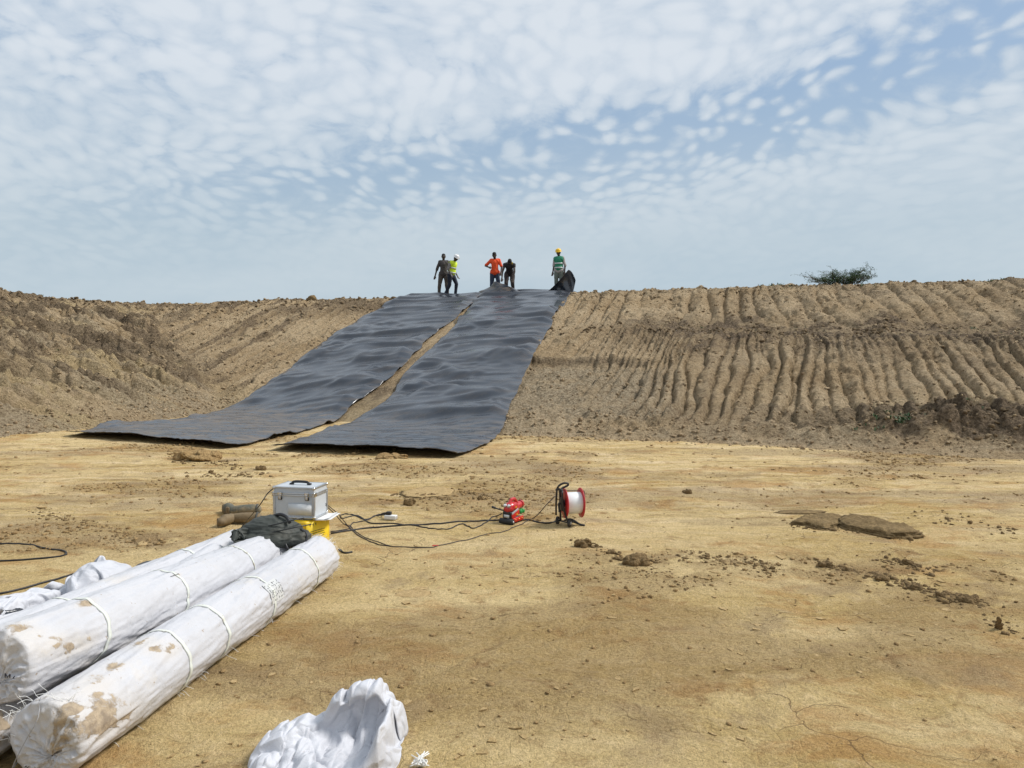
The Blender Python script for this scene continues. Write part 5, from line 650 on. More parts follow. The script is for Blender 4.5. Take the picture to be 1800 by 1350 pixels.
def resample(P, n):
    d = np.r_[0, np.cumsum(np.linalg.norm(np.diff(P, axis=0), axis=1))]; s = np.linspace(0, d[-1], n)
    return np.stack([np.interp(s, d, P[:, k]) for k in range(P.shape[1])], -1)
def sheet(Lpx, Rpx, n, m, seed, dust_floor):
    L = np.array([topfix(None, Lpx[0][0])] + [hit(u, v) for u, v in Lpx[1:]]); Rr = np.array([topfix(None, Rpx[0][0])] + [hit(u, v) for u, v in Rpx[1:]])
    # the sheet runs on a little over the crest
    back = np.array([SA, CA, 0]) * .9
    L = np.vstack([L[0] + back, L]); Rr = np.vstack([Rr[0] + back, Rr])
    L = resample(spline(L, 300), n)[:, :2]; Rr = resample(spline(Rr, 300), n)[:, :2]
    b = np.linspace(0, 1, m)[None, :, None]
    P = L[:, None, :] * (1 - b) + Rr[:, None, :] * b
    x = P[..., 0]; y = P[..., 1]; bb = np.linspace(0, 1, m)[None, :] + 0 * x; aa = np.linspace(0, 1, n)[:, None] + 0 * x
    # small raggedness of the cut edges
    edge = np.minimum(bb, 1 - bb) * 3.8; cut = (1 - aa) * 19
    x = x + .05 * (fbm(aa * 22, bb * 0 + seed, 3, seed) - .5) * np.exp(-edge / .25) * 2
    z0, t, tb, tl = base_z(x, y)
    zf = hfloor(x, y); k = .22; d = np.abs(z0 - zf); z = np.maximum(z0, zf) + np.where(d < k, (k - d) ** 2 / (4 * k), 0)
    s = x * CA - y * SA; nd = -(x * SA + y * CA)                      # across / down the slope
    wx = s + .5 * (fbm(s * .4, nd * .4, 3, seed + 1) - .5) * 4
    onfloor = 1 - sst(t, -.02, .05)
    w = .20 * (fbm(s * .28, nd * .42, 3, seed + 2) - .5) * (1 - .75 * onfloor)
    rip = fbm(wx * .42 + .18 * nd, nd * 1.15, 3, seed + 3, .40)
    w = w + .040 * np.sin(nd * 5.2 + 9 * (fbm(wx * .35, nd * .30, 3, seed + 3, .45) - .5) + .5 * wx) * sst(rip, .32, .62) * (1 - .35 * onfloor)
    w = w + .065 * np.sin(rip * 13) * (1 - .5 * onfloor) * (1 - .45 * onfloor)
    rip2 = fbm(wx * .9 - .4 * nd, nd * 2.4, 2, seed + 4, .4)
    w = w + .012 * np.sin(rip2 * 15) * sst(fbm(wx * .3, nd * .4, 2, seed + 9), .4, .6)
    w = w + .10 * bump1((t - .37), 0, .035) * sst(bb, .3, .8)
    lift = .045 * np.exp(-cut / .25) * (.6 + fbm(bb * 5, aa * 0, 2, seed + 6)) + .045 * np.exp(-edge / .22) * sst(fbm(aa * 14, bb * 0 + 5, 3, seed + 7), .5, .72) * 1.4
    w = .055 * np.logaddexp(0, (w + .10) / .055) * np.clip(edge / .5 + .35, 0, 1)
    z = z + .02 + w * (1 - .45 * onfloor) + lift
    z = np.maximum(z, np.maximum(z0, zf) + .012)
    dust = np.clip(onfloor * dust_floor + .35 * np.exp(-edge / .2) + .15, 0, 1)
    return x, y, z, np.stack([dust, dust, dust, dust], -1).reshape(-1, 4)
def liner(name, Lpx, Rpx, n, m, seed, dustf, label):
    x, y, z, dust = sheet(Lpx, Rpx, n, m, seed, dustf)
    V = np.stack([x, y, z], -1).reshape(-1, 3); c = V[(n // 2) * m + m // 2].copy()
    root = empty(name, c, 0, label, 'plastic sheet', 'black liner sheets laid down the bank')
    o = mobj('liner_panel', V - c, gridfaces(n, m), ML, root); attr(o, 'dust', dust)
    s = o.modifiers.new('s', 'SOLIDIFY'); s.thickness = .008; s.offset = -1
    return root, c, x, y, z
LR, LC, _, _, _ = liner('geomembrane_sheet', LEFT_L, LEFT_R, 560, 120, 500, .9, 'left black plastic liner sheet running down the bank and far out over the floor')
RR, RC, _, _, _ = liner('geomembrane_sheet', RIGHT_L, RIGHT_R, 520, 120, 530, .35, 'right black plastic liner sheet on the bank, its top corners lifted by the workers')
def flap(name, f, parent, c, n=40, m=30, dustv=.3):
    V = np.array([f(a, b) for a in np.linspace(0, 1, n) for b in np.linspace(0, 1, m)])
    o = mobj(name, V - c, gridfaces(n, m), ML, parent); attr(o, 'dust', np.full((n * m, 4), dustv))
    s = o.modifiers.new('s', 'SOLIDIFY'); s.thickness = .008
    return o
def crest_pt(u, off=0.0):
    p = topfix(None, u); return p + np.array([SA, CA, 0]) * off
p0 = crest_pt(961, -.1); p1 = crest_pt(1008, -.1)
def f_curl(a, b):
    bx = p0 + (p1 - p0) * a
    h = .86 * (a / .76) ** 1.15 if a < .76 else .86 - .42 * ((a - .76) / .24) ** 2
    lean = .12 * math.sin(a * 3) - .35 * b * (1 - a) + .12 * math.sin(b * 3.1) * a
    fold = .035 * math.sin(a * 16 + b * 3) * b + .02 * math.sin(b * 9 + a * 21)
    return bx + np.array([.10 * a * b + .07 * b * (a > .76) * (1 - b), .25 * math.sin(a * math.pi) + lean + fold, h * b + .03])
flap('curled_corner', f_curl, RR, RC)
q0 = crest_pt(840, -.3); q1 = crest_pt(928, -.3)
def f_heap(a, b):
    bx = q0 + (q1 - q0) * a
    h = np.interp(a, [0, .12, .30, .42, .55, .75, 1], [0, .14, .33, .50, .40, .24, 0])
    prof = np.interp(b, [0, .35, .6, 1], [0, .62, 1.0, .75])
    f = .05 * math.sin(a * 19 + b * 5) * math.sin(b * 3) + .04 * (float(fbm(np.array([a * 6]), np.array([b * 5]), 3, 77)[0]) - .5)
    return bx + np.array([f, b * .75 + f, h * prof + .04 + abs(f) * .3 * (h > .1)])
flap('lifted_edge', f_heap, RR, RC, 50, 30, .75)

# ------------------------------------------------------------------ white wrapped rolls
def mat_wrap(name='woven_white_wrap', base=(.55, .555, .59), stain=True):
    m, q = newmat(name); co = q.n('ShaderNodeTexCoord').outputs['Object']
    A = q.n('ShaderNodeAttribute', attribute_name='stain'); sp = q.n('ShaderNodeSeparateColor', ins={0: A.outputs['Color']})
    n = q.noise(co, 2.4, 5, .65); f = q.noise(co, 26, 5, .7); g = q.noise(co, 240, 2, .6)
    c = q.mix(q.smooth(n, .4, .7), base, tuple(b * .90 for b in base))
    c = q.mix(q.m('MULTIPLY', q.smooth(q.noise(q.vmap(co, loc=(4, 2, 0)), 3.4, 6, .7), .55, .75), .4 if stain else .1), c, (.66, .58, .46))
    c = q.mix(q.m('MULTIPLY', sp.outputs[1], .55), c, (.62, .53, .40))
    mud = q.m('MULTIPLY', q.smooth(q.m('ADD', sp.outputs[0], q.m('MULTIPLY', q.m('SUBTRACT', q.m('ADD', q.m('MULTIPLY', f, .6), q.m('MULTIPLY', q.noise(q.vmap(co, scale=(1, 1, .35), rot=(.3, .5, .2)), 34, 5, .7), .5)), .5), 1.9)), .36, .70), .8)
    mc = q.mix(q.smooth(f, .35, .65), (.20, .135, .065), (.42, .31, .18))
    c = q.mix(mud, c, mc)
    speck = q.m('MULTIPLY', q.smooth(q.noise(co, 44, 3, .5), .70, .73), .7 if stain else .2)
    c = q.mix(speck, c, (.30, .22, .14))
    c = q.mix(.35, c, q.mix(q.smooth(g, .3, .7), (.88, .88, .88), (1.08, 1.08, 1.08)), 'MULTIPLY')
    cr1 = q.m('ABSOLUTE', q.m('SUBTRACT', q.noise(co, 5, 2, .4, .6), .5)); cr2 = q.m('ABSOLUTE', q.m('SUBTRACT', q.noise(q.vmap(co, loc=(7, 7, 7)), 11, 1, .4, .4), .5))
    h = q.m('ADD', q.m('MULTIPLY', f, .35), q.m('MULTIPLY', g, .10)); h = q.m('ADD', h, q.m('MULTIPLY', q.m('MINIMUM', q.m('ADD', cr1, q.m('MULTIPLY', cr2, .6)), .16), 7.0 if not stain else 2.2)); h = q.m('ADD', h, q.m('MULTIPLY', q.noise(co, 8, 4, .6), 1.0)); h = q.m('ADD', h, q.m('MULTIPLY', mud, .3))
    finish(q, c, q.m('ADD', .52, q.m('MULTIPLY', mud, .4)), h, .007, 1.0, spec=.4); return m
MW = mat_wrap()
MSTRAP = simple('pale_strap', (.70, .72, .66), .42, var=.1, scale=40, dirt=.35)
MINK = simple('marker_ink', (.02, .02, .03), .6)
MTHR = simple('white_thread', (.82, .82, .80), .7)
def roll(p0, p1, r, seed, label, straps, mud, name='wrapped_roll', near_tuck=True):
    p0 = np.array(p0, float); p1 = np.array(p1, float); ax = p1 - p0; L = np.linalg.norm(ax); ax /= L
    side = np.cross(ax, [0, 0, 1]); side /= np.linalg.norm(side); up = np.cross(side, ax)      # side = to the right
    loc = (p0 + p1) / 2; loc[2] = fl(loc[0], loc[1])
    root = empty(name, loc, 0, label, 'roll', 'long rolls in white woven wrapping')
    nL, nT = int(L / .009), 150
    u = np.linspace(0, 1, nL)[:, None]; th = np.linspace(0, 2 * math.pi, nT, endpoint=False)[None, :]
    U = u * L + 0 * th; TH = th + 0 * u
    cx, cy = np.cos(TH), np.sin(TH)
    def cn(fx, fy, fz, o, sd): return fbm(cx * fx + U * fz, cy * fy + U * fz * .3 + 5, o, sd)
    rr = r * (1 + .05 * (cn(1.2, 1.2, 1.3, 3, seed) - .5) * 2)
    # tension folds running askew from the straps, and a lengthwise overlap seam
    fo = fbm(U * 2.2 + TH * .9, TH * 2.2 - U * 3.0 + 9, 4, seed + 1)
    fold = (1 - np.abs(2 * fo - 1) * 2.2)
    fo2 = fbm(U * 1.0 - TH * .3, np.cos(TH) * 5 + np.sin(TH) * 3, 4, seed + 2, .6)
    rr = rr + .0065 * fold * (.4 + cn(1, 1, 1.5, 2, seed + 3)) + .011 * (fo2 - .5)
    lowr = sst(np.sin(TH), .2, -.8)
    rr = rr + .010 * lowr * (fbm(U * 7 + TH * 3, TH * 1.6 + 2, 3, seed + 4) - .5) * 2
    thS = R(70) + .25 * (fbm(U * .8, U * 0, 2, seed + 5) - .5)
    dth = (TH - thS + math.pi) % (2 * math.pi) - math.pi
    rr = rr + .005 * sst(dth, -.012, .012) * sst(dth, 1.1, .2)
    for su, _ in straps:
        rr = rr - .0045 * np.exp(-((U - su * L - .02 * np.sin(TH)) / .022) ** 2) + .004 * np.exp(-((U - su * L) / .08) ** 2) * (fbm(TH * 4 + cx, U * 20, 2, seed + 8) - .3)
    # ends: rim pulled in, then the gathered end face
    endr = .045
    rim = np.minimum(U, L - U); rr = rr * (1 - .06 * np.clip(1 - rim / .03, 0, 1) ** 2.0)
    sag = np.where(np.sin(TH) < 0, 1 - .05 * np.sin(TH) ** 2, 1)
    C = p0[None, None, :] + ax[None, None, :] * U[..., None]
    Vb = C + side * (rr * cx * 1.02)[..., None] + up * (rr * cy * sag)[..., None]
    rows = [Vb]
    def capring(end):
        base = Vb[0] if end == 0 else Vb[-1]; cc = (p0 if end == 0 else p1); sg = -1 if end == 0 else 1; out = []
        for j, k in enumerate(np.r_[np.linspace(.97, .12, 26), .02]):
            t_ = th[0]; g = (1 - np.abs(2 * fbm(t_ * 3.1 + 1.1 * k + np.cos(t_), np.sin(t_) * 2 + k * 3 + 20 * end, 3, seed + 11) - 1) * 2.2)
            g2 = fbm(np.cos(t_) * k * 4 + 9, np.sin(t_) * k * 4 + seed, 3, seed + 13) - .5
            push = .006 * (1 - k ** 4) + .012 * g * (k > .1) * min(1, (1 - k) * 6) + .035 * g2 * (1 - k) ** .5
            ctr = cc + side * .03 * (1 - k) - up * .05 * (1 - k) * (1 if end == 0 else 0)
            out.append(ctr + (base - cc) * k + ax * (sg * push)[:, None])
        return np.array(out)
    V = np.concatenate([capring(0)[::-1], Vb, capring(1)], 0); nr = V.shape[0]
    # stains
    Uc = np.concatenate([np.full((27, nT), 0.), U, np.full((27, nT), L)], 0); Tc = np.concatenate([np.repeat(th, 27, 0), TH, np.repeat(th, 27, 0)], 0)
    st = np.zeros_like(Uc); yl = .28 * sst(np.sin(Tc), .1, -.9) + .1
    for (mu, mt, su, stt, a) in mud:
        dt = (Tc - R(mt) + math.pi) % (2 * math.pi) - math.pi
        e = np.exp(-((Uc - mu) / su) ** 2 - (dt / R(stt)) ** 2)
        tex = fbm(Uc * 14 + Tc * 2, Tc * 3 + seed, 4, seed + 15, .62)
        st = np.maximum(st, a * e * sst(tex, .34, .58)); yl = np.maximum(yl, .6 * np.exp(-((Uc - mu) / (su * 2)) ** 2 - (dt / R(stt * 1.6)) ** 2))
    V = V.reshape(-1, 3)
    o = mobj('roll_wrapping', V - loc, gridfaces(nr, nT, wrap=True)[:, ::-1], MW, root)
    attr(o, 'stain', np.stack([st, yl, st, st], -1).reshape(-1, 4))
    def surf(ul, thd, off):
        a = R(thd); i = min(nL - 1, max(0, int(round(ul / L * (nL - 1))))); k = int(round((a % (2 * math.pi)) / (2 * math.pi) * nT)) % nT
        d = side * math.cos(a) + up * math.sin(a); return Vb[i, k] + d * off
    for su, tilt in straps:
        ring = []; wd = .0085
        for q_ in range(100):
            a = 3.6 * q_; uu = su * L + tilt * math.cos(R(a - 60)); e = []
            for w_, off in ((-wd, .0015), (-wd, .005), (wd, .005), (wd, .0015)): e.append(surf(uu + w_, a, off) * 1.0)
            ring.append(e)
        ring = np.array(ring); ring = (np.roll(ring, 1, 0) + ring + np.roll(ring, -1, 0)) / 3
        mobj('strap', ring.reshape(-1, 3) - loc, gridfaces(100, 4, wrap=True).tolist() + [(99 * 4 + k, 99 * 4 + (k + 1) % 4, (k + 1) % 4, k) for k in range(4)], MSTRAP, root)
    return root, loc, surf, L, (p0, ax, side, up)
RA = .150
A = roll((-1.735, 2.69, .155), (-1.375, 5.22, .143), RA, 700, 'white wrapped roll nearest the camera, muddy at its near end',
         [(.27, .02), (.40, .03), (.60, .03), (.86, -.03)],
         [(.10, 20, .10, 30, 1.1), (.20, -5, .10, 22, 1.0), (.17, 62, .07, 26, .8), (.33, 75, .035, 12, .8), (.56, 75, .045, 24, 1.0), (.62, 45, .05, 12, .9), (.03, 50, .05, 50, .8), (2.2, 25, .06, 14, .7), (1.0, -12, .03, 6, .6)])
B = roll((-1.985, 2.80, .385), (-1.70, 5.28, .165), .147, 730, 'white wrapped roll lying on top in the middle, propped up at its near end',
         [(.17, .03), (.43, .02), (.74, -.02)],
         [(.05, 58, .05, 26, 1.0), (.12, 25, .06, 12, .9), (.20, 10, .05, 14, .8), (.42, 70, .04, 8, 1.0), (1.1, 60, .02, 5, .9), (.3, 5, .05, 10, .6)])
Cc = roll((-2.72, 2.6, .150), (-2.02, 5.42, .150), .143, 760, 'white wrapped roll at the back of the pile beside the crumpled white sheeting',
         [(.22, .02), (.45, .02), (.80, -.02)], [(.8, 70, .05, 20, .6), (1.7, 60, .05, 14, .5)])
Dd = roll((-2.075, 2.62, .146), (-2.045, 5.05, .146), .138, 790, 'lowest white wrapped roll, only its near end showing at the left picture edge',
         [(.3, .02), (.7, .02)], [(.1, 20, .1, 40, .8)])
# marker writing on the end cloths, on the taped patch, and the cross cord
def strokes(name, P, parent, loc, w=.0016, mat=MINK):
    parts = [tube(p - loc, w, 5, n=max(2, len(p) * 2)) for p in P]
    return tag(part(name, join(*parts), mat, parent), kind='stuff' if len(P) > 1 else None)
def scribble(org, ex, ey, seed, words, h):
    rnd = random.Random(seed); out = []; x = 0
    for wd in words:
        for _ in range(wd):
            pts = [org + ex * (x + rnd.uniform(0, h * .6)) + ey * rnd.uniform(0, h) for _ in range(rnd.choice((3, 3, 4)))]
            out.append(np.array(pts)); x += h * .75
        x += h * .8
    return out
(_, locA, surfA, LA, (pa, axA, sdA, upA)) = A
fc = pa - axA * .034
strokes('handwriting', scribble(fc - sdA * .06 - upA * .085, sdA * .95 - upA * .35, upA * .95 + sdA * .35, 5, (2, 1, 3), .014) + scribble(fc - sdA * .055 - upA * .108, sdA * .95 - upA * .35, upA * .95 + sdA * .35, 6, (1, 4, 2), .014), A[0], locA)
pc = [np.array([surfA(u_, t_, .004) for t_ in (52, 44, 36, 28, 20, 12, 4)]) for u_ in np.linspace(1.50, 1.66, 8)]
pv = np.array(pc).reshape(-1, 3); MTAPE = simple('clear_tape_patch', (.57, .575, .57), .3, var=.06)
part('label_patch', ((pv - locA), gridfaces(8, 7).tolist()), MTAPE, A[0])
wr = []
rnd = random.Random(8)
for line in range(6):
    for ch in range(6):
        u_ = 1.515 + .026 * ch; t_ = 46 - line * 7
        wr.append(np.array([surfA(u_ + rnd.uniform(0, .018), t_ + rnd.uniform(-3, 3), .006) for _ in range(3)]))
strokes('handwriting', wr, A[0], locA, .0009)
strokes('tie_cord', [np.array([surfA(.02, 100, .006), fc + upA * .10, fc + upA * .02 - sdA * .05, fc - upA * .09 - sdA * .11, surfA(.02, 215, .004)])], A[0], locA, .0018, simple('grey_cord', (.35, .35, .36), .7))
(_, locB, surfB, LB, (pb, axB, sdB, upB)) = B
fb = pb - axB * .036
strokes('handwriting', scribble(fb + sdB * .02 - upB * .02, sdB, upB, 9, (2, 3), .020), B[0], locB, .002)
strokes('ink_smudge', [np.array([surfB(1.02 + rnd.uniform(0, .10), 58 + rnd.uniform(-4, 4), .004) for _ in range(4)])], B[0], locB, .0012)
# frayed threads at the roll ends
def fray(spots, parent, loc, n, ln, seed, w=.0009):
    rnd = random.Random(seed); parts = []
    for _ in range(n):
        p, d = spots(rnd); d = np.array(d); q = [p]
        for k in range(4):
            d = d + np.array([rnd.uniform(-.5, .5), rnd.uniform(-.5, .5), rnd.uniform(-.6, .25)]); d /= np.linalg.norm(d); q.append(q[-1] + d * ln * rnd.uniform(.1, .4))
        parts.append(tube(np.array(q) - loc, w, 4, n=9, cap=False))
    return tag(part('frayed_threads', join(*parts), MTHR, parent), kind='stuff')
fray(lambda r: (surfA(r.uniform(0, .05), r.uniform(60, 200), .002), -axA * .3 + upA * .8), A[0], locA, 28, .06, 1)
fray(lambda r: (surfA(LA - r.uniform(0, .03), r.uniform(-60, 120), .002), axA * .8 + upA * .3), A[0], locA, 50, .04, 2)
fray(lambda r: (surfA(r.uniform(.2, 2.3), r.uniform(-60, -20), .002), sdA), A[0], locA, 18, .05, 3)
fray(lambda r: (surfB(r.uniform(0, .02), r.uniform(180, 300), .002), -upB), B[0], locB, 9, .06, 4)

# ------------------------------------------------------------------ crumpled white sheeting
def cloth_thing(kind, name, loc, scale, rz, mat, label, cat, crop=None, zs=1.0, thick=.0025, rx=0):
    V, F, nx, ny = crumple(kind)
    if crop is not None:
        keep = crop(V); fm = keep[F].all(1); F = F[fm]; V, F, _ = compact(V, F)
    V = V * scale; V[:, 2] *= zs
    o = mobj(name, V, F, mat); o.location = loc; o.rotation_euler = (rx, 0, rz)
    s = o.modifiers.new('s', 'SUBSURF'); s.levels = s.render_levels = 2
    t = o.modifiers.new('t', 'SOLIDIFY'); t.thickness = thick
    attr(o, 'stain', np.tile(np.array([0, .08, 0, 1.]), (len(V), 1)))
    return tag(o, label, cat)
MWC = mat_wrap('clean_woven_sheeting', (.575, .585, .63), False)
def open_sack(loc, rz):
    """torn sleeve of sheeting: a closed panel at the left, a high rim folded over a hollow at the right"""
    na, nb = 190, 170
    Lp = np.array([(-.25, .0), (-.22, .035), (-.14, .085), (-.04, .135), (.04, .150), (.11, .115), (.15, .05), (.165, .0)])
    Rp = np.array([(-.30, .0), (-.27, .055), (-.20, .045), (-.12, .028), (-.03, .030), (.035, .075), (.02, .150), (-.01, .195), (.03, .225), (.09, .205), (.14, .11), (.165, .0)])
    Ls = resample(spline(Lp, 80), nb); Rs = resample(spline(Rp, 120), nb)
    a = np.linspace(-1, 1, na)[:, None]; b = np.linspace(0, 1, nb)[None, :]; A_ = a + 0 * b; B_ = b + 0 * a
    k = sst(a + .16 * (fbm(A_ * 2, B_ * 4, 2, 611) - .5), -.25, .15); yy = Ls[None, :, 0] * (1 - k) + Rs[None, :, 0] * k; zz = Ls[None, :, 1] * (1 - k) + Rs[None, :, 1] * k
    env = np.interp(a[:, 0], [-1, -.96, -.85, -.55, -.1, .35, .62, .82, .93, 1], [.0, .25, .50, .72, .86, 1.0, 1.02, .82, .52, .0])[:, None]
    wall = np.exp(-((A_ - .80) / .10) ** 2) * .115 * sst(B_, .02, .12) * (1 - sst(B_, .40, .55))        # right side stands up beside the hollow
    zz = zz * env + wall
    yy = yy * (.70 + .30 * env) + .07 * A_
    xx = A_ * .285 * (1 - .06 * zz)
    def crs(f1, f2, sd, dist=.7):
        n_ = fbm(A_ * f1 + dist * (B_ - .5) * f1, B_ * f2 - dist * A_ * f2 * .4, 2, sd, .35); return np.minimum(np.abs(2 * n_ - 1), .27)
    c1, c2, c3 = crs(1.8, 2.6, 621), crs(3.4, 2.8, 622, -.5), crs(6.0, 6.0, 623, .3)
    zz = zz + (.11 * (c1 - .17) + .065 * (c2 - .15) + .026 * (c3 - .15)) * np.clip(env * 2, 0, 1)
    yy = yy - .060 * (c1 - .17) + .040 * (c2 - .15); xx = xx + .05 * (c2 - .15) + .02 * (c3 - .15)
    fr = (1 - sst(B_, 0, .06)); yy = yy - fr * .06 * (fbm(A_ * 5, B_ * 0, 3, 631) - .5); zz = np.maximum(zz, .004)
    V = np.stack([xx, yy, zz], -1).reshape(-1, 3)
    o = empty('torn_wrapping', loc, rz, 'crumpled white torn wrapping with a hollow, on the soil at the bottom picture edge', 'wrapping')
    c = mobj('sheet', V, gridfaces(na, nb), MWC, o); t = c.modifiers.new('t', 'SOLIDIFY'); t.thickness = .0015
    attr(c, 'stain', np.tile(np.array([0, .05, 0, 1.]), (len(V), 1)))
    G = V.reshape(na, nb, 3); rnd = random.Random(3); parts = []
    for _ in range(150):
        i_ = int(rnd.choice((rnd.uniform(0, na * .35), rnd.uniform(0, na - 1)))); p_ = G[i_, 0 if rnd.random() < .7 else rnd.choice((1, 2))]; d = np.array([rnd.uniform(-.8, .5), rnd.uniform(-1, .2), rnd.uniform(-.1, .5)]); q_ = [p_]
        for _k in range(3): d = d + np.array([rnd.uniform(-.5, .5), rnd.uniform(-.5, .5), rnd.uniform(-.6, .1)]); d /= np.linalg.norm(d); n2 = q_[-1] + d * rnd.uniform(.006, .018); n2[2] = max(.002, n2[2]); q_.append(n2)
        parts.append(tube(q_, .0009, 4, n=7, cap=False))
    tag(part('frayed_threads', join(*parts), MTHR, o), kind='stuff')
    return o
open_sack((-.73, 2.90, fl(-.73, 2.90) - .002), R(0))
tp_o = cloth_thing('tarp', 'crumpled_sheeting', (-2.98, 4.45, .0), .92, R(62), MWC, 'heap of crumpled white sheeting behind the rolls at the left edge', 'sheeting', zs=.95)
rndp = random.Random(4)
sc_v, sc_f = box((0, 0, .012), (.03, .012, .02), .003)
tiny = part('frayed_scrap', join(*[tube([(rndp.uniform(-.01, .01), 0, .002), (rndp.uniform(-.03, .03), rndp.uniform(-.02, .02), .02), (rndp.uniform(-.04, .04), rndp.uniform(-.03, .03), rndp.uniform(.01, .05))], .0022, 5, n=7) for _ in range(26)]), MTHR, None)
p = floor_px(738, 1348); tiny.location = (p[0], p[1], p[2]); tag(tiny, 'tiny frayed white scrap on the soil right of the crumpled wrapping', 'scrap')
# ------------------------------------------------------------------ workers on the crest
SKIN = simple('dark_skin', (.050, .030, .020), .5, var=.15, scale=20)
def person(px, off, rz, label, J, shirt, trousers, H=1.75, vest=None, bands=(), helmet=None, sleeve=.5, hair=True, group='workers standing on the crest of the bank', shoes=(.03, .028, .026), extra=None):
    base = crest_pt(px, off); base[2] = float(bank_z(base[0:1], base[1:2])[0]) if not (755 < px < 1000) else HC
    root = empty('person', base, rz, label, 'person', group); k = H / 1.75
    j = {a: np.array(b, float) * k for a, b in J.items()}
    pel, che, nek, hd = j['pelvis'], j['chest'], j['neck'], j['head']
    d = hd - nek; d /= np.linalg.norm(d); fw = np.array(J.get('face', (0, -1, 0)), float); fw /= np.linalg.norm(fw)
    tors = lambda g: [cap_(pel, .135 * k + g, (pel + che) / 2, .118 * k + g), cap_((pel + che) / 2, .118 * k + g, che, .128 * k + g),
                      cap_(che + (j['shl'] - che) * .55, .095 * k + g, che + (j['shr'] - che) * .55, .095 * k + g), cap_(j['shl'], .055 * k + g, j['shr'], .055 * k + g)]
    arm = lambda s, g, f=1.0: ([cap_(j['sh' + s], .052 * k + g, j['sh' + s] + (j['el' + s] - j['sh' + s]) * min(1, f * 2), (.040 if f >= .5 else .048) * k + g)] + ([cap_(j['el' + s], .038 * k + g, j['el' + s] + (j['ha' + s] - j['el' + s]) * (f - .5) * 2, .028 * k + g)] if f > .5 else []))
    leg = lambda s, g: [cap_(j['hi' + s], .088 * k + g, j['kn' + s], .056 * k + g), cap_(j['kn' + s], .056 * k + g, j['an' + s], .038 * k + g)]
    S = tors(0) + arm('l', 0, 1) + arm('r', 0, 1) + leg('l', 0) + leg('r', 0)
    S += [cap_(che, .07 * k, nek, .052 * k), cap_(nek, .052 * k, hd - d * .06, .05 * k), ell(hd, (.076 * k, .092 * k, .115 * k)), ell(hd - d * .075 + fw * .03, (.055 * k, .055 * k, .05 * k)),
          cap_(hd + fw * .085 + d * .02, .012, hd + fw * .105 - d * .015, .017), cap_(hd + fw * .082 - d * .055 + np.array([-.02, 0, 0]), .012, hd + fw * .082 - d * .055 + np.array([.02, 0, 0]), .012)]
    sid = np.cross(fw, d); sid /= np.linalg.norm(sid)
    for s_ in (-1, 1): S.append(ell(hd + sid * s_ * .078 * k - d * .01, (.014, .022, .032)))
    for s in 'lr':        # hands: palm, four fingers, thumb
        h = j['ha' + s]; e = j['el' + s]; v = (h - e); v /= np.linalg.norm(v); x = np.cross(v, [0, 1, 0]); x /= np.linalg.norm(x); n_ = np.cross(v, x)
        pl = h + v * .085 * k
        S.append(cap_(h, .028 * k, pl, .032 * k)); S.append(cap_(h + x * .015, .022 * k, pl + x * .022, .02 * k)); S.append(cap_(h - x * .015, .022 * k, pl - x * .022, .02 * k))
        for q_, (o_, ln) in enumerate(((-.033, .065), (-.011, .075), (.011, .07), (.033, .055))):
            a0 = pl + x * o_; a1 = a0 + v * ln * .55 + n_ * .012; a2 = a1 + v * ln * .4 + n_ * .025
            S += [cap_(a0, .0105, a1, .010), cap_(a1, .010, a2, .009)]
        sg = -1 if s == 'l' else 1
        S += [cap_(h + v * .02 - x * .025 * sg, .013, h + v * .055 - x * .055 * sg + n_ * .02, .011), cap_(h + v * .055 - x * .055 * sg + n_ * .02, .011, h + v * .085 - x * .058 * sg + n_ * .035, .010)]
    wr_ = lambda am, fr: (lambda co: am * (fbm(co[:, 0] * fr + co[:, 1] * fr, co[:, 2] * fr * .8, 3, 905) - .5))
    blob('body', S, .0105, SKIN, root, 3)
    blob('shirt', tors(.020) + [cap_(pel + np.array([-.055, 0, -.01]), .142 * k, pel + np.array([.055, 0, -.01]), .142 * k)] + arm('l', .016, sleeve) + arm('r', .016, sleeve) + [cap_(che + (nek - che) * .3, .085 * k, che + (nek - che) * .8, .062 * k)], .014, shirt, root, 4, wr_(.030, 9))
    T = leg('l', .022) + leg('r', .022) + [cap_(j['hil'], .105 * k, j['hir'], .105 * k), ell(pel, (.165 * k, .135 * k, .11 * k))]
    blob('trousers', T, .014, trousers, root, 4, wr_(.034, 8))
    SH = simple('shoe_dark_%d' % px, shoes, .6, dirt=.4)
    for s in 'lr':
        f = np.array(J.get('toe' + s, (0, -1, 0)), float); a = j['an' + s].copy(); a[2] = max(.045, a[2] - .05)
        blob('shoe', [cap_(a - f * .03, .045, a + f * .06, .045), cap_(a + f * .06, .042, a + f * .14, .034)], .014, SH, root, 3)
    if vest is not None:
        vt = [cap_(pel * .75 + che * .25 - np.array([0, 0, .02]), .178 * k, (pel + che) / 2, .160 * k), cap_((pel + che) / 2, .160 * k, che, .166 * k), cap_(che + (j['shl'] - che) * .5, .138 * k, che + (j['shr'] - che) * .5, .138 * k), cap_(j['shl'] * .85 + che * .15, .092 * k, j['shr'] * .85 + che * .15, .092 * k)]
        vo = blob('vest', vt, .013, vest, root, 4, wr_(.02, 8))
        MB_ = simple('reflective_band_%d' % px, (.55, .56, .56), .35, var=.1)
        V_ = np.array([v.co[:] for v in vo.data.vertices]); axd = (che - pel) / np.linalg.norm(che - pel)
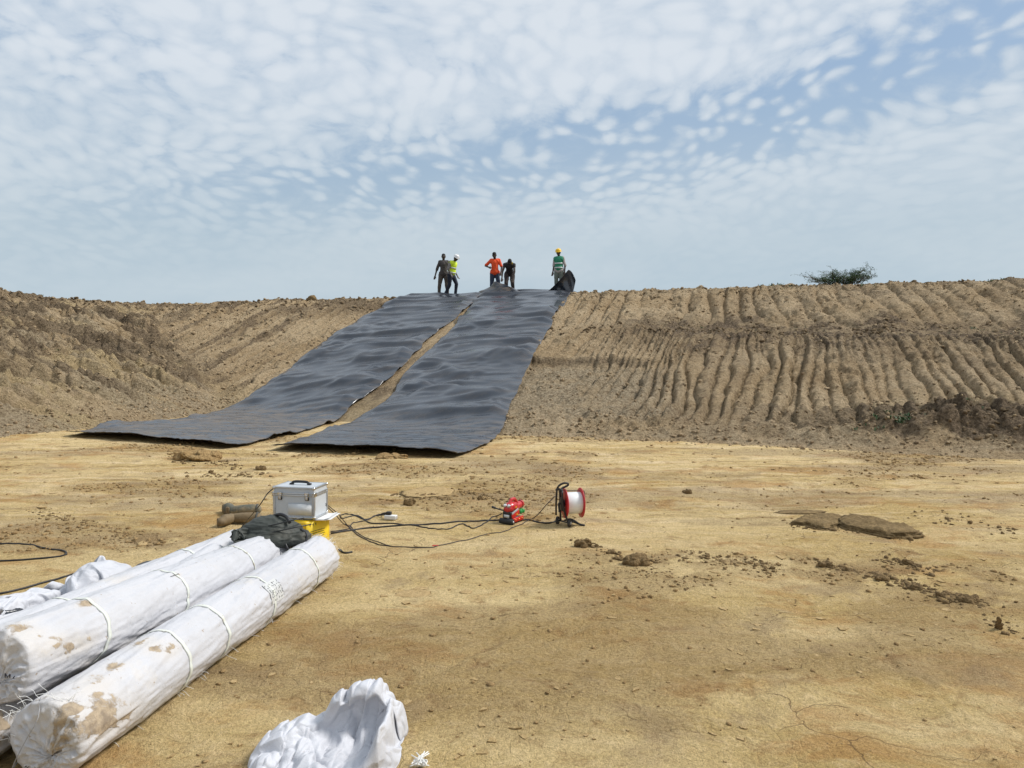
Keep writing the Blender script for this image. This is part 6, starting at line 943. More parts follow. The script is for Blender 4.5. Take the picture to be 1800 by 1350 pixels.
        for bz in bands:
            c0 = pel + (che - pel) * bz; hgt = .05; ring = []
            dd = (V_ - c0) @ axd; near = V_[np.abs(dd) < .03]; u1 = np.cross(axd, [0, 1, 0]); u1 /= np.linalg.norm(u1); u2 = np.cross(axd, u1)
            aa = np.arctan2((near - c0) @ u2, (near - c0) @ u1); rr_ = np.linalg.norm((near - c0) - np.outer((near - c0) @ axd, axd), axis=1)
            for a in np.linspace(0, 2 * math.pi, 28, endpoint=False):
                w_ = np.exp(-((((aa - a + math.pi) % (2 * math.pi)) - math.pi) / .2) ** 2) + 1e-9; r_ = (rr_ * w_).sum() / w_.sum() + .007
                for o_ in (-.5, .5): ring.append(c0 + (math.cos(a) * u1 + math.sin(a) * u2) * r_ + axd * o_ * hgt)
            b_ = mobj('reflective_band', ring, gridfaces(28, 2).tolist() + [(54, 55, 1, 0)], MB_, root); so = b_.modifiers.new('s', 'SOLIDIFY'); so.thickness = .006; so.offset = 0
    if helmet is not None:
        M = Matrix.Translation(hd + d * .03) @ Vector(d).to_track_quat('Z', 'Y').to_matrix().to_4x4()
        prof = [(.128, -.004), (.140, 0), (.128, .006), (.118, .012), (.116, .045), (.106, .080), (.085, .108), (.050, .124), (.004, .130)]
        v1 = lathe(prof, 28, M); pk = cap_(hd + d * .032 + fw * .08, .05, hd + d * .022 + fw * .13, .045)
        pk = ell(hd + d * .030 + fw * .10, (.08, .075, .010), (0, 0, 0))
        rg = tube([hd + d * (.03 + z_) + fw * y_ for y_, z_ in ((.11, .045), (.07, .105), (0, .136), (-.07, .108), (-.112, .045))], .012, 8, n=16)
        hm = part('hard_hat', join(v1, pk), helmet, root)
        part('ridge', rg, helmet, hm)
    elif hair:
        part('hair', lathe([(.083, .0), (.086, .03), (.078, .075), (.055, .105), (.02, .118), (.002, .12)], 20, Matrix.Translation(hd + d * .005 - fw * .012) @ Vector(d).to_track_quat('Z', 'Y').to_matrix().to_4x4() @ Matrix.Diagonal((.95, 1.12, 1, 1))), simple('black_hair_%d' % px, (.012, .010, .010), .8), root)
    if extra: extra(root, j, k)
    return root
def cloth(name, col, **k): return simple(name, col, .85, var=k.pop('var', .25), scale=k.pop('scale', 14), **k)
STAND = dict(pelvis=(0, 0, .95), chest=(0, -.01, 1.30), neck=(0, .0, 1.47), head=(0, -.015, 1.625), shl=(-.155, 0, 1.41), shr=(.155, 0, 1.41),
             ell=(-.205, .02, 1.12), elr=(.205, .02, 1.12), hal=(-.22, -.05, .87), har=(.22, -.05, .87),
             hil=(-.09, 0, .90), hir=(.09, 0, .90), knl=(-.10, -.02, .50), knr=(.10, -.02, .50), anl=(-.11, .02, .09), anr=(.11, .02, .09))
def pose(**k): d = dict(STAND); d.update(k); return d
W1 = person(772, .45, R(8), 'bareheaded worker in dark brown-grey clothes at the left end of the group',
            pose(hil=(-.10, 0, .90), knl=(-.16, -.03, .50), anl=(-.19, .02, .09), hir=(.10, 0, .9), knr=(.12, -.05, .5), anr=(.17, .02, .09), hal=(-.34, -.03, .84), ell=(-.27, .02, 1.10)),
            cloth('faded_black_tshirt', (.060, .050, .048)), cloth('brown_grey_trousers', (.085, .068, .055)), H=1.80)
W2 = person(789, .25, R(62), 'worker in white hard hat and yellow hi-vis vest, looking down at the left end',
            pose(chest=(0, -.09, 1.28), neck=(0, -.15, 1.43), head=(0, -.23, 1.56), face=(0, -.85, -.55), shl=(-.185, -.08, 1.39), shr=(.185, -.08, 1.39), ell=(-.24, -.02, 1.11), elr=(.24, -.0, 1.11), hal=(-.24, -.14, .88), har=(.24, -.15, .86),
                 knl=(-.09, .02, .50), anl=(-.09, .22, .12), knr=(.09, -.20, .53), anr=(.09, -.14, .09)),
            cloth('grey_patterned_shirt', (.22, .20, .19), var=.5, scale=40), cloth('navy_trousers', (.014, .018, .032)), H=1.74,
            vest=simple('yellow_hi_vis', (.68, .86, .03), .6, var=.06), bands=(.16, .72), helmet=simple('white_hard_hat', (.80, .80, .80), .3, var=.03))
W3 = person(861, .55, R(0), 'worker in orange-red polo shirt and blue jeans, one hand on his waist',
            pose(neck=(0, -.03, 1.45), head=(-.015, -.09, 1.60), face=(.05, -.85, -.5), ell=(-.37, .02, 1.20), hal=(-.22, -.13, 1.12), elr=(.27, -.04, 1.14), har=(.24, -.16, .90),
                 anl=(-.13, .02, .09), knl=(-.12, -.02, .5), anr=(.17, .02, .09), knr=(.14, -.04, .5)),
            cloth('orange_polo', (.80, .085, .018), var=.08), cloth('blue_jeans', (.030, .042, .075)), H=1.78, sleeve=.42)
def strap_(root, j, k):
    part('shoulder_strap', tube([j['chest'] + np.array([.10, -.16, .02]), j['chest'] + np.array([.11, -.17, .10]), j['shr'] + np.array([-.06, -.02, .08])], .017, 8, n=10), simple('yellow_webbing', (.55, .42, .03), .6), root)
W4 = person(890, .35, R(0), 'worker in black vest bending down to lift the edge of the liner',
            pose(pelvis=(0, .22, .90), chest=(0, -.12, 1.16), neck=(0, -.26, 1.22), head=(.01, -.37, 1.27), face=(0, -.6, -.8), shl=(-.18, -.17, 1.18), shr=(.18, -.17, 1.18),
                 ell=(-.27, -.25, .90), elr=(.20, -.29, .90), hal=(-.29, -.35, .63), har=(.14, -.38, .61), hil=(-.10, .2, .87), hir=(.10, .2, .87), knl=(-.13, .02, .48), knr=(.13, .02, .48), anl=(-.13, .12, .09), anr=(.13, .12, .09)),
            cloth('black_work_vest', (.022, .018, .020)), cloth('dark_brown_trousers', (.040, .028, .026)), H=1.76, sleeve=.12, extra=strap_)
W5 = person(976, .45, R(-18), 'worker in yellow hard hat and green vest beside the curled liner corner',
            pose(head=(-.01, -.03, 1.62), face=(0, -.95, -.3), hal=(-.24, -.02, .86), elr=(.24, .03, 1.12), har=(.235, -.02, .86)),
            cloth('white_patterned_shirt', (.42, .38, .37), var=.5, scale=45), cloth('grey_green_trousers', (.14, .16, .135)), H=1.73,
            vest=simple('green_vest', (.012, .20, .105), .65, var=.08), bands=(.22, .70), helmet=simple('yellow_hard_hat', (.85, .52, .008), .3, var=.03))

# ------------------------------------------------------------------ case, yellow box and sheets of paper
MALU = simple('case_panel_aluminium', (.50, .53, .56), .38, var=.08, scale=60, dirt=.12, dirtcol=(.45, .33, .2))
MEDGE = simple('case_edge_profile', (.52, .54, .56), .30, .8, var=.05)
MCHR = simple('chrome', (.60, .58, .55), .22, 1.0, var=.1)
MBLK = simple('black_plastic', (.018, .018, .020), .45, var=.2)
MRUB = simple('black_rubber', (.022, .022, .022), .7, var=.2, dirt=.25)
BX, BY = -1.700, 5.93; BZ = fl(BX, BY)
RZ = R(-8)
bxr = empty('equipment_box', (BX, BY, BZ - .004), RZ - R(22), 'bright yellow box with a printed sheet taped to it, under the aluminium case', 'box')
MYEL = simple('yellow_paint', (.78, .50, .012), .45, var=.07, dirt=.1)
bw, bd, bh = .36, .27, .285
part('box_shell', box((0, 0, bh / 2), (bw, bd, bh), .018), MYEL, bxr)
for k_ in range(3): part('side_rib', box((0, -bd / 2 - .004, .235 - .022 * k_), (bw * .92, .012, .010), .003), MYEL, bxr)
part('carry_slot', box((.135, -bd / 2 - .0015, .18), (.055, .006, .022), .002), MBLK, bxr)
part('red_sticker', box((.155, -bd / 2 - .0025, .11), (.03, .004, .05)), simple('red_sticker', (.45, .04, .03), .5), bxr)
MPAP = simple('yellow_paper', (.86, .60, .02), .55, var=.04)
sh = part('instruction_sheet', box((bw / 2 + .004, -.012, .155), (.003, .24, .245)), MPAP, bxr)
sh.location = (0, 0, 0)
lines = []
for k_ in range(2):
    for q_ in range(4): lines.append(box((bw / 2 + .0068, -.012, .20 - .075 * k_ - .017 * q_), (.0012, .16 - .02 * (q_ % 2), .0035)))
glyph = [tube([(bw / 2 + .0066, -.10 + .03 * q_, .252), (bw / 2 + .0066, -.09 + .03 * q_, .262), (bw / 2 + .0066, -.092 + .03 * q_, .242)], .002, 5, n=5) for q_ in range(3)]
for k_, l_ in enumerate(lines): part('printed_line', l_, MINK, sh)
for g_ in glyph: part('printed_symbol', g_, MINK, sh)
pr = empty('paper_sheet', (BX + .10, BY - .01, BZ + bh - .004), RZ + R(3), 'loose white papers sticking out between the aluminium case and the yellow box', 'paper')
MWP = simple('white_paper', (.80, .80, .79), .6, var=.03)
part('sheet', ([(x, y, .002 + .004 * i + (.03 * max(0, x - .13) / .09 if i else .012 * max(0, x - .13) / .09)) for i in (0, 1) for x in np.linspace(-.16, .185 - .02 * i, 8) for y in (-.125 + .01 * i, .12)],
     gridfaces(8, 2).tolist() + (gridfaces(8, 2) + 16).tolist()), MWP, pr)
cs = empty('aluminium_case', (BX - .005, BY - .005, BZ + bh + .007), RZ + R(-3), 'silver aluminium case with black handle standing on the yellow box', 'case')
cw, cd, ch = .355, .245, .25
part('case_body', box((0, 0, .095), (cw - .012, cd - .012, .182)), MALU, cs, smooth=False)
cover = part('cover', box((0, 0, .220), (cw - .012, cd - .012, .058)), MALU, cs, smooth=False)
for (x, y) in ((-1, -1), (1, -1), (1, 1), (-1, 1)):
    part('corner_post', box((x * (cw / 2 - .009), y * (cd / 2 - .009), .094), (.020, .020, .186), .003), MEDGE, cs)
for z_ in (.008, .184, .198, .244):
    par = cover if z_ > .19 else cs
    for y in (-1, 1): part('edge_rail', box((0, y * (cd / 2 - .008), z_), (cw, .019, .013), .003), MEDGE, par)
    for x in (-1, 1): part('edge_rail', box((x * (cw / 2 - .008), 0, z_), (.019, cd - .04, .013), .003), MEDGE, par)
part('cover_seam', box((0, 0, .191), (cw - .006, cd - .006, .003)), MBLK, cs, smooth=False)
for x in (-1, 1):
    for y in (-1, 1):
        for z_ in (.012, .240):
            part('corner_cap', ell((x * (cw / 2 - .008), y * (cd / 2 - .008), z_), (.0145, .0145, .0145)), MCHR, cs)
    part('side_bracket', box((x * (cw / 2 - .004), -cd / 2 + .016, .191), (.022, .042, .034), .005), MCHR, cs)
    lt = part('latch', box((x * .115, -cd / 2 - .005, .196), (.036, .012, .030), .004), MCHR, cs)
    part('latch_tongue', box((x * .115, -cd / 2 - .006, .166), (.022, .010, .030), .004), MCHR, lt)
    part('latch_plate', box((x * .115, -cd / 2 - .001, .158), (.034, .006, .022), .002), MBLK, lt)
part('tape_patch', box((.055, -cd / 2 - .0005, .075), (.20, .006, .085)), simple('clear_tape', (.66, .68, .69), .34, var=.05), cs)
hd_ = part('handle', tube([(-.075, 0, .252), (-.066, 0, .266), (-.04, 0, .273), (.04, 0, .273), (.066, 0, .266), (.075, 0, .252)], .011, 8, n=24), MBLK, cs)
for x in (-1, 1): part('handle_mount', box((x * .076, 0, .256), (.030, .030, .014), .004), MBLK, hd_)

# ------------------------------------------------------------------ dark bag on the rolls
def mat_bag():
    m, q = newmat('dark_olive_nylon'); co = q.n('ShaderNodeTexCoord').outputs['Object']
    n = q.noise(co, 12, 4, .6); g = q.noise(co, 300, 2)
    c = q.mix(n, (.030, .036, .032), (.062, .066, .056)); c = q.mix(q.m('MULTIPLY', q.smooth(q.noise(co, 5, 4), .52, .7), .4), c, (.085, .075, .055))
    finish(q, c, .62, q.m('ADD', n, q.m('MULTIPLY', g, .2)), .004, 1.0, spec=.4); return m
MBG = mat_bag()
bgx, bgy, bgz = -1.685, 5.16, .285
bag = empty('bag', (bgx, bgy, bgz), R(6), 'dark olive bag slumped over the far ends of the white rolls', 'bag')
bsh = [ell((.0, .02, .055), (.215, .150, .090), (0, R(5), 0)), ell((-.01, .03, .112), (.150, .110, .050)), ell((.17, .0, .005), (.095, .10, .065)), ell((-.10, -.03, .02), (.16, .12, .07), (0, R(-14), 0)), cap_((-.16, -.06, .0), .05, (-.02, -.13, .01), .05), cap_((.05, -.13, .02), .045, (.2, -.06, .02), .05)]
def bdisp(c):
    a = fbm(c[:, 0] * 7 + c[:, 1] * 3, c[:, 2] * 16 + c[:, 1] * 5, 4, 951); return .014 * (1 - np.abs(2 * a - 1) * 2.5) * .8 - .004
blob('bag_body', bsh, .006, MBG, bag, 4, bdisp)
for k_, (zz_, rx_, ry_) in enumerate(((.130, .165, .115), (.085, .215, .140))):
    pts = [(.045 + rx_ * math.cos(a), .02 + ry_ * math.sin(a), zz_ - .012 * math.sin(a * 2) + .012 * math.cos(a)) for a in np.linspace(math.pi * .95, math.pi * 2.1, 14)]
    part('zip_seam', tube(pts, .0045, 6, n=40), simple('black_zip_%d' % k_, (.015, .016, .015), .4), bag)
part('strap', tube([(-.02, .06, .15), (.05, .0, .178), (.10, -.03, .165), (.13, -.06, .13)], .012, 6, n=16), MBLK, bag)
part('strap', tube([(.20, -.05, .08), (.245, -.07, .05), (.24, -.10, .0), (.20, -.11, -.02)], .008, 6, n=16), MBLK, bag)
part('strap', tube([(.10, -.12, .04), (.13, -.16, -.02), (.17, -.18, -.04)], .007, 6, n=16), MBLK, bag)
Vt, Ft, _, _ = crumple('tarp'); kp = (Vt[:, 0] > -.15); fm = kp[Ft].all(1); Vt, Ft, _ = compact(Vt, Ft[fm]); Vt = Vt - Vt.mean(0) * np.array([1, 1, 0])
Mr = np.array(Euler((0, R(-16), R(200))).to_matrix()); Vt = (Vt * np.array([.36, .30, .36])) @ Mr.T + np.array([-.125, -.045, .0])
fo_ = mobj('loose_flap', Vt, Ft, MBG, bag); s_ = fo_.modifiers.new('s', 'SUBSURF'); s_.levels = s_.render_levels = 2; s_ = fo_.modifiers.new('t', 'SOLIDIFY'); s_.thickness = .003
pts = []
for a in np.linspace(0, 1, 26):
    for b in np.linspace(0, 1, 12):
        pts.append((-.10 - .21 * a - .01 * math.sin(b * 7), -.14 + .14 * b + .02 * math.sin(a * 5), .055 - .135 * a - .02 * b * (1 - b) + .012 * math.sin(b * 11 + a * 6) - .03 * abs(b - .5)))
fo2 = mobj('hanging_sleeve', pts, gridfaces(26, 12), MBG, bag); s_ = fo2.modifiers.new('t', 'SOLIDIFY'); s_.thickness = .004

# ------------------------------------------------------------------ boots
MBT = simple('muddy_boot_rubber', (.17, .12, .062), .75, var=.3, scale=25, dirt=.3, dirtcol=(.36, .27, .14))
MBT2 = simple('green_grey_boot_rubber', (.095, .095, .072), .75, var=.4, scale=20, dirt=.6, dirtcol=(.30, .23, .13))
MSHAFT = simple('dark_boot_shaft', (.06, .062, .055), .7, var=.3, dirt=.3)
def boot(u, v, rz, mat, label, foot):
    p = floor_px(u, v); r_ = empty('boot', p, rz, label, 'boot', 'pair of work boots lying on the ground')
    dsp = lambda c: .007 * (fbm(c[:, 0] * 22, c[:, 1] * 22 + c[:, 2] * 9, 3, 961) - .5)
    blob('shaft', [cap_((.03, 0, .052), .046, (.13, 0, .056), .050), cap_((.13, 0, .056), .050, (.235, .01, .052), .052)], .006, mat, r_, 3, dsp)
    part('shaft_rim', lathe([(.054, .0), (.057, .004), (.057, .016), (.050, .018), (.040, -.03), (.002, -.03)], 24, along((.238, .01, .052), (1, .04, 0))), MSHAFT, r_)
    f = np.array(foot)
    blob('foot', [cap_((.01, 0, .050), .046, np.array([-.005, 0, .058]) + f * .10, .052), cap_(np.array([-.005, 0, .056]) + f * .09, .052, np.array([-.01, 0, .050]) + f * .15, .042)], .006, mat, r_, 3, dsp)
    sid = np.array([-.046, 0, 0])
    sl_ = [box(np.array([-.045, 0, .046]) + f * k_, (.016, .026, .072), .004, (0, 0, math.atan2(f[1], f[0]) + math.pi / 2)) for k_ in (-.02, .004, .045, .070, .095, .120, .145)]
    so = part('sole', join(box(np.array([-.036, 0, .046]) + f * .06, (.016, .215, .082), .006, (0, 0, math.atan2(f[1], f[0]) + math.pi / 2))), MBT, r_)
    for s0 in sl_: part('tread_block', s0, MBT, so)
    return r_
boot(408, 920, R(-4), MBT, 'tan muddy boot lying on its side in front, behind the dark bag', (-.15, -.98, -.02))
boot(407, 906, R(5), MBT2, 'green-grey muddy boot lying just behind the tan boot', (-.5, .85, 0))

# ------------------------------------------------------------------ tub and black sheet by the rolls
p = at_z(257, 1012, .05)
tb_ = empty('plastic_tub', (p[0], p[1] + .05, fl(p[0], p[1])), 0, 'rounded dark grey plastic tub lying upside down behind the rolls', 'tub')
MTUB = simple('dark_grey_plastic', (.030, .034, .038), .35, var=.15, dirt=.15)
part('tub_shell', lathe([(.135, 0), (.142, .004), (.138, .012), (.130, .02), (.124, .06), (.108, .100), (.082, .128), (.045, .142), (.002, .146)], 36), MTUB, tb_)
part('rim', lathe([(.146, .002), (.151, .006), (.149, .014), (.141, .014)], 36), MTUB, tb_)
p = at_z(-6, 1092, .08)
Vs, Fs, _, _ = crumple('wrap'); o = mobj('black_sheeting', Vs * np.array([.38, .38, .55]), Fs, ML); attr(o, 'dust', np.full((len(Vs), 4), .1)); o.location = (p[0] - .08, p[1] + .03, 0)
s_ = o.modifiers.new('t', 'SOLIDIFY'); s_.thickness = .003
tag(o, 'crumpled black sheeting under the white sheeting at the left edge of the picture', 'sheeting')

# ------------------------------------------------------------------ power strip
p = floor_px(687, 913); ps = empty('power_strip', p, R(-12), 'small white power socket block with a black plug lying on the soil', 'power strip')
part('socket_block', box((0, 0, .022), (.115, .060, .040), .006), simple('white_plastic', (.74, .74, .72), .4, dirt=.1), ps)
part('end_plate', box((.059, 0, .021), (.004, .044, .030), .002), simple('grey_plastic', (.4, .4, .4), .5), ps)
pg = part('plug', box((-.022, .006, .058), (.052, .040, .032), .007), MBLK, ps)
part('plug_neck', tube([(-.048, .006, .058), (-.075, .005, .055), (-.10, .0, .045)], .008, 8, n=8), MBLK, pg)

# ------------------------------------------------------------------ red welding machine
p = floor_px(899, 921)
wm = empty('welding_machine', (p[0], p[1] + .05, p[2]), R(-33), 'small red wedge welding machine with two round dials, standing on the soil', 'machine')
MRED = simple('red_plastic', (.50, .018, .020), .28, var=.08, scale=12, dirt=.06, Coat_Weight=.4)
MRED2 = simple('red_paint', (.56, .022, .015), .4, var=.06, dirt=.12)
MGRN = simple('green_plastic', (.02, .28, .06), .4, var=.1)
MSTL = simple('bare_steel', (.42, .42, .42), .35, .8, var=.15)
# local axes: the front faces -y
part('base_frame', box((0, .02, .030), (.080, .19, .026), .006), MSTL, wm)
part('side_rail', box((.052, .035, .036), (.018, .175, .040), .006), MRED2, wm)
part('side_rail', box((-.052, .035, .036), (.018, .175, .040), .006), MRED2, wm)
for y_ in (-.02, .04, .09): part('rail_bolt', lathe([(.006, 0), (.006, .004), (.001, .005)], 10, along((.061, y_, .038), (1, 0, 0))), simple('brass_bolt', (.7, .45, .1), .3, .9) if y_ == -.02 else bpy.data.materials['brass_bolt'], wm)
fr_ = part('front_roller', lathe([(.001, -.074), (.024, -.074), (.027, -.070), (.027, .070), (.024, .074), (.001, .074)], 24, along((0, -.082, .028), (1, 0, 0))), MRUB, wm)
part('axle', lathe([(.001, -.082), (.008, -.082), (.008, .082), (.001, .082)], 12, along((0, -.082, .028), (1, 0, 0))), MSTL, fr_)
part('rear_roller', lathe([(.001, -.05), (.022, -.05), (.022, .05), (.001, .05)], 20, along((0, .115, .024), (1, 0, 0))), MRUB, wm)
part('front_block', box((0, -.060, .088), (.092, .045, .062), .006), MBLK, wm)
part('name_plate', box((.0, -.0845, .078), (.060, .004, .026)), simple('silver_plate', (.66, .68, .70), .4, var=.05), wm)
part('wedge_arm', box((.0, -.02, .066), (.065, .11, .022), .005), MSTL, wm)
part('side_panel', box((.048, -.005, .090), (.012, .13, .052), .006, (R(14), 0, 0)), MRED2, wm)
part('silver_stripe', box((.055, -.02, .118), (.005, .115, .022), .003, (R(16), 0, 0)), simple('grey_stripe', (.40, .40, .41), .4), wm)
blob('motor_housing', [ell((0, -.022, .155), (.052, .062, .050)), ell((0, -.050, .140), (.050, .040, .040)), cap_((0, .0, .150), .046, (.0, .07, .135), .042), cap_((0, .06, .138), .040, (.0, .135, .150), .038), ell((0, .02, .165), (.045, .06, .035))], .0045, MRED, wm, 4)
part('motor_cap', lathe([(.002, .006), (.030, .006), (.039, .0), (.040, -.02)], 24, along((0, .168, .155), (0, 1, .12))), MRED, wm)
hnd = blob('handle', [cap_((0, -.03, .195), .017, (0, -.005, .222), .017), cap_((0, -.005, .222), .017, (0, .045, .222), .017), cap_((0, .045, .222), .017, (0, .078, .195), .017), cap_((0, .078, .195), .017, (0, .090, .160), .018), cap_((0, -.03, .195), .018, (0, -.04, .165), .022)], .0045, MRED, wm, 3)
for x_ in (-1, 1):
    dl = part('dial', lathe([(.018, 0), (.018, .008), (.014, .013), (.001, .013)], 20, along((x_ * .021, -.074, .172), (0, -.8, .55))), MSTL, wm)
    part('dial_face', lathe([(.011, .0), (.011, .003), (.001, .004)], 18, along((x_ * .021, -.074 - .8 * .013, .172 + .55 * .0135), (0, -.8, .55))), simple('dial_face_%d' % (x_ + 1), (.75, .76, .78), .25), dl)
MWARN = simple('yellow_sticker', (.85, .5, .02), .5)
part('warning_sticker', ([(.0525, -.012, .150), (.0525, .010, .150), (.0535, -.001, .170)], [(0, 1, 2)]), MWARN, wm, smooth=False)
part('warning_sticker', ([(.0565, .000, .080), (.0565, .022, .080), (.0565, .011, .100)], [(0, 1, 2)]), MWARN, wm, smooth=False)
for y_ in (.085, .125):
    g_ = part('drive_knob', lathe([(.001, -.055), (.019, -.055), (.021, -.050), (.021, .050), (.019, .055), (.001, .055)], 16, along((.005, y_, .098), (1, 0, 0))), MGRN, wm)
part('clamp_lever', tube([(-.035, -.07, .125), (-.075, -.10, .138), (-.115, -.12, .152)], .0065, 8, n=10), MBLK, wm)
part('lever_grip', cap_((-.108, -.117, .150), .011, (-.130, -.127, .158), .011), MBLK, wm)

# ------------------------------------------------------------------ cable reel on its trolley
pw = floor_px(989, 926)
rl_ = empty('cable_reel', (pw[0], pw[1] + .03, pw[2]), R(12), 'white cable drum with red flanges on a black wheeled frame', 'cable reel')
MRF = simple('red_flange', (.48, .022, .028), .35, var=.1, dirt=.08)
MDR = simple('white_drum', (.76, .79, .80), .4, var=.03)
MFR = simple('black_tube', (.016, .016, .018), .38, var=.2)
zc = .205; xl, xr = .030, .180
X90 = lambda x_: along((x_, .03, zc), (1, 0, 0))
part('drum', lathe([(.001, 0), (.098, 0), (.100, .004), (.100, xr - xl - .004), (.098, xr - xl), (.001, xr - xl)], 48, X90(xl)), MDR, rl_)
for x_ in (xl - .006, xr):
    f_ = part('flange', lathe([(.001, 0), (.134, -.001), (.138, .002), (.138, .007), (.134, .009), (.001, .007)], 48, X90(x_)), MRF, rl_)
    part('hub', lathe([(.001, -.010), (.030, -.010), (.034, -.004), (.034, .0)], 24, X90(x_)), MBLK, f_)
part('cable_lead', tube([(xr + .006, .03, zc + .10), (xr + .03, .02, zc + .11), (xr + .038, .01, zc + .07), (xr + .02, .0, zc + .04)], .0035, 6, n=16), MBLK, rl_)
part('cable_lead', tube([(-.02, .02, .335), (.06, .03, .322), (.14, .03, .318), (xr + .01, .03, .31), (xr + .036, .02, .28), (xr + .02, .0, zc + .04)], .003, 6, n=22), MBLK, rl_)
for yy in (-.055, .045):
    part('upright', tube([(-.005 + (.045 if yy < 0 else .0), yy, .035), (-.010, yy * .9, .20), (-.015, yy * .75, .33)], .010, 8, n=12), MFR, rl_)
part('upright', tube([(-.055, .02, .10), (-.055, .02, .22), (-.050, .015, .335)], .009, 8, n=10), MFR, rl_)
part('cross_bar', tube([(-.055, .02, .335), (-.03, -.02, .345), (-.012, -.04, .33)], .011, 8, n=8), MFR, rl_)
part('axle_plate', box((-.008, .0, zc), (.016, .10, .12), .005), MFR, rl_)
part('axle', tube([(-.03, .03, zc), (xr + .02, .03, zc)], .010, 10), MFR, rl_)
part('crank', tube([(.0, .03, zc), (-.028, .03, zc), (-.032, .0, zc - .06), (-.034, -.005, zc - .075)], .007, 8, n=12), MBLK, rl_)
part('handle', tube([(-.050, .015, .335), (-.035, .0, .375), (.005, -.01, .398), (.045, -.01, .396), (.052, .0, .378), (.030, .01, .362), (.0, .01, .350), (-.014, -.02, .33)], .010, 8, n=36), MFR, rl_)
for (wx, wy) in ((-.025, .075), (.052, -.055)):
    wh = part('wheel', lathe([(.001, -.013), (.024, -.013), (.030, -.014), (.036, -.009), (.038, 0), (.036, .009), (.030, .014), (.024, .013), (.001, .013)], 28, along((wx, wy, .038), (.85, -.5, 0))), MRUB, rl_)
    part('wheel_cap', lathe([(.014, -.002), (.013, .003), (.001, .004)], 16, along((wx + .85 * .0135, wy - .5 * .0135, .038), (.85, -.5, 0))), simple('grey_cap_%d' % int(wx * 1000), (.5, .5, .5), .4), wh)
part('wheel_axle', tube([(-.025, .075, .038), (.052, -.055, .038)], .007, 8), MFR, rl_)
part('foot_bar', tube([(.03, .03, .045), (.09, .05, .048), (.13, .03, .030), (.155, .0, .014)], .010, 8, n=16), MFR, rl_)
part('foot_bar', tube([(.05, -.03, .040), (.11, -.005, .034), (.165, -.045, .014), (.195, -.065, .012)], .010, 8, n=16), MFR, rl_)

# ------------------------------------------------------------------ cables
MCAB = simple('black_cable', (.014, .013, .013), .5, var=.2, dirt=.12)
MCAB2 = simple('brown_black_cable', (.030, .020, .018), .55, var=.2, dirt=.2)
def cable(px, r, label, mat=MCAB, heights=None, name='cable'):
    P = []
    for i, q in enumerate(px):
        h = q[2] if len(q) > 2 else 0.0
        if h == 0: pt = floor_px(q[0], q[1])
        else:
            pt = at_z(q[0], q[1], h)
            if len(q) > 3: pt = at_y(q[0], q[1], q[3])
        P.append(pt)
    P = np.array(P); gnd = np.array([1.0 if len(q) < 3 or q[2] == 0 else 0.0 for q in px])
    n = max(24, int(np.linalg.norm(np.diff(P[:, :2], axis=0), axis=1).sum() / .035))
    S = spline(P, n); g = np.interp(np.linspace(0, len(px) - 1, n), np.arange(len(px)), gnd)
    zf = hfloor(S[:, 0], S[:, 1]); S[:, 2] = np.where(g > .98, zf + r * .9, np.maximum(S[:, 2], zf + r * .9))
    wig = (vn(np.arange(n) * .31, np.zeros(n), 970 + len(px)) - .5) * .02; S[:, 1] += wig * g
    c = S[n // 2].copy(); V_, F_ = tube(S - c, r, 8)
    o = mobj(name, V_, F_, mat); o.location = c
    return tag(o, label, 'cable')
cable([(582, 939), (600, 936), (640, 930), (700, 925), (760, 922), (820, 918), (870, 916), (905, 916), (930, 915), (955, 920), (975, 918), (984, 914)], .0075, 'thick black cable running straight from the yellow box to the cable reel')
cable([(680, 903, .05), (668, 905), (655, 910), (640, 914), (625, 907), (608, 904), (598, 908), (602, 912), (615, 909), (628, 907), (642, 914), (652, 920), (690, 921), (728, 924), (752, 930), (790, 930), (812, 922), (832, 928), (850, 921), (872, 908), (882, 903, .09)], .0055, 'looping black cable from the socket block to the red welding machine')
cable([(686, 904, .05), (660, 907), (648, 914), (630, 918), (618, 922), (614, 930), (598, 933), (582, 935)], .005, 'thin black cable from the plug of the socket block back to the yellow box', MCAB2)
cable([(572, 888, .38, 5.98), (590, 905, .18, 6.2), (605, 922), (625, 938), (650, 952), (680, 960), (710, 962), (750, 963), (785, 957), (820, 950), (855, 940), (880, 937), (910, 925), (930, 915), (945, 905, .04), (958, 890, .16), (976, 872, .30, 6.92)], .0042, 'thin brown-black lead looping far forward from the case to the top of the reel', MCAB2)
cable([(572, 885, .40, 5.98), (596, 905, .17, 6.2), (612, 925), (628, 936), (650, 949), (690, 961)], .0035, 'second thin lead running down from the case beside the looping lead', MCAB2)
cable([(484, 856, .50, 5.86), (470, 868, .42, 5.84), (455, 890, .24, 5.85), (430, 920, .05), (415, 938), (400, 950), (385, 960), (360, 968), (330, 975), (285, 981), (262, 990), (250, 996)], .0045, 'black lead drooping from the cover of the case down behind the rolls', MCAB)
cable([(384, 959), (350, 970), (320, 979), (290, 984), (275, 987)], .004, 'second black lead lying behind the rear roll', MCAB2)
cable([(-60, 957), (0, 957), (50, 959), (85, 965), (113, 970), (117, 975), (108, 979), (60, 984), (0, 987), (-60, 990)], .0075, 'black cable folded into a hairpin at the left edge of the picture')
cable([(596, 967), (602, 971), (610, 973), (619, 972)], .0075, 'short black cable end poking out beside the far end of the near roll')
cable([(-60, 1052), (0, 1045), (40, 1036), (90, 1022), (130, 1010)], .0075, 'black cable disappearing under the crumpled white sheeting at the left')
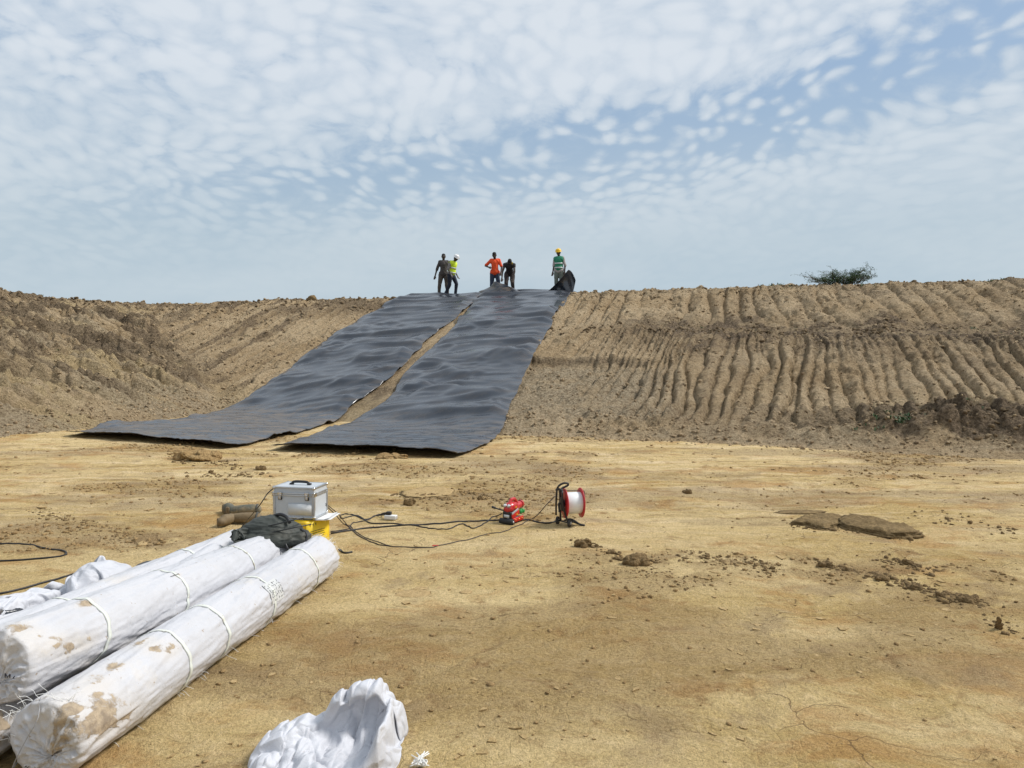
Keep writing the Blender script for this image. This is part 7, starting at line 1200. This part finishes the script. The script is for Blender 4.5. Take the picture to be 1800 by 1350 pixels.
p = floor_px(765, 961); rc = part('cable_joint', cap_((-.02, 0, .008), .006, (.02, .004, .008), .006), simple('red_tape', (.6, .03, .02), .5), None); rc.location = p; tag(rc, 'small red tape joint on the thin lead in front of the welding machine', 'tape')
# ------------------------------------------------------------------ loose soil: crumbs, flakes, clods, slabs
ICO_V = np.array([(0, 1, 1.618), (0, -1, 1.618), (0, 1, -1.618), (0, -1, -1.618), (1, 1.618, 0), (-1, 1.618, 0), (1, -1.618, 0), (-1, -1.618, 0), (1.618, 0, 1), (1.618, 0, -1), (-1.618, 0, 1), (-1.618, 0, -1)]) / 1.902
ICO_F = np.array([(0, 1, 8), (0, 8, 4), (0, 4, 5), (0, 5, 10), (0, 10, 1), (1, 6, 8), (8, 6, 9), (8, 9, 4), (4, 9, 2), (4, 2, 5), (5, 2, 11), (5, 11, 10), (10, 11, 7), (10, 7, 1), (1, 7, 6), (3, 9, 6), (3, 6, 7), (3, 7, 11), (3, 11, 2), (3, 2, 9)])
def scatter(name, x, y, z, size, mat, seed, flat=.6):
    g = np.random.default_rng(seed); n = len(x)
    V = ICO_V[None] * (1 + g.uniform(-.42, .42, (n, 12, 1))) * g.uniform(.6, 1.3, (n, 1, 3)) * np.array([1, 1, flat])
    a = g.uniform(0, 6.283, n); c, s = np.cos(a)[:, None], np.sin(a)[:, None]
    X = V[..., 0] * c - V[..., 1] * s; Y = V[..., 0] * s + V[..., 1] * c
    V = np.stack([X, Y, V[..., 2]], -1) * size[:, None, None] + np.stack([x, y, z + size * flat * .25], -1)[:, None, :]
    F = (ICO_F[None] + (np.arange(n) * 12)[:, None, None]).reshape(-1, 3)
    return tag(mobj(name, V.reshape(-1, 3), F, mat, None, False), kind='stuff')
def mat_clod(name, a, b, sc=30):
    m, q = newmat(name); co = q.n('ShaderNodeTexCoord').outputs['Object']
    n = q.noise(co, 1.7, 3); f = q.noise(co, sc, 5, .7); g = q.noise(co, sc * 5, 3, .7)
    c = q.mix(q.smooth(f, .35, .65), a, b); c = q.mix(q.m('MULTIPLY', n, .4), c, (.40, .29, .15))
    c = q.mix(.7, c, q.mix(q.smooth(g, .3, .65), (.6, .57, .5), (1.15, 1.12, 1.1)), 'MULTIPLY')
    finish(q, c, .95, q.m('ADD', f, q.m('MULTIPLY', g, .4)), .012, 1.0, spec=.15); return m
MCR = mat_clod('tan_crumbs', (.22, .14, .062), (.42, .29, .14))
MCL = mat_clod('brown_clod', (.085, .055, .026), (.22, .15, .075))
MRB = mat_clod('bank_crumbs', (.17, .12, .075), (.42, .33, .22), 8)
MDK = mat_clod('dark_crumbs', (.055, .040, .028), (.16, .115, .075), 8)
g = np.random.default_rng(11)
# crumbs on the floor, thick where the crust is broken
n = 60000; y = 2.1 + 12.5 * g.random(n) ** 1.5; x = g.uniform(-.72, .72, n) * y
br, pat = floor_masks(x, y)
keep = g.random(n) < (.018 + .85 * sst(pat, .2, .7) * (.05 + .95 * sst(y, 4.4, 5.6)) + .18 * br)
keep &= base_z(x, y)[1] < -.01
x, y, pat_ = x[keep], y[keep], pat[keep]; size = (.0022 + .0105 * g.random(len(x)) ** 3.2) * (.6 + .13 * y) * (1 + .5 * pat_)
scatter('soil_crumbs', x, y, hfloor(x, y) + pat_ * .004, size, MCR, 12); print('crumbs', len(x))
def dark_lumps():
    g = np.random.default_rng(14); X = []; Y = []; S = []
    for (u0, v0, u1, v1, n_, sp) in ((1440, 992, 1560, 1016, 260, 7), (1540, 1010, 1640, 1042, 200, 7), (1640, 1045, 1730, 1064, 260, 8), (1545, 982, 1640, 1006, 140, 7), (1080, 985, 1150, 993, 150, 7), (1190, 975, 1380, 1003, 220, 9), (1010, 955, 1080, 975, 60, 6), (1740, 1085, 1790, 1120, 60, 9), (700, 868, 800, 880, 140, 5), (1395, 925, 1480, 932, 70, 4), (1480, 930, 1600, 946, 120, 4), (1600, 900, 1790, 930, 90, 10), (820, 866, 900, 884, 120, 5), (300, 800, 420, 818, 260, 6), (330, 835, 470, 830, 80, 4), (1140, 1010, 1230, 1030, 160, 8), (60, 900, 260, 955, 420, 13)):
        for _ in range(n_):
            k = g.random(); p = floor_px_fast(u0 + (u1 - u0) * k + g.normal(0, sp * 1.6), v0 + (v1 - v0) * k + g.normal(0, sp * .6)); X.append(p[0]); Y.append(p[1]); S.append((.004 + .020 * g.random() ** 2.6) * (.5 + .08 * p[1]) * (.7 if u0 in (1140, 60) else 1))
    X, Y, S = map(np.array, (X, Y, S)); scatter('dark_soil_lumps', X, Y, hfloor(X, Y), S, MCL, 15, .7)
def floor_px_fast(u, v): return at_z(u, v, 0)
dark_lumps()
def scatter_bank(name, n, prob, smin, smax, mat, seed, box=(-22, 20, 6, 36)):
    g = np.random.default_rng(seed); x = g.uniform(box[0], box[1], n); y = g.uniform(box[2], box[3], n)
    t = base_z(x, y)[1]; k = (t > -.02) & (t < 1.03) & (np.abs(x) < .73 * y) & (g.random(n) < prob(x, y, t))
    x, y = x[k], y[k]; z = ground_z(x, y); s = (smin + (smax - smin) * g.random(len(x)) ** 3) * (.6 + .03 * y)
    print(name, len(x)); return scatter(name, x, y, z, s, mat, seed + 1, .8)
scatter_bank('bank_rubble', 190000, lambda x, y, t: (.07 + .55 * np.exp(-((t - .03) / .05) ** 2) + .08 * sst(fbm(x * .7, y * .7, 3, 81), .5, .6) + .2 * (t > .93) + .05 * (x < -8)) * (under(x, y) < .3), .010, .046, MRB, 21)
scatter_bank('dark_rubble', 150000, lambda x, y, t: ((x > 1) * (.55 * np.exp(-((t - .585) / .05) ** 2)) * sst(fbm(x * 1.3, y * 1.3, 3, 83), .42, .56) + .8 * np.exp(-((x - 7.6) / 1.4) ** 2 - ((t - .085) / .06) ** 2) + .10 * np.exp(-((t - .99) / .03) ** 2) + (x < -4) * .20 * (t > .8)) * (under(x, y) < .3), .012, .055, MDK, 31)
# thin lifted flakes of crust
def plates(name, x, y, z, size, thick, mat, seed, tilt=.10):
    g = np.random.default_rng(seed); V = []; F = []; k = 9
    for i in range(len(x)):
        a = np.sort(g.uniform(0, 6.283, k)); r = size[i] * g.uniform(.55, 1.15, k); el = g.uniform(.45, .9); ph = g.uniform(0, 3.14)
        px, py = r * np.cos(a), r * np.sin(a) * el; cx, cy = px * math.cos(ph) * 1 - py * math.sin(ph), px * math.sin(ph) + py * math.cos(ph)
        tx, ty = g.normal(0, tilt, 2); b = len(V)
        zt = cx * tx + cy * ty; up = max(0, -(zt.min())) * .8
        for j in range(k): V.append((x[i] + cx[j], y[i] + cy[j], z[i] + zt[j] + up + thick[i]))
        for j in range(k): V.append((x[i] + cx[j] * .93, y[i] + cy[j] * .93, z[i] + zt[j] + up - .004))
        F.append(tuple(b + j for j in range(k)))
        F += [(b + (j + 1) % k, b + j, b + k + j, b + k + (j + 1) % k) for j in range(k)]
    return mobj(name, V, F, mat, None, False)
MFK = mat_clod('crust_flake', (.38, .27, .125), (.52, .38, .20))
n = 9000; y = 2.6 + 11 * g.random(n) ** 1.3; x = g.uniform(-.72, .72, n) * y
q_ = fbm(x * .6, y * 1.2, 3, 981); keep = (g.random(n) < .12 * sst(q_, .47, .62) + .012) & (base_z(x, y)[1] < -.03); x, y = x[keep], y[keep]
tag(plates('soil_flakes', x, y, hfloor(x, y), (.010 + .035 * g.random(len(x)) ** 2.5) * (.3 + .15 * y), np.full(len(x), .005), MFK, 61, .04), kind='stuff'); print('flakes', len(x))

def clod(u, v, w, h, label, seed, mat=MCL, lumps=5, group=None, name='soil_clod'):
    """irregular lump w wide, h high, both in photo pixels"""
    p = floor_px(u, v); k = p[1] / FPX; W, H = w * k, h * k * 1.25; r = random.Random(seed); S = []
    for i in range(lumps):
        t_ = (i + .5) / lumps - .5
        S.append(ell((t_ * W * .62 + r.uniform(-.06, .06) * W, r.uniform(-.14, .14) * W, H * r.uniform(.22, .42)), (W * r.uniform(.16, .30), W * r.uniform(.16, .28), H * r.uniform(.38, .62)), (r.uniform(-.4, .4), r.uniform(-.4, .4), r.uniform(0, 3))))
    def dsp(c): return H * .34 * (fbm(c[:, 0] / H * 2.4 + seed, c[:, 1] / H * 2.4 + c[:, 2] / H * 2.9, 4, seed, .65) - .52)
    o = blob(name, S, max(.004, min(W, H) / 16), mat, None, 1, dsp)
    o.location = (p[0], p[1], p[2] - .06 * H); o.data.polygons.foreach_set('use_smooth', np.zeros(len(o.data.polygons), bool))
    return tag(o, label, 'clod', group)
clod(1024, 961, 30, 14, 'brown soil clod nearest to the foot of the cable reel', 1)
clod(1049, 962, 12, 7, 'small brown clod just right of the lump near the cable reel', 2, lumps=3)
clod(1074, 974, 18, 7, 'low crumbly brown lump between the reel lump and the wide clod', 3, lumps=4)
clod(1117, 992, 54, 19, 'wide crumbly brown clod in the middle of the floor, right of the reel', 4, lumps=8)
clod(1757, 1107, 17, 22, 'upright brown clod near the right edge of the picture', 5, lumps=3)
clod(718, 887, 26, 11, 'dark brown clod on the floor beyond the white socket block', 6)
clod(458, 826, 20, 8, 'small clod beyond the aluminium case, below the left liner', 7, lumps=4)
clod(1208, 868, 18, 8, 'dark clod on the floor below the middle of the bank', 8, lumps=4)
clod(843, 880, 14, 10, 'grey-brown clod just beyond the red welding machine', 9, lumps=3)
clod(371, 832, 10, 6, 'tiny clod left of the small clod below the left liner', 10, lumps=3)
clod(1700, 1058, 40, 12, 'broad broken heap of dark clods at the lower right', 12, lumps=10)
clod(1655, 1050, 20, 9, 'small dark clod just left of the broad broken heap', 19, lumps=4)
clod(1452, 998, 26, 11, 'left end lump of the broken dark ridge in the right foreground', 13, lumps=6)
clod(1490, 1006, 20, 9, 'second lump from the left on the broken dark ridge', 14, lumps=5)
clod(1548, 1019, 30, 9, 'lump near the middle of the broken dark ridge', 15, lumps=6)
clod(1612, 1036, 26, 10, 'right end lump of the broken dark ridge in the right foreground', 16, lumps=6)
clod(1595, 992, 22, 9, 'dark lump on its own just beyond the broken ridge', 20, lumps=5)
clod(345, 808, 90, 13, 'flat crumbly brown heap at the front edge of the left liner', 17, mat=MCR, lumps=12)
clod(690, 806, 60, 5, 'thin crumbly soil ridge under the front edge of the right liner', 18, mat=MCR, lumps=10)
# boulder on the crest
yb = 29.3
for _ in range(20): yb = float(yC((550 - 900) / FPX * yb)) + .2
b_ = blob('boulder', [ell((0, 0, .10), (.20, .16, .14)), ell((.05, 0, .17), (.10, .1, .08)), ell((-.12, 0, .06), (.14, .12, .09))], .02, MCL, None, 1, lambda c: .05 * (fbm(c[:, 0] * 8, c[:, 2] * 8 + c[:, 1] * 6, 3, 991) - .5))
b_.location = ((550 - 900) / FPX * yb, yb, HC - .02); tag(b_, 'brown lump of earth sitting on the crest line left of the liner', 'boulder')

def slab(name, outline, h, seed, label, layers=3):
    """ragged layered slab of compacted mud lying on the floor; the outline is given at floor level"""
    O = np.array([floor_px(u, v)[:2] for u, v in outline]); c = O.mean(0); O = resample(np.vstack([spline(np.vstack([O, O[:1]]), 90)]), 110)[:-1]
    n = len(O); rings = []; zz = fl(c[0], c[1]); g_ = np.random.default_rng(seed)
    prof = [(1.0, 0), (1.035, .20), (.99, .32), (.94, .36), (.98, .50), (.90, .56), (.93, .74), (.84, .80), (.80, .97), (.70, 1.03), (.6, 1.0), (.45, .98), (.3, 1.0), (.15, 1.02), (.02, 1.0)]
    aa = np.arctan2(O[:, 1] - c[1], O[:, 0] - c[0])
    for i, (r, z) in enumerate(prof):
        rag = 1 + .13 * (fbm(np.cos(aa) * 6 + seed, np.sin(aa) * 6 + z * 2.5, 4, seed, .65) - .5) * (2 if r > .85 else .8)
        P = c + (O - c) * (r * rag)[:, None]
        zv = z * h * (1 + .5 * (fbm(P[:, 0] * 6, P[:, 1] * 9, 3, seed + 1) - .5)) + (r < .9) * .55 * h * (fbm(P[:, 0] * 14, P[:, 1] * 22, 4, seed + 2, .6) - .5)
        rings.append(np.column_stack([P - c, np.maximum(0, zv) - .004]))
    V = np.concatenate(rings); F = gridfaces(len(prof), n, wrap=True).tolist() + [tuple(range((len(prof) - 1) * n, len(prof) * n))]
    o = mobj(name, V, F, MCL2); o.location = (c[0], c[1], zz); return tag(o, label, 'mud slab', 'slabs of dried mud in the right middle ground')
MCL2 = mat_clod('mud_slab', (.09, .06, .028), (.22, .155, .075), 22)
slab('mud_slab', [(1388, 922), (1412, 914), (1450, 910), (1482, 913), (1480, 924), (1452, 932), (1425, 928)], .055, 41, 'left slab of dried brown mud, pointed at its left end')
slab('mud_slab', [(1466, 921), (1490, 914), (1540, 919), (1590, 932), (1622, 943), (1602, 948), (1562, 946), (1520, 937), (1484, 930)], .068, 42, 'right slab of dried brown mud, longer and reaching down to the right')
slab('mud_slab', [(1358, 902), (1380, 897), (1440, 898), (1452, 901), (1430, 904), (1385, 904)], .016, 43, 'thin low strip of mud just beyond the two big slabs')
def crust(outline, h, seed, label):
    o = slab('crust_plate', outline, h, seed, label); o['category'] = 'crust plate'; o['group'] = 'lifted plates of dried soil crust'; o.data.materials[0] = MFK; return o
crust([(685, 1048), (700, 1040), (730, 1036), (757, 1040), (752, 1048), (720, 1051)], .008, 51, 'pale lifted crust plate in front of the cables, largest of its cluster')
crust([(722, 1037), (735, 1031), (752, 1033), (748, 1037)], .007, 52, 'small crust plate touching the far side of the largest plate')
crust([(764, 1035), (772, 1031), (780, 1033), (778, 1036)], .006, 53, 'narrow crust plate right of the largest plate')
crust([(806, 1041), (818, 1037), (830, 1040), (824, 1044), (812, 1044)], .010, 54, 'brown crust plate on its own, right of the pale cluster')
crust([(705, 866), (760, 856), (800, 862), (790, 872), (740, 876), (706, 873)], .022, 55, 'broad grey crust plate on the floor beyond the socket block')
crust([(240, 957), (250, 953), (260, 955), (255, 960), (243, 961)], .014, 56, 'pale stone-like crust piece left of the rolls')

# ------------------------------------------------------------------ plants
MLEAF, ql = newmat('small_green_leaves'); co_ = ql.n('ShaderNodeTexCoord').outputs['Object']
finish(ql, ql.mix(ql.noise(co_, 3.5, 3), (.022, .060, .018), (.065, .125, .040)), .6, spec=.3)
MTWIG = simple('grey_brown_twig', (.14, .11, .08), .8)
ybu = 25.0
for _ in range(20): ybu = float(yC((1478 - 900) / FPX * ybu)) + .75
bush = empty('bush', ((1478 - 900) / FPX * ybu, ybu, HC - .08), 0, 'green thorny bush growing behind the crest of the bank at the right', 'bush')
rb = random.Random(77); stems = []; LV = []; LF = []
def leafcl(c, n, rad):
    for _ in range(n):
        p_ = Vector(c) + Vector((rb.gauss(0, rad), rb.gauss(0, rad), rb.gauss(0, rad * .6)))
        a = Vector((rb.uniform(-1, 1), rb.uniform(-1, 1), rb.uniform(-.6, .6))).normalized(); b = a.cross(Vector((rb.uniform(-1, 1), rb.uniform(-1, 1), 1))).normalized(); L_ = rb.uniform(.022, .045)
        i = len(LV); LV.extend([tuple(p_), tuple(p_ + a * L_ * .5 + b * L_ * .28), tuple(p_ + a * L_), tuple(p_ + a * L_ * .5 - b * L_ * .28)]); LF.append((i, i + 1, i + 2, i + 3))
for k_ in range(46):
    tx = rb.uniform(-1.05, 1.0); hgt = (.30 + .24 * math.exp(-((tx + .42) / .35) ** 2) + .42 * math.exp(-((tx - .62) / .38) ** 2) + .08 * rb.random()) * rb.uniform(.55, 1.08)
    if k_ == 0: tx, hgt = -1.45, .46
    if k_ == 1: tx, hgt = -1.25, .38
    b0 = Vector((tx * .35 + rb.uniform(-.1, .1), rb.uniform(-.2, .2), 0)); e_ = Vector((tx + rb.uniform(-.12, .12), rb.uniform(-.55, .55), hgt)); m_ = (b0 + e_) / 2 + Vector((rb.uniform(-.08, .08), 0, .08))
    stems.append(tube([b0, m_, e_], [.014, .008, .003], 5, n=9))
    P_ = spline([b0, m_, e_], 9)
    for i_ in range(2, 9):
        if k_ < 2 and i_ < 6: continue
        for _ in range(2):
            q2 = Vector(P_[i_]) + Vector((rb.uniform(-.16, .16), rb.uniform(-.16, .16), rb.uniform(-.03, .13)))
            stems.append(tube([P_[i_], (Vector(P_[i_]) + q2) / 2 + Vector((0, 0, .01)), q2], [.004, .003, .002], 4, n=4)); leafcl(q2, 13 if k_ > 1 else 6, .035); leafcl((Vector(P_[i_]) + q2) / 2, 6 if k_ > 1 else 2, .03)
tag(part('branches', join(*stems), MTWIG, bush), kind='stuff')
tag(mobj('foliage', LV, LF, MLEAF, bush, False), kind='stuff')
# weeds: short blades and leaves in the dark bands
WV = []; WF = []; gw = random.Random(5)
def weed(x, y, z, h, n):
    for _ in range(n):
        a = gw.uniform(0, 6.28); l = h * gw.uniform(.5, 1.2); dx, dy = math.cos(a), math.sin(a); b = (x + gw.gauss(0, h * .5), y + gw.gauss(0, h * .5)); w_ = h * .12
        i = len(WV); WV.extend([(b[0] - dy * w_, b[1] + dx * w_, z), (b[0] + dy * w_, b[1] - dx * w_, z), (b[0] + dx * l * .5 + dy * w_, b[1] + dy * l * .5 - dx * w_, z + l * .6), (b[0] + dx * l * .5 - dy * w_, b[1] + dy * l * .5 + dx * w_, z + l * .6), (b[0] + dx * l, b[1] + dy * l, z + l * .7)])
        WF.append((i, i + 1, i + 2, i + 3)); WF.append((i + 3, i + 2, i + 4))
gs = np.random.default_rng(99); X_ = gs.uniform(-20, 17, 26000); Y_ = gs.uniform(8, 35, 26000); T_ = base_z(X_, Y_)[1]
pr_ = (X_ > 2) * np.exp(-((T_ - .60) / .045) ** 2) * sst(fbm(X_ * .8, Y_ * .8, 3, 87), .50, .62) * sst(X_, 2, 10) * .6 + (X_ > 8) * sst(T_, .85, 1.0) * (T_ < 1.02) * sst(fbm(X_ * 1.1, Y_ * 1.1, 3, 88), .56, .66) * .3 + (X_ < -7) * (T_ > .3) * (T_ < 1.03) * sst(fbm(X_ * 1.1, Y_ * 1.1, 3, 89), .60, .7) * .15
k_ = gs.random(26000) < pr_; X_, Y_ = X_[k_], Y_[k_]; Z_ = ground_z(X_, Y_)
for a, b, c in zip(X_, Y_, Z_): weed(a, b, c, gw.uniform(.03, .07), 6)
for (u, v, nn, hh) in ((1568, 757, 9, .08), (1605, 762, 5, .07), (1535, 766, 5, .07), (1700, 748, 3, .06)):
    p = hit(u, v)
    for _ in range(nn):
        a, b = p[0] + gw.gauss(0, .14), p[1] + gw.gauss(0, .1); weed(a, b, float(ground_z(np.array([a]), np.array([b]))[0]), hh, 8)
for (u, nn, hh) in ((70, 9, .10), (1385, 6, .10), (1530, 5, .08), (1740, 6, .08), (50, 3, .08), (1330, 2, .12)):
    yb = 29.0
    for _ in range(20):
        xx = (u - 900) / FPX * yb; yb = float(yC(xx)) if u > 240 else float(np.interp(xx, [-21, -17], [31.0, 34.6]))
    if u < 240: xx = float(xCl(27)); yb = xx / ((u - 900) / FPX)
    for _ in range(nn):
        a, b = xx + gw.gauss(0, .25), yb + gw.gauss(0, .1); weed(a, b, float(ground_z(np.array([a]), np.array([b]))[0]), hh, 8)
tag(mobj('weeds', WV, WF, MLEAF, None, False), kind='stuff')
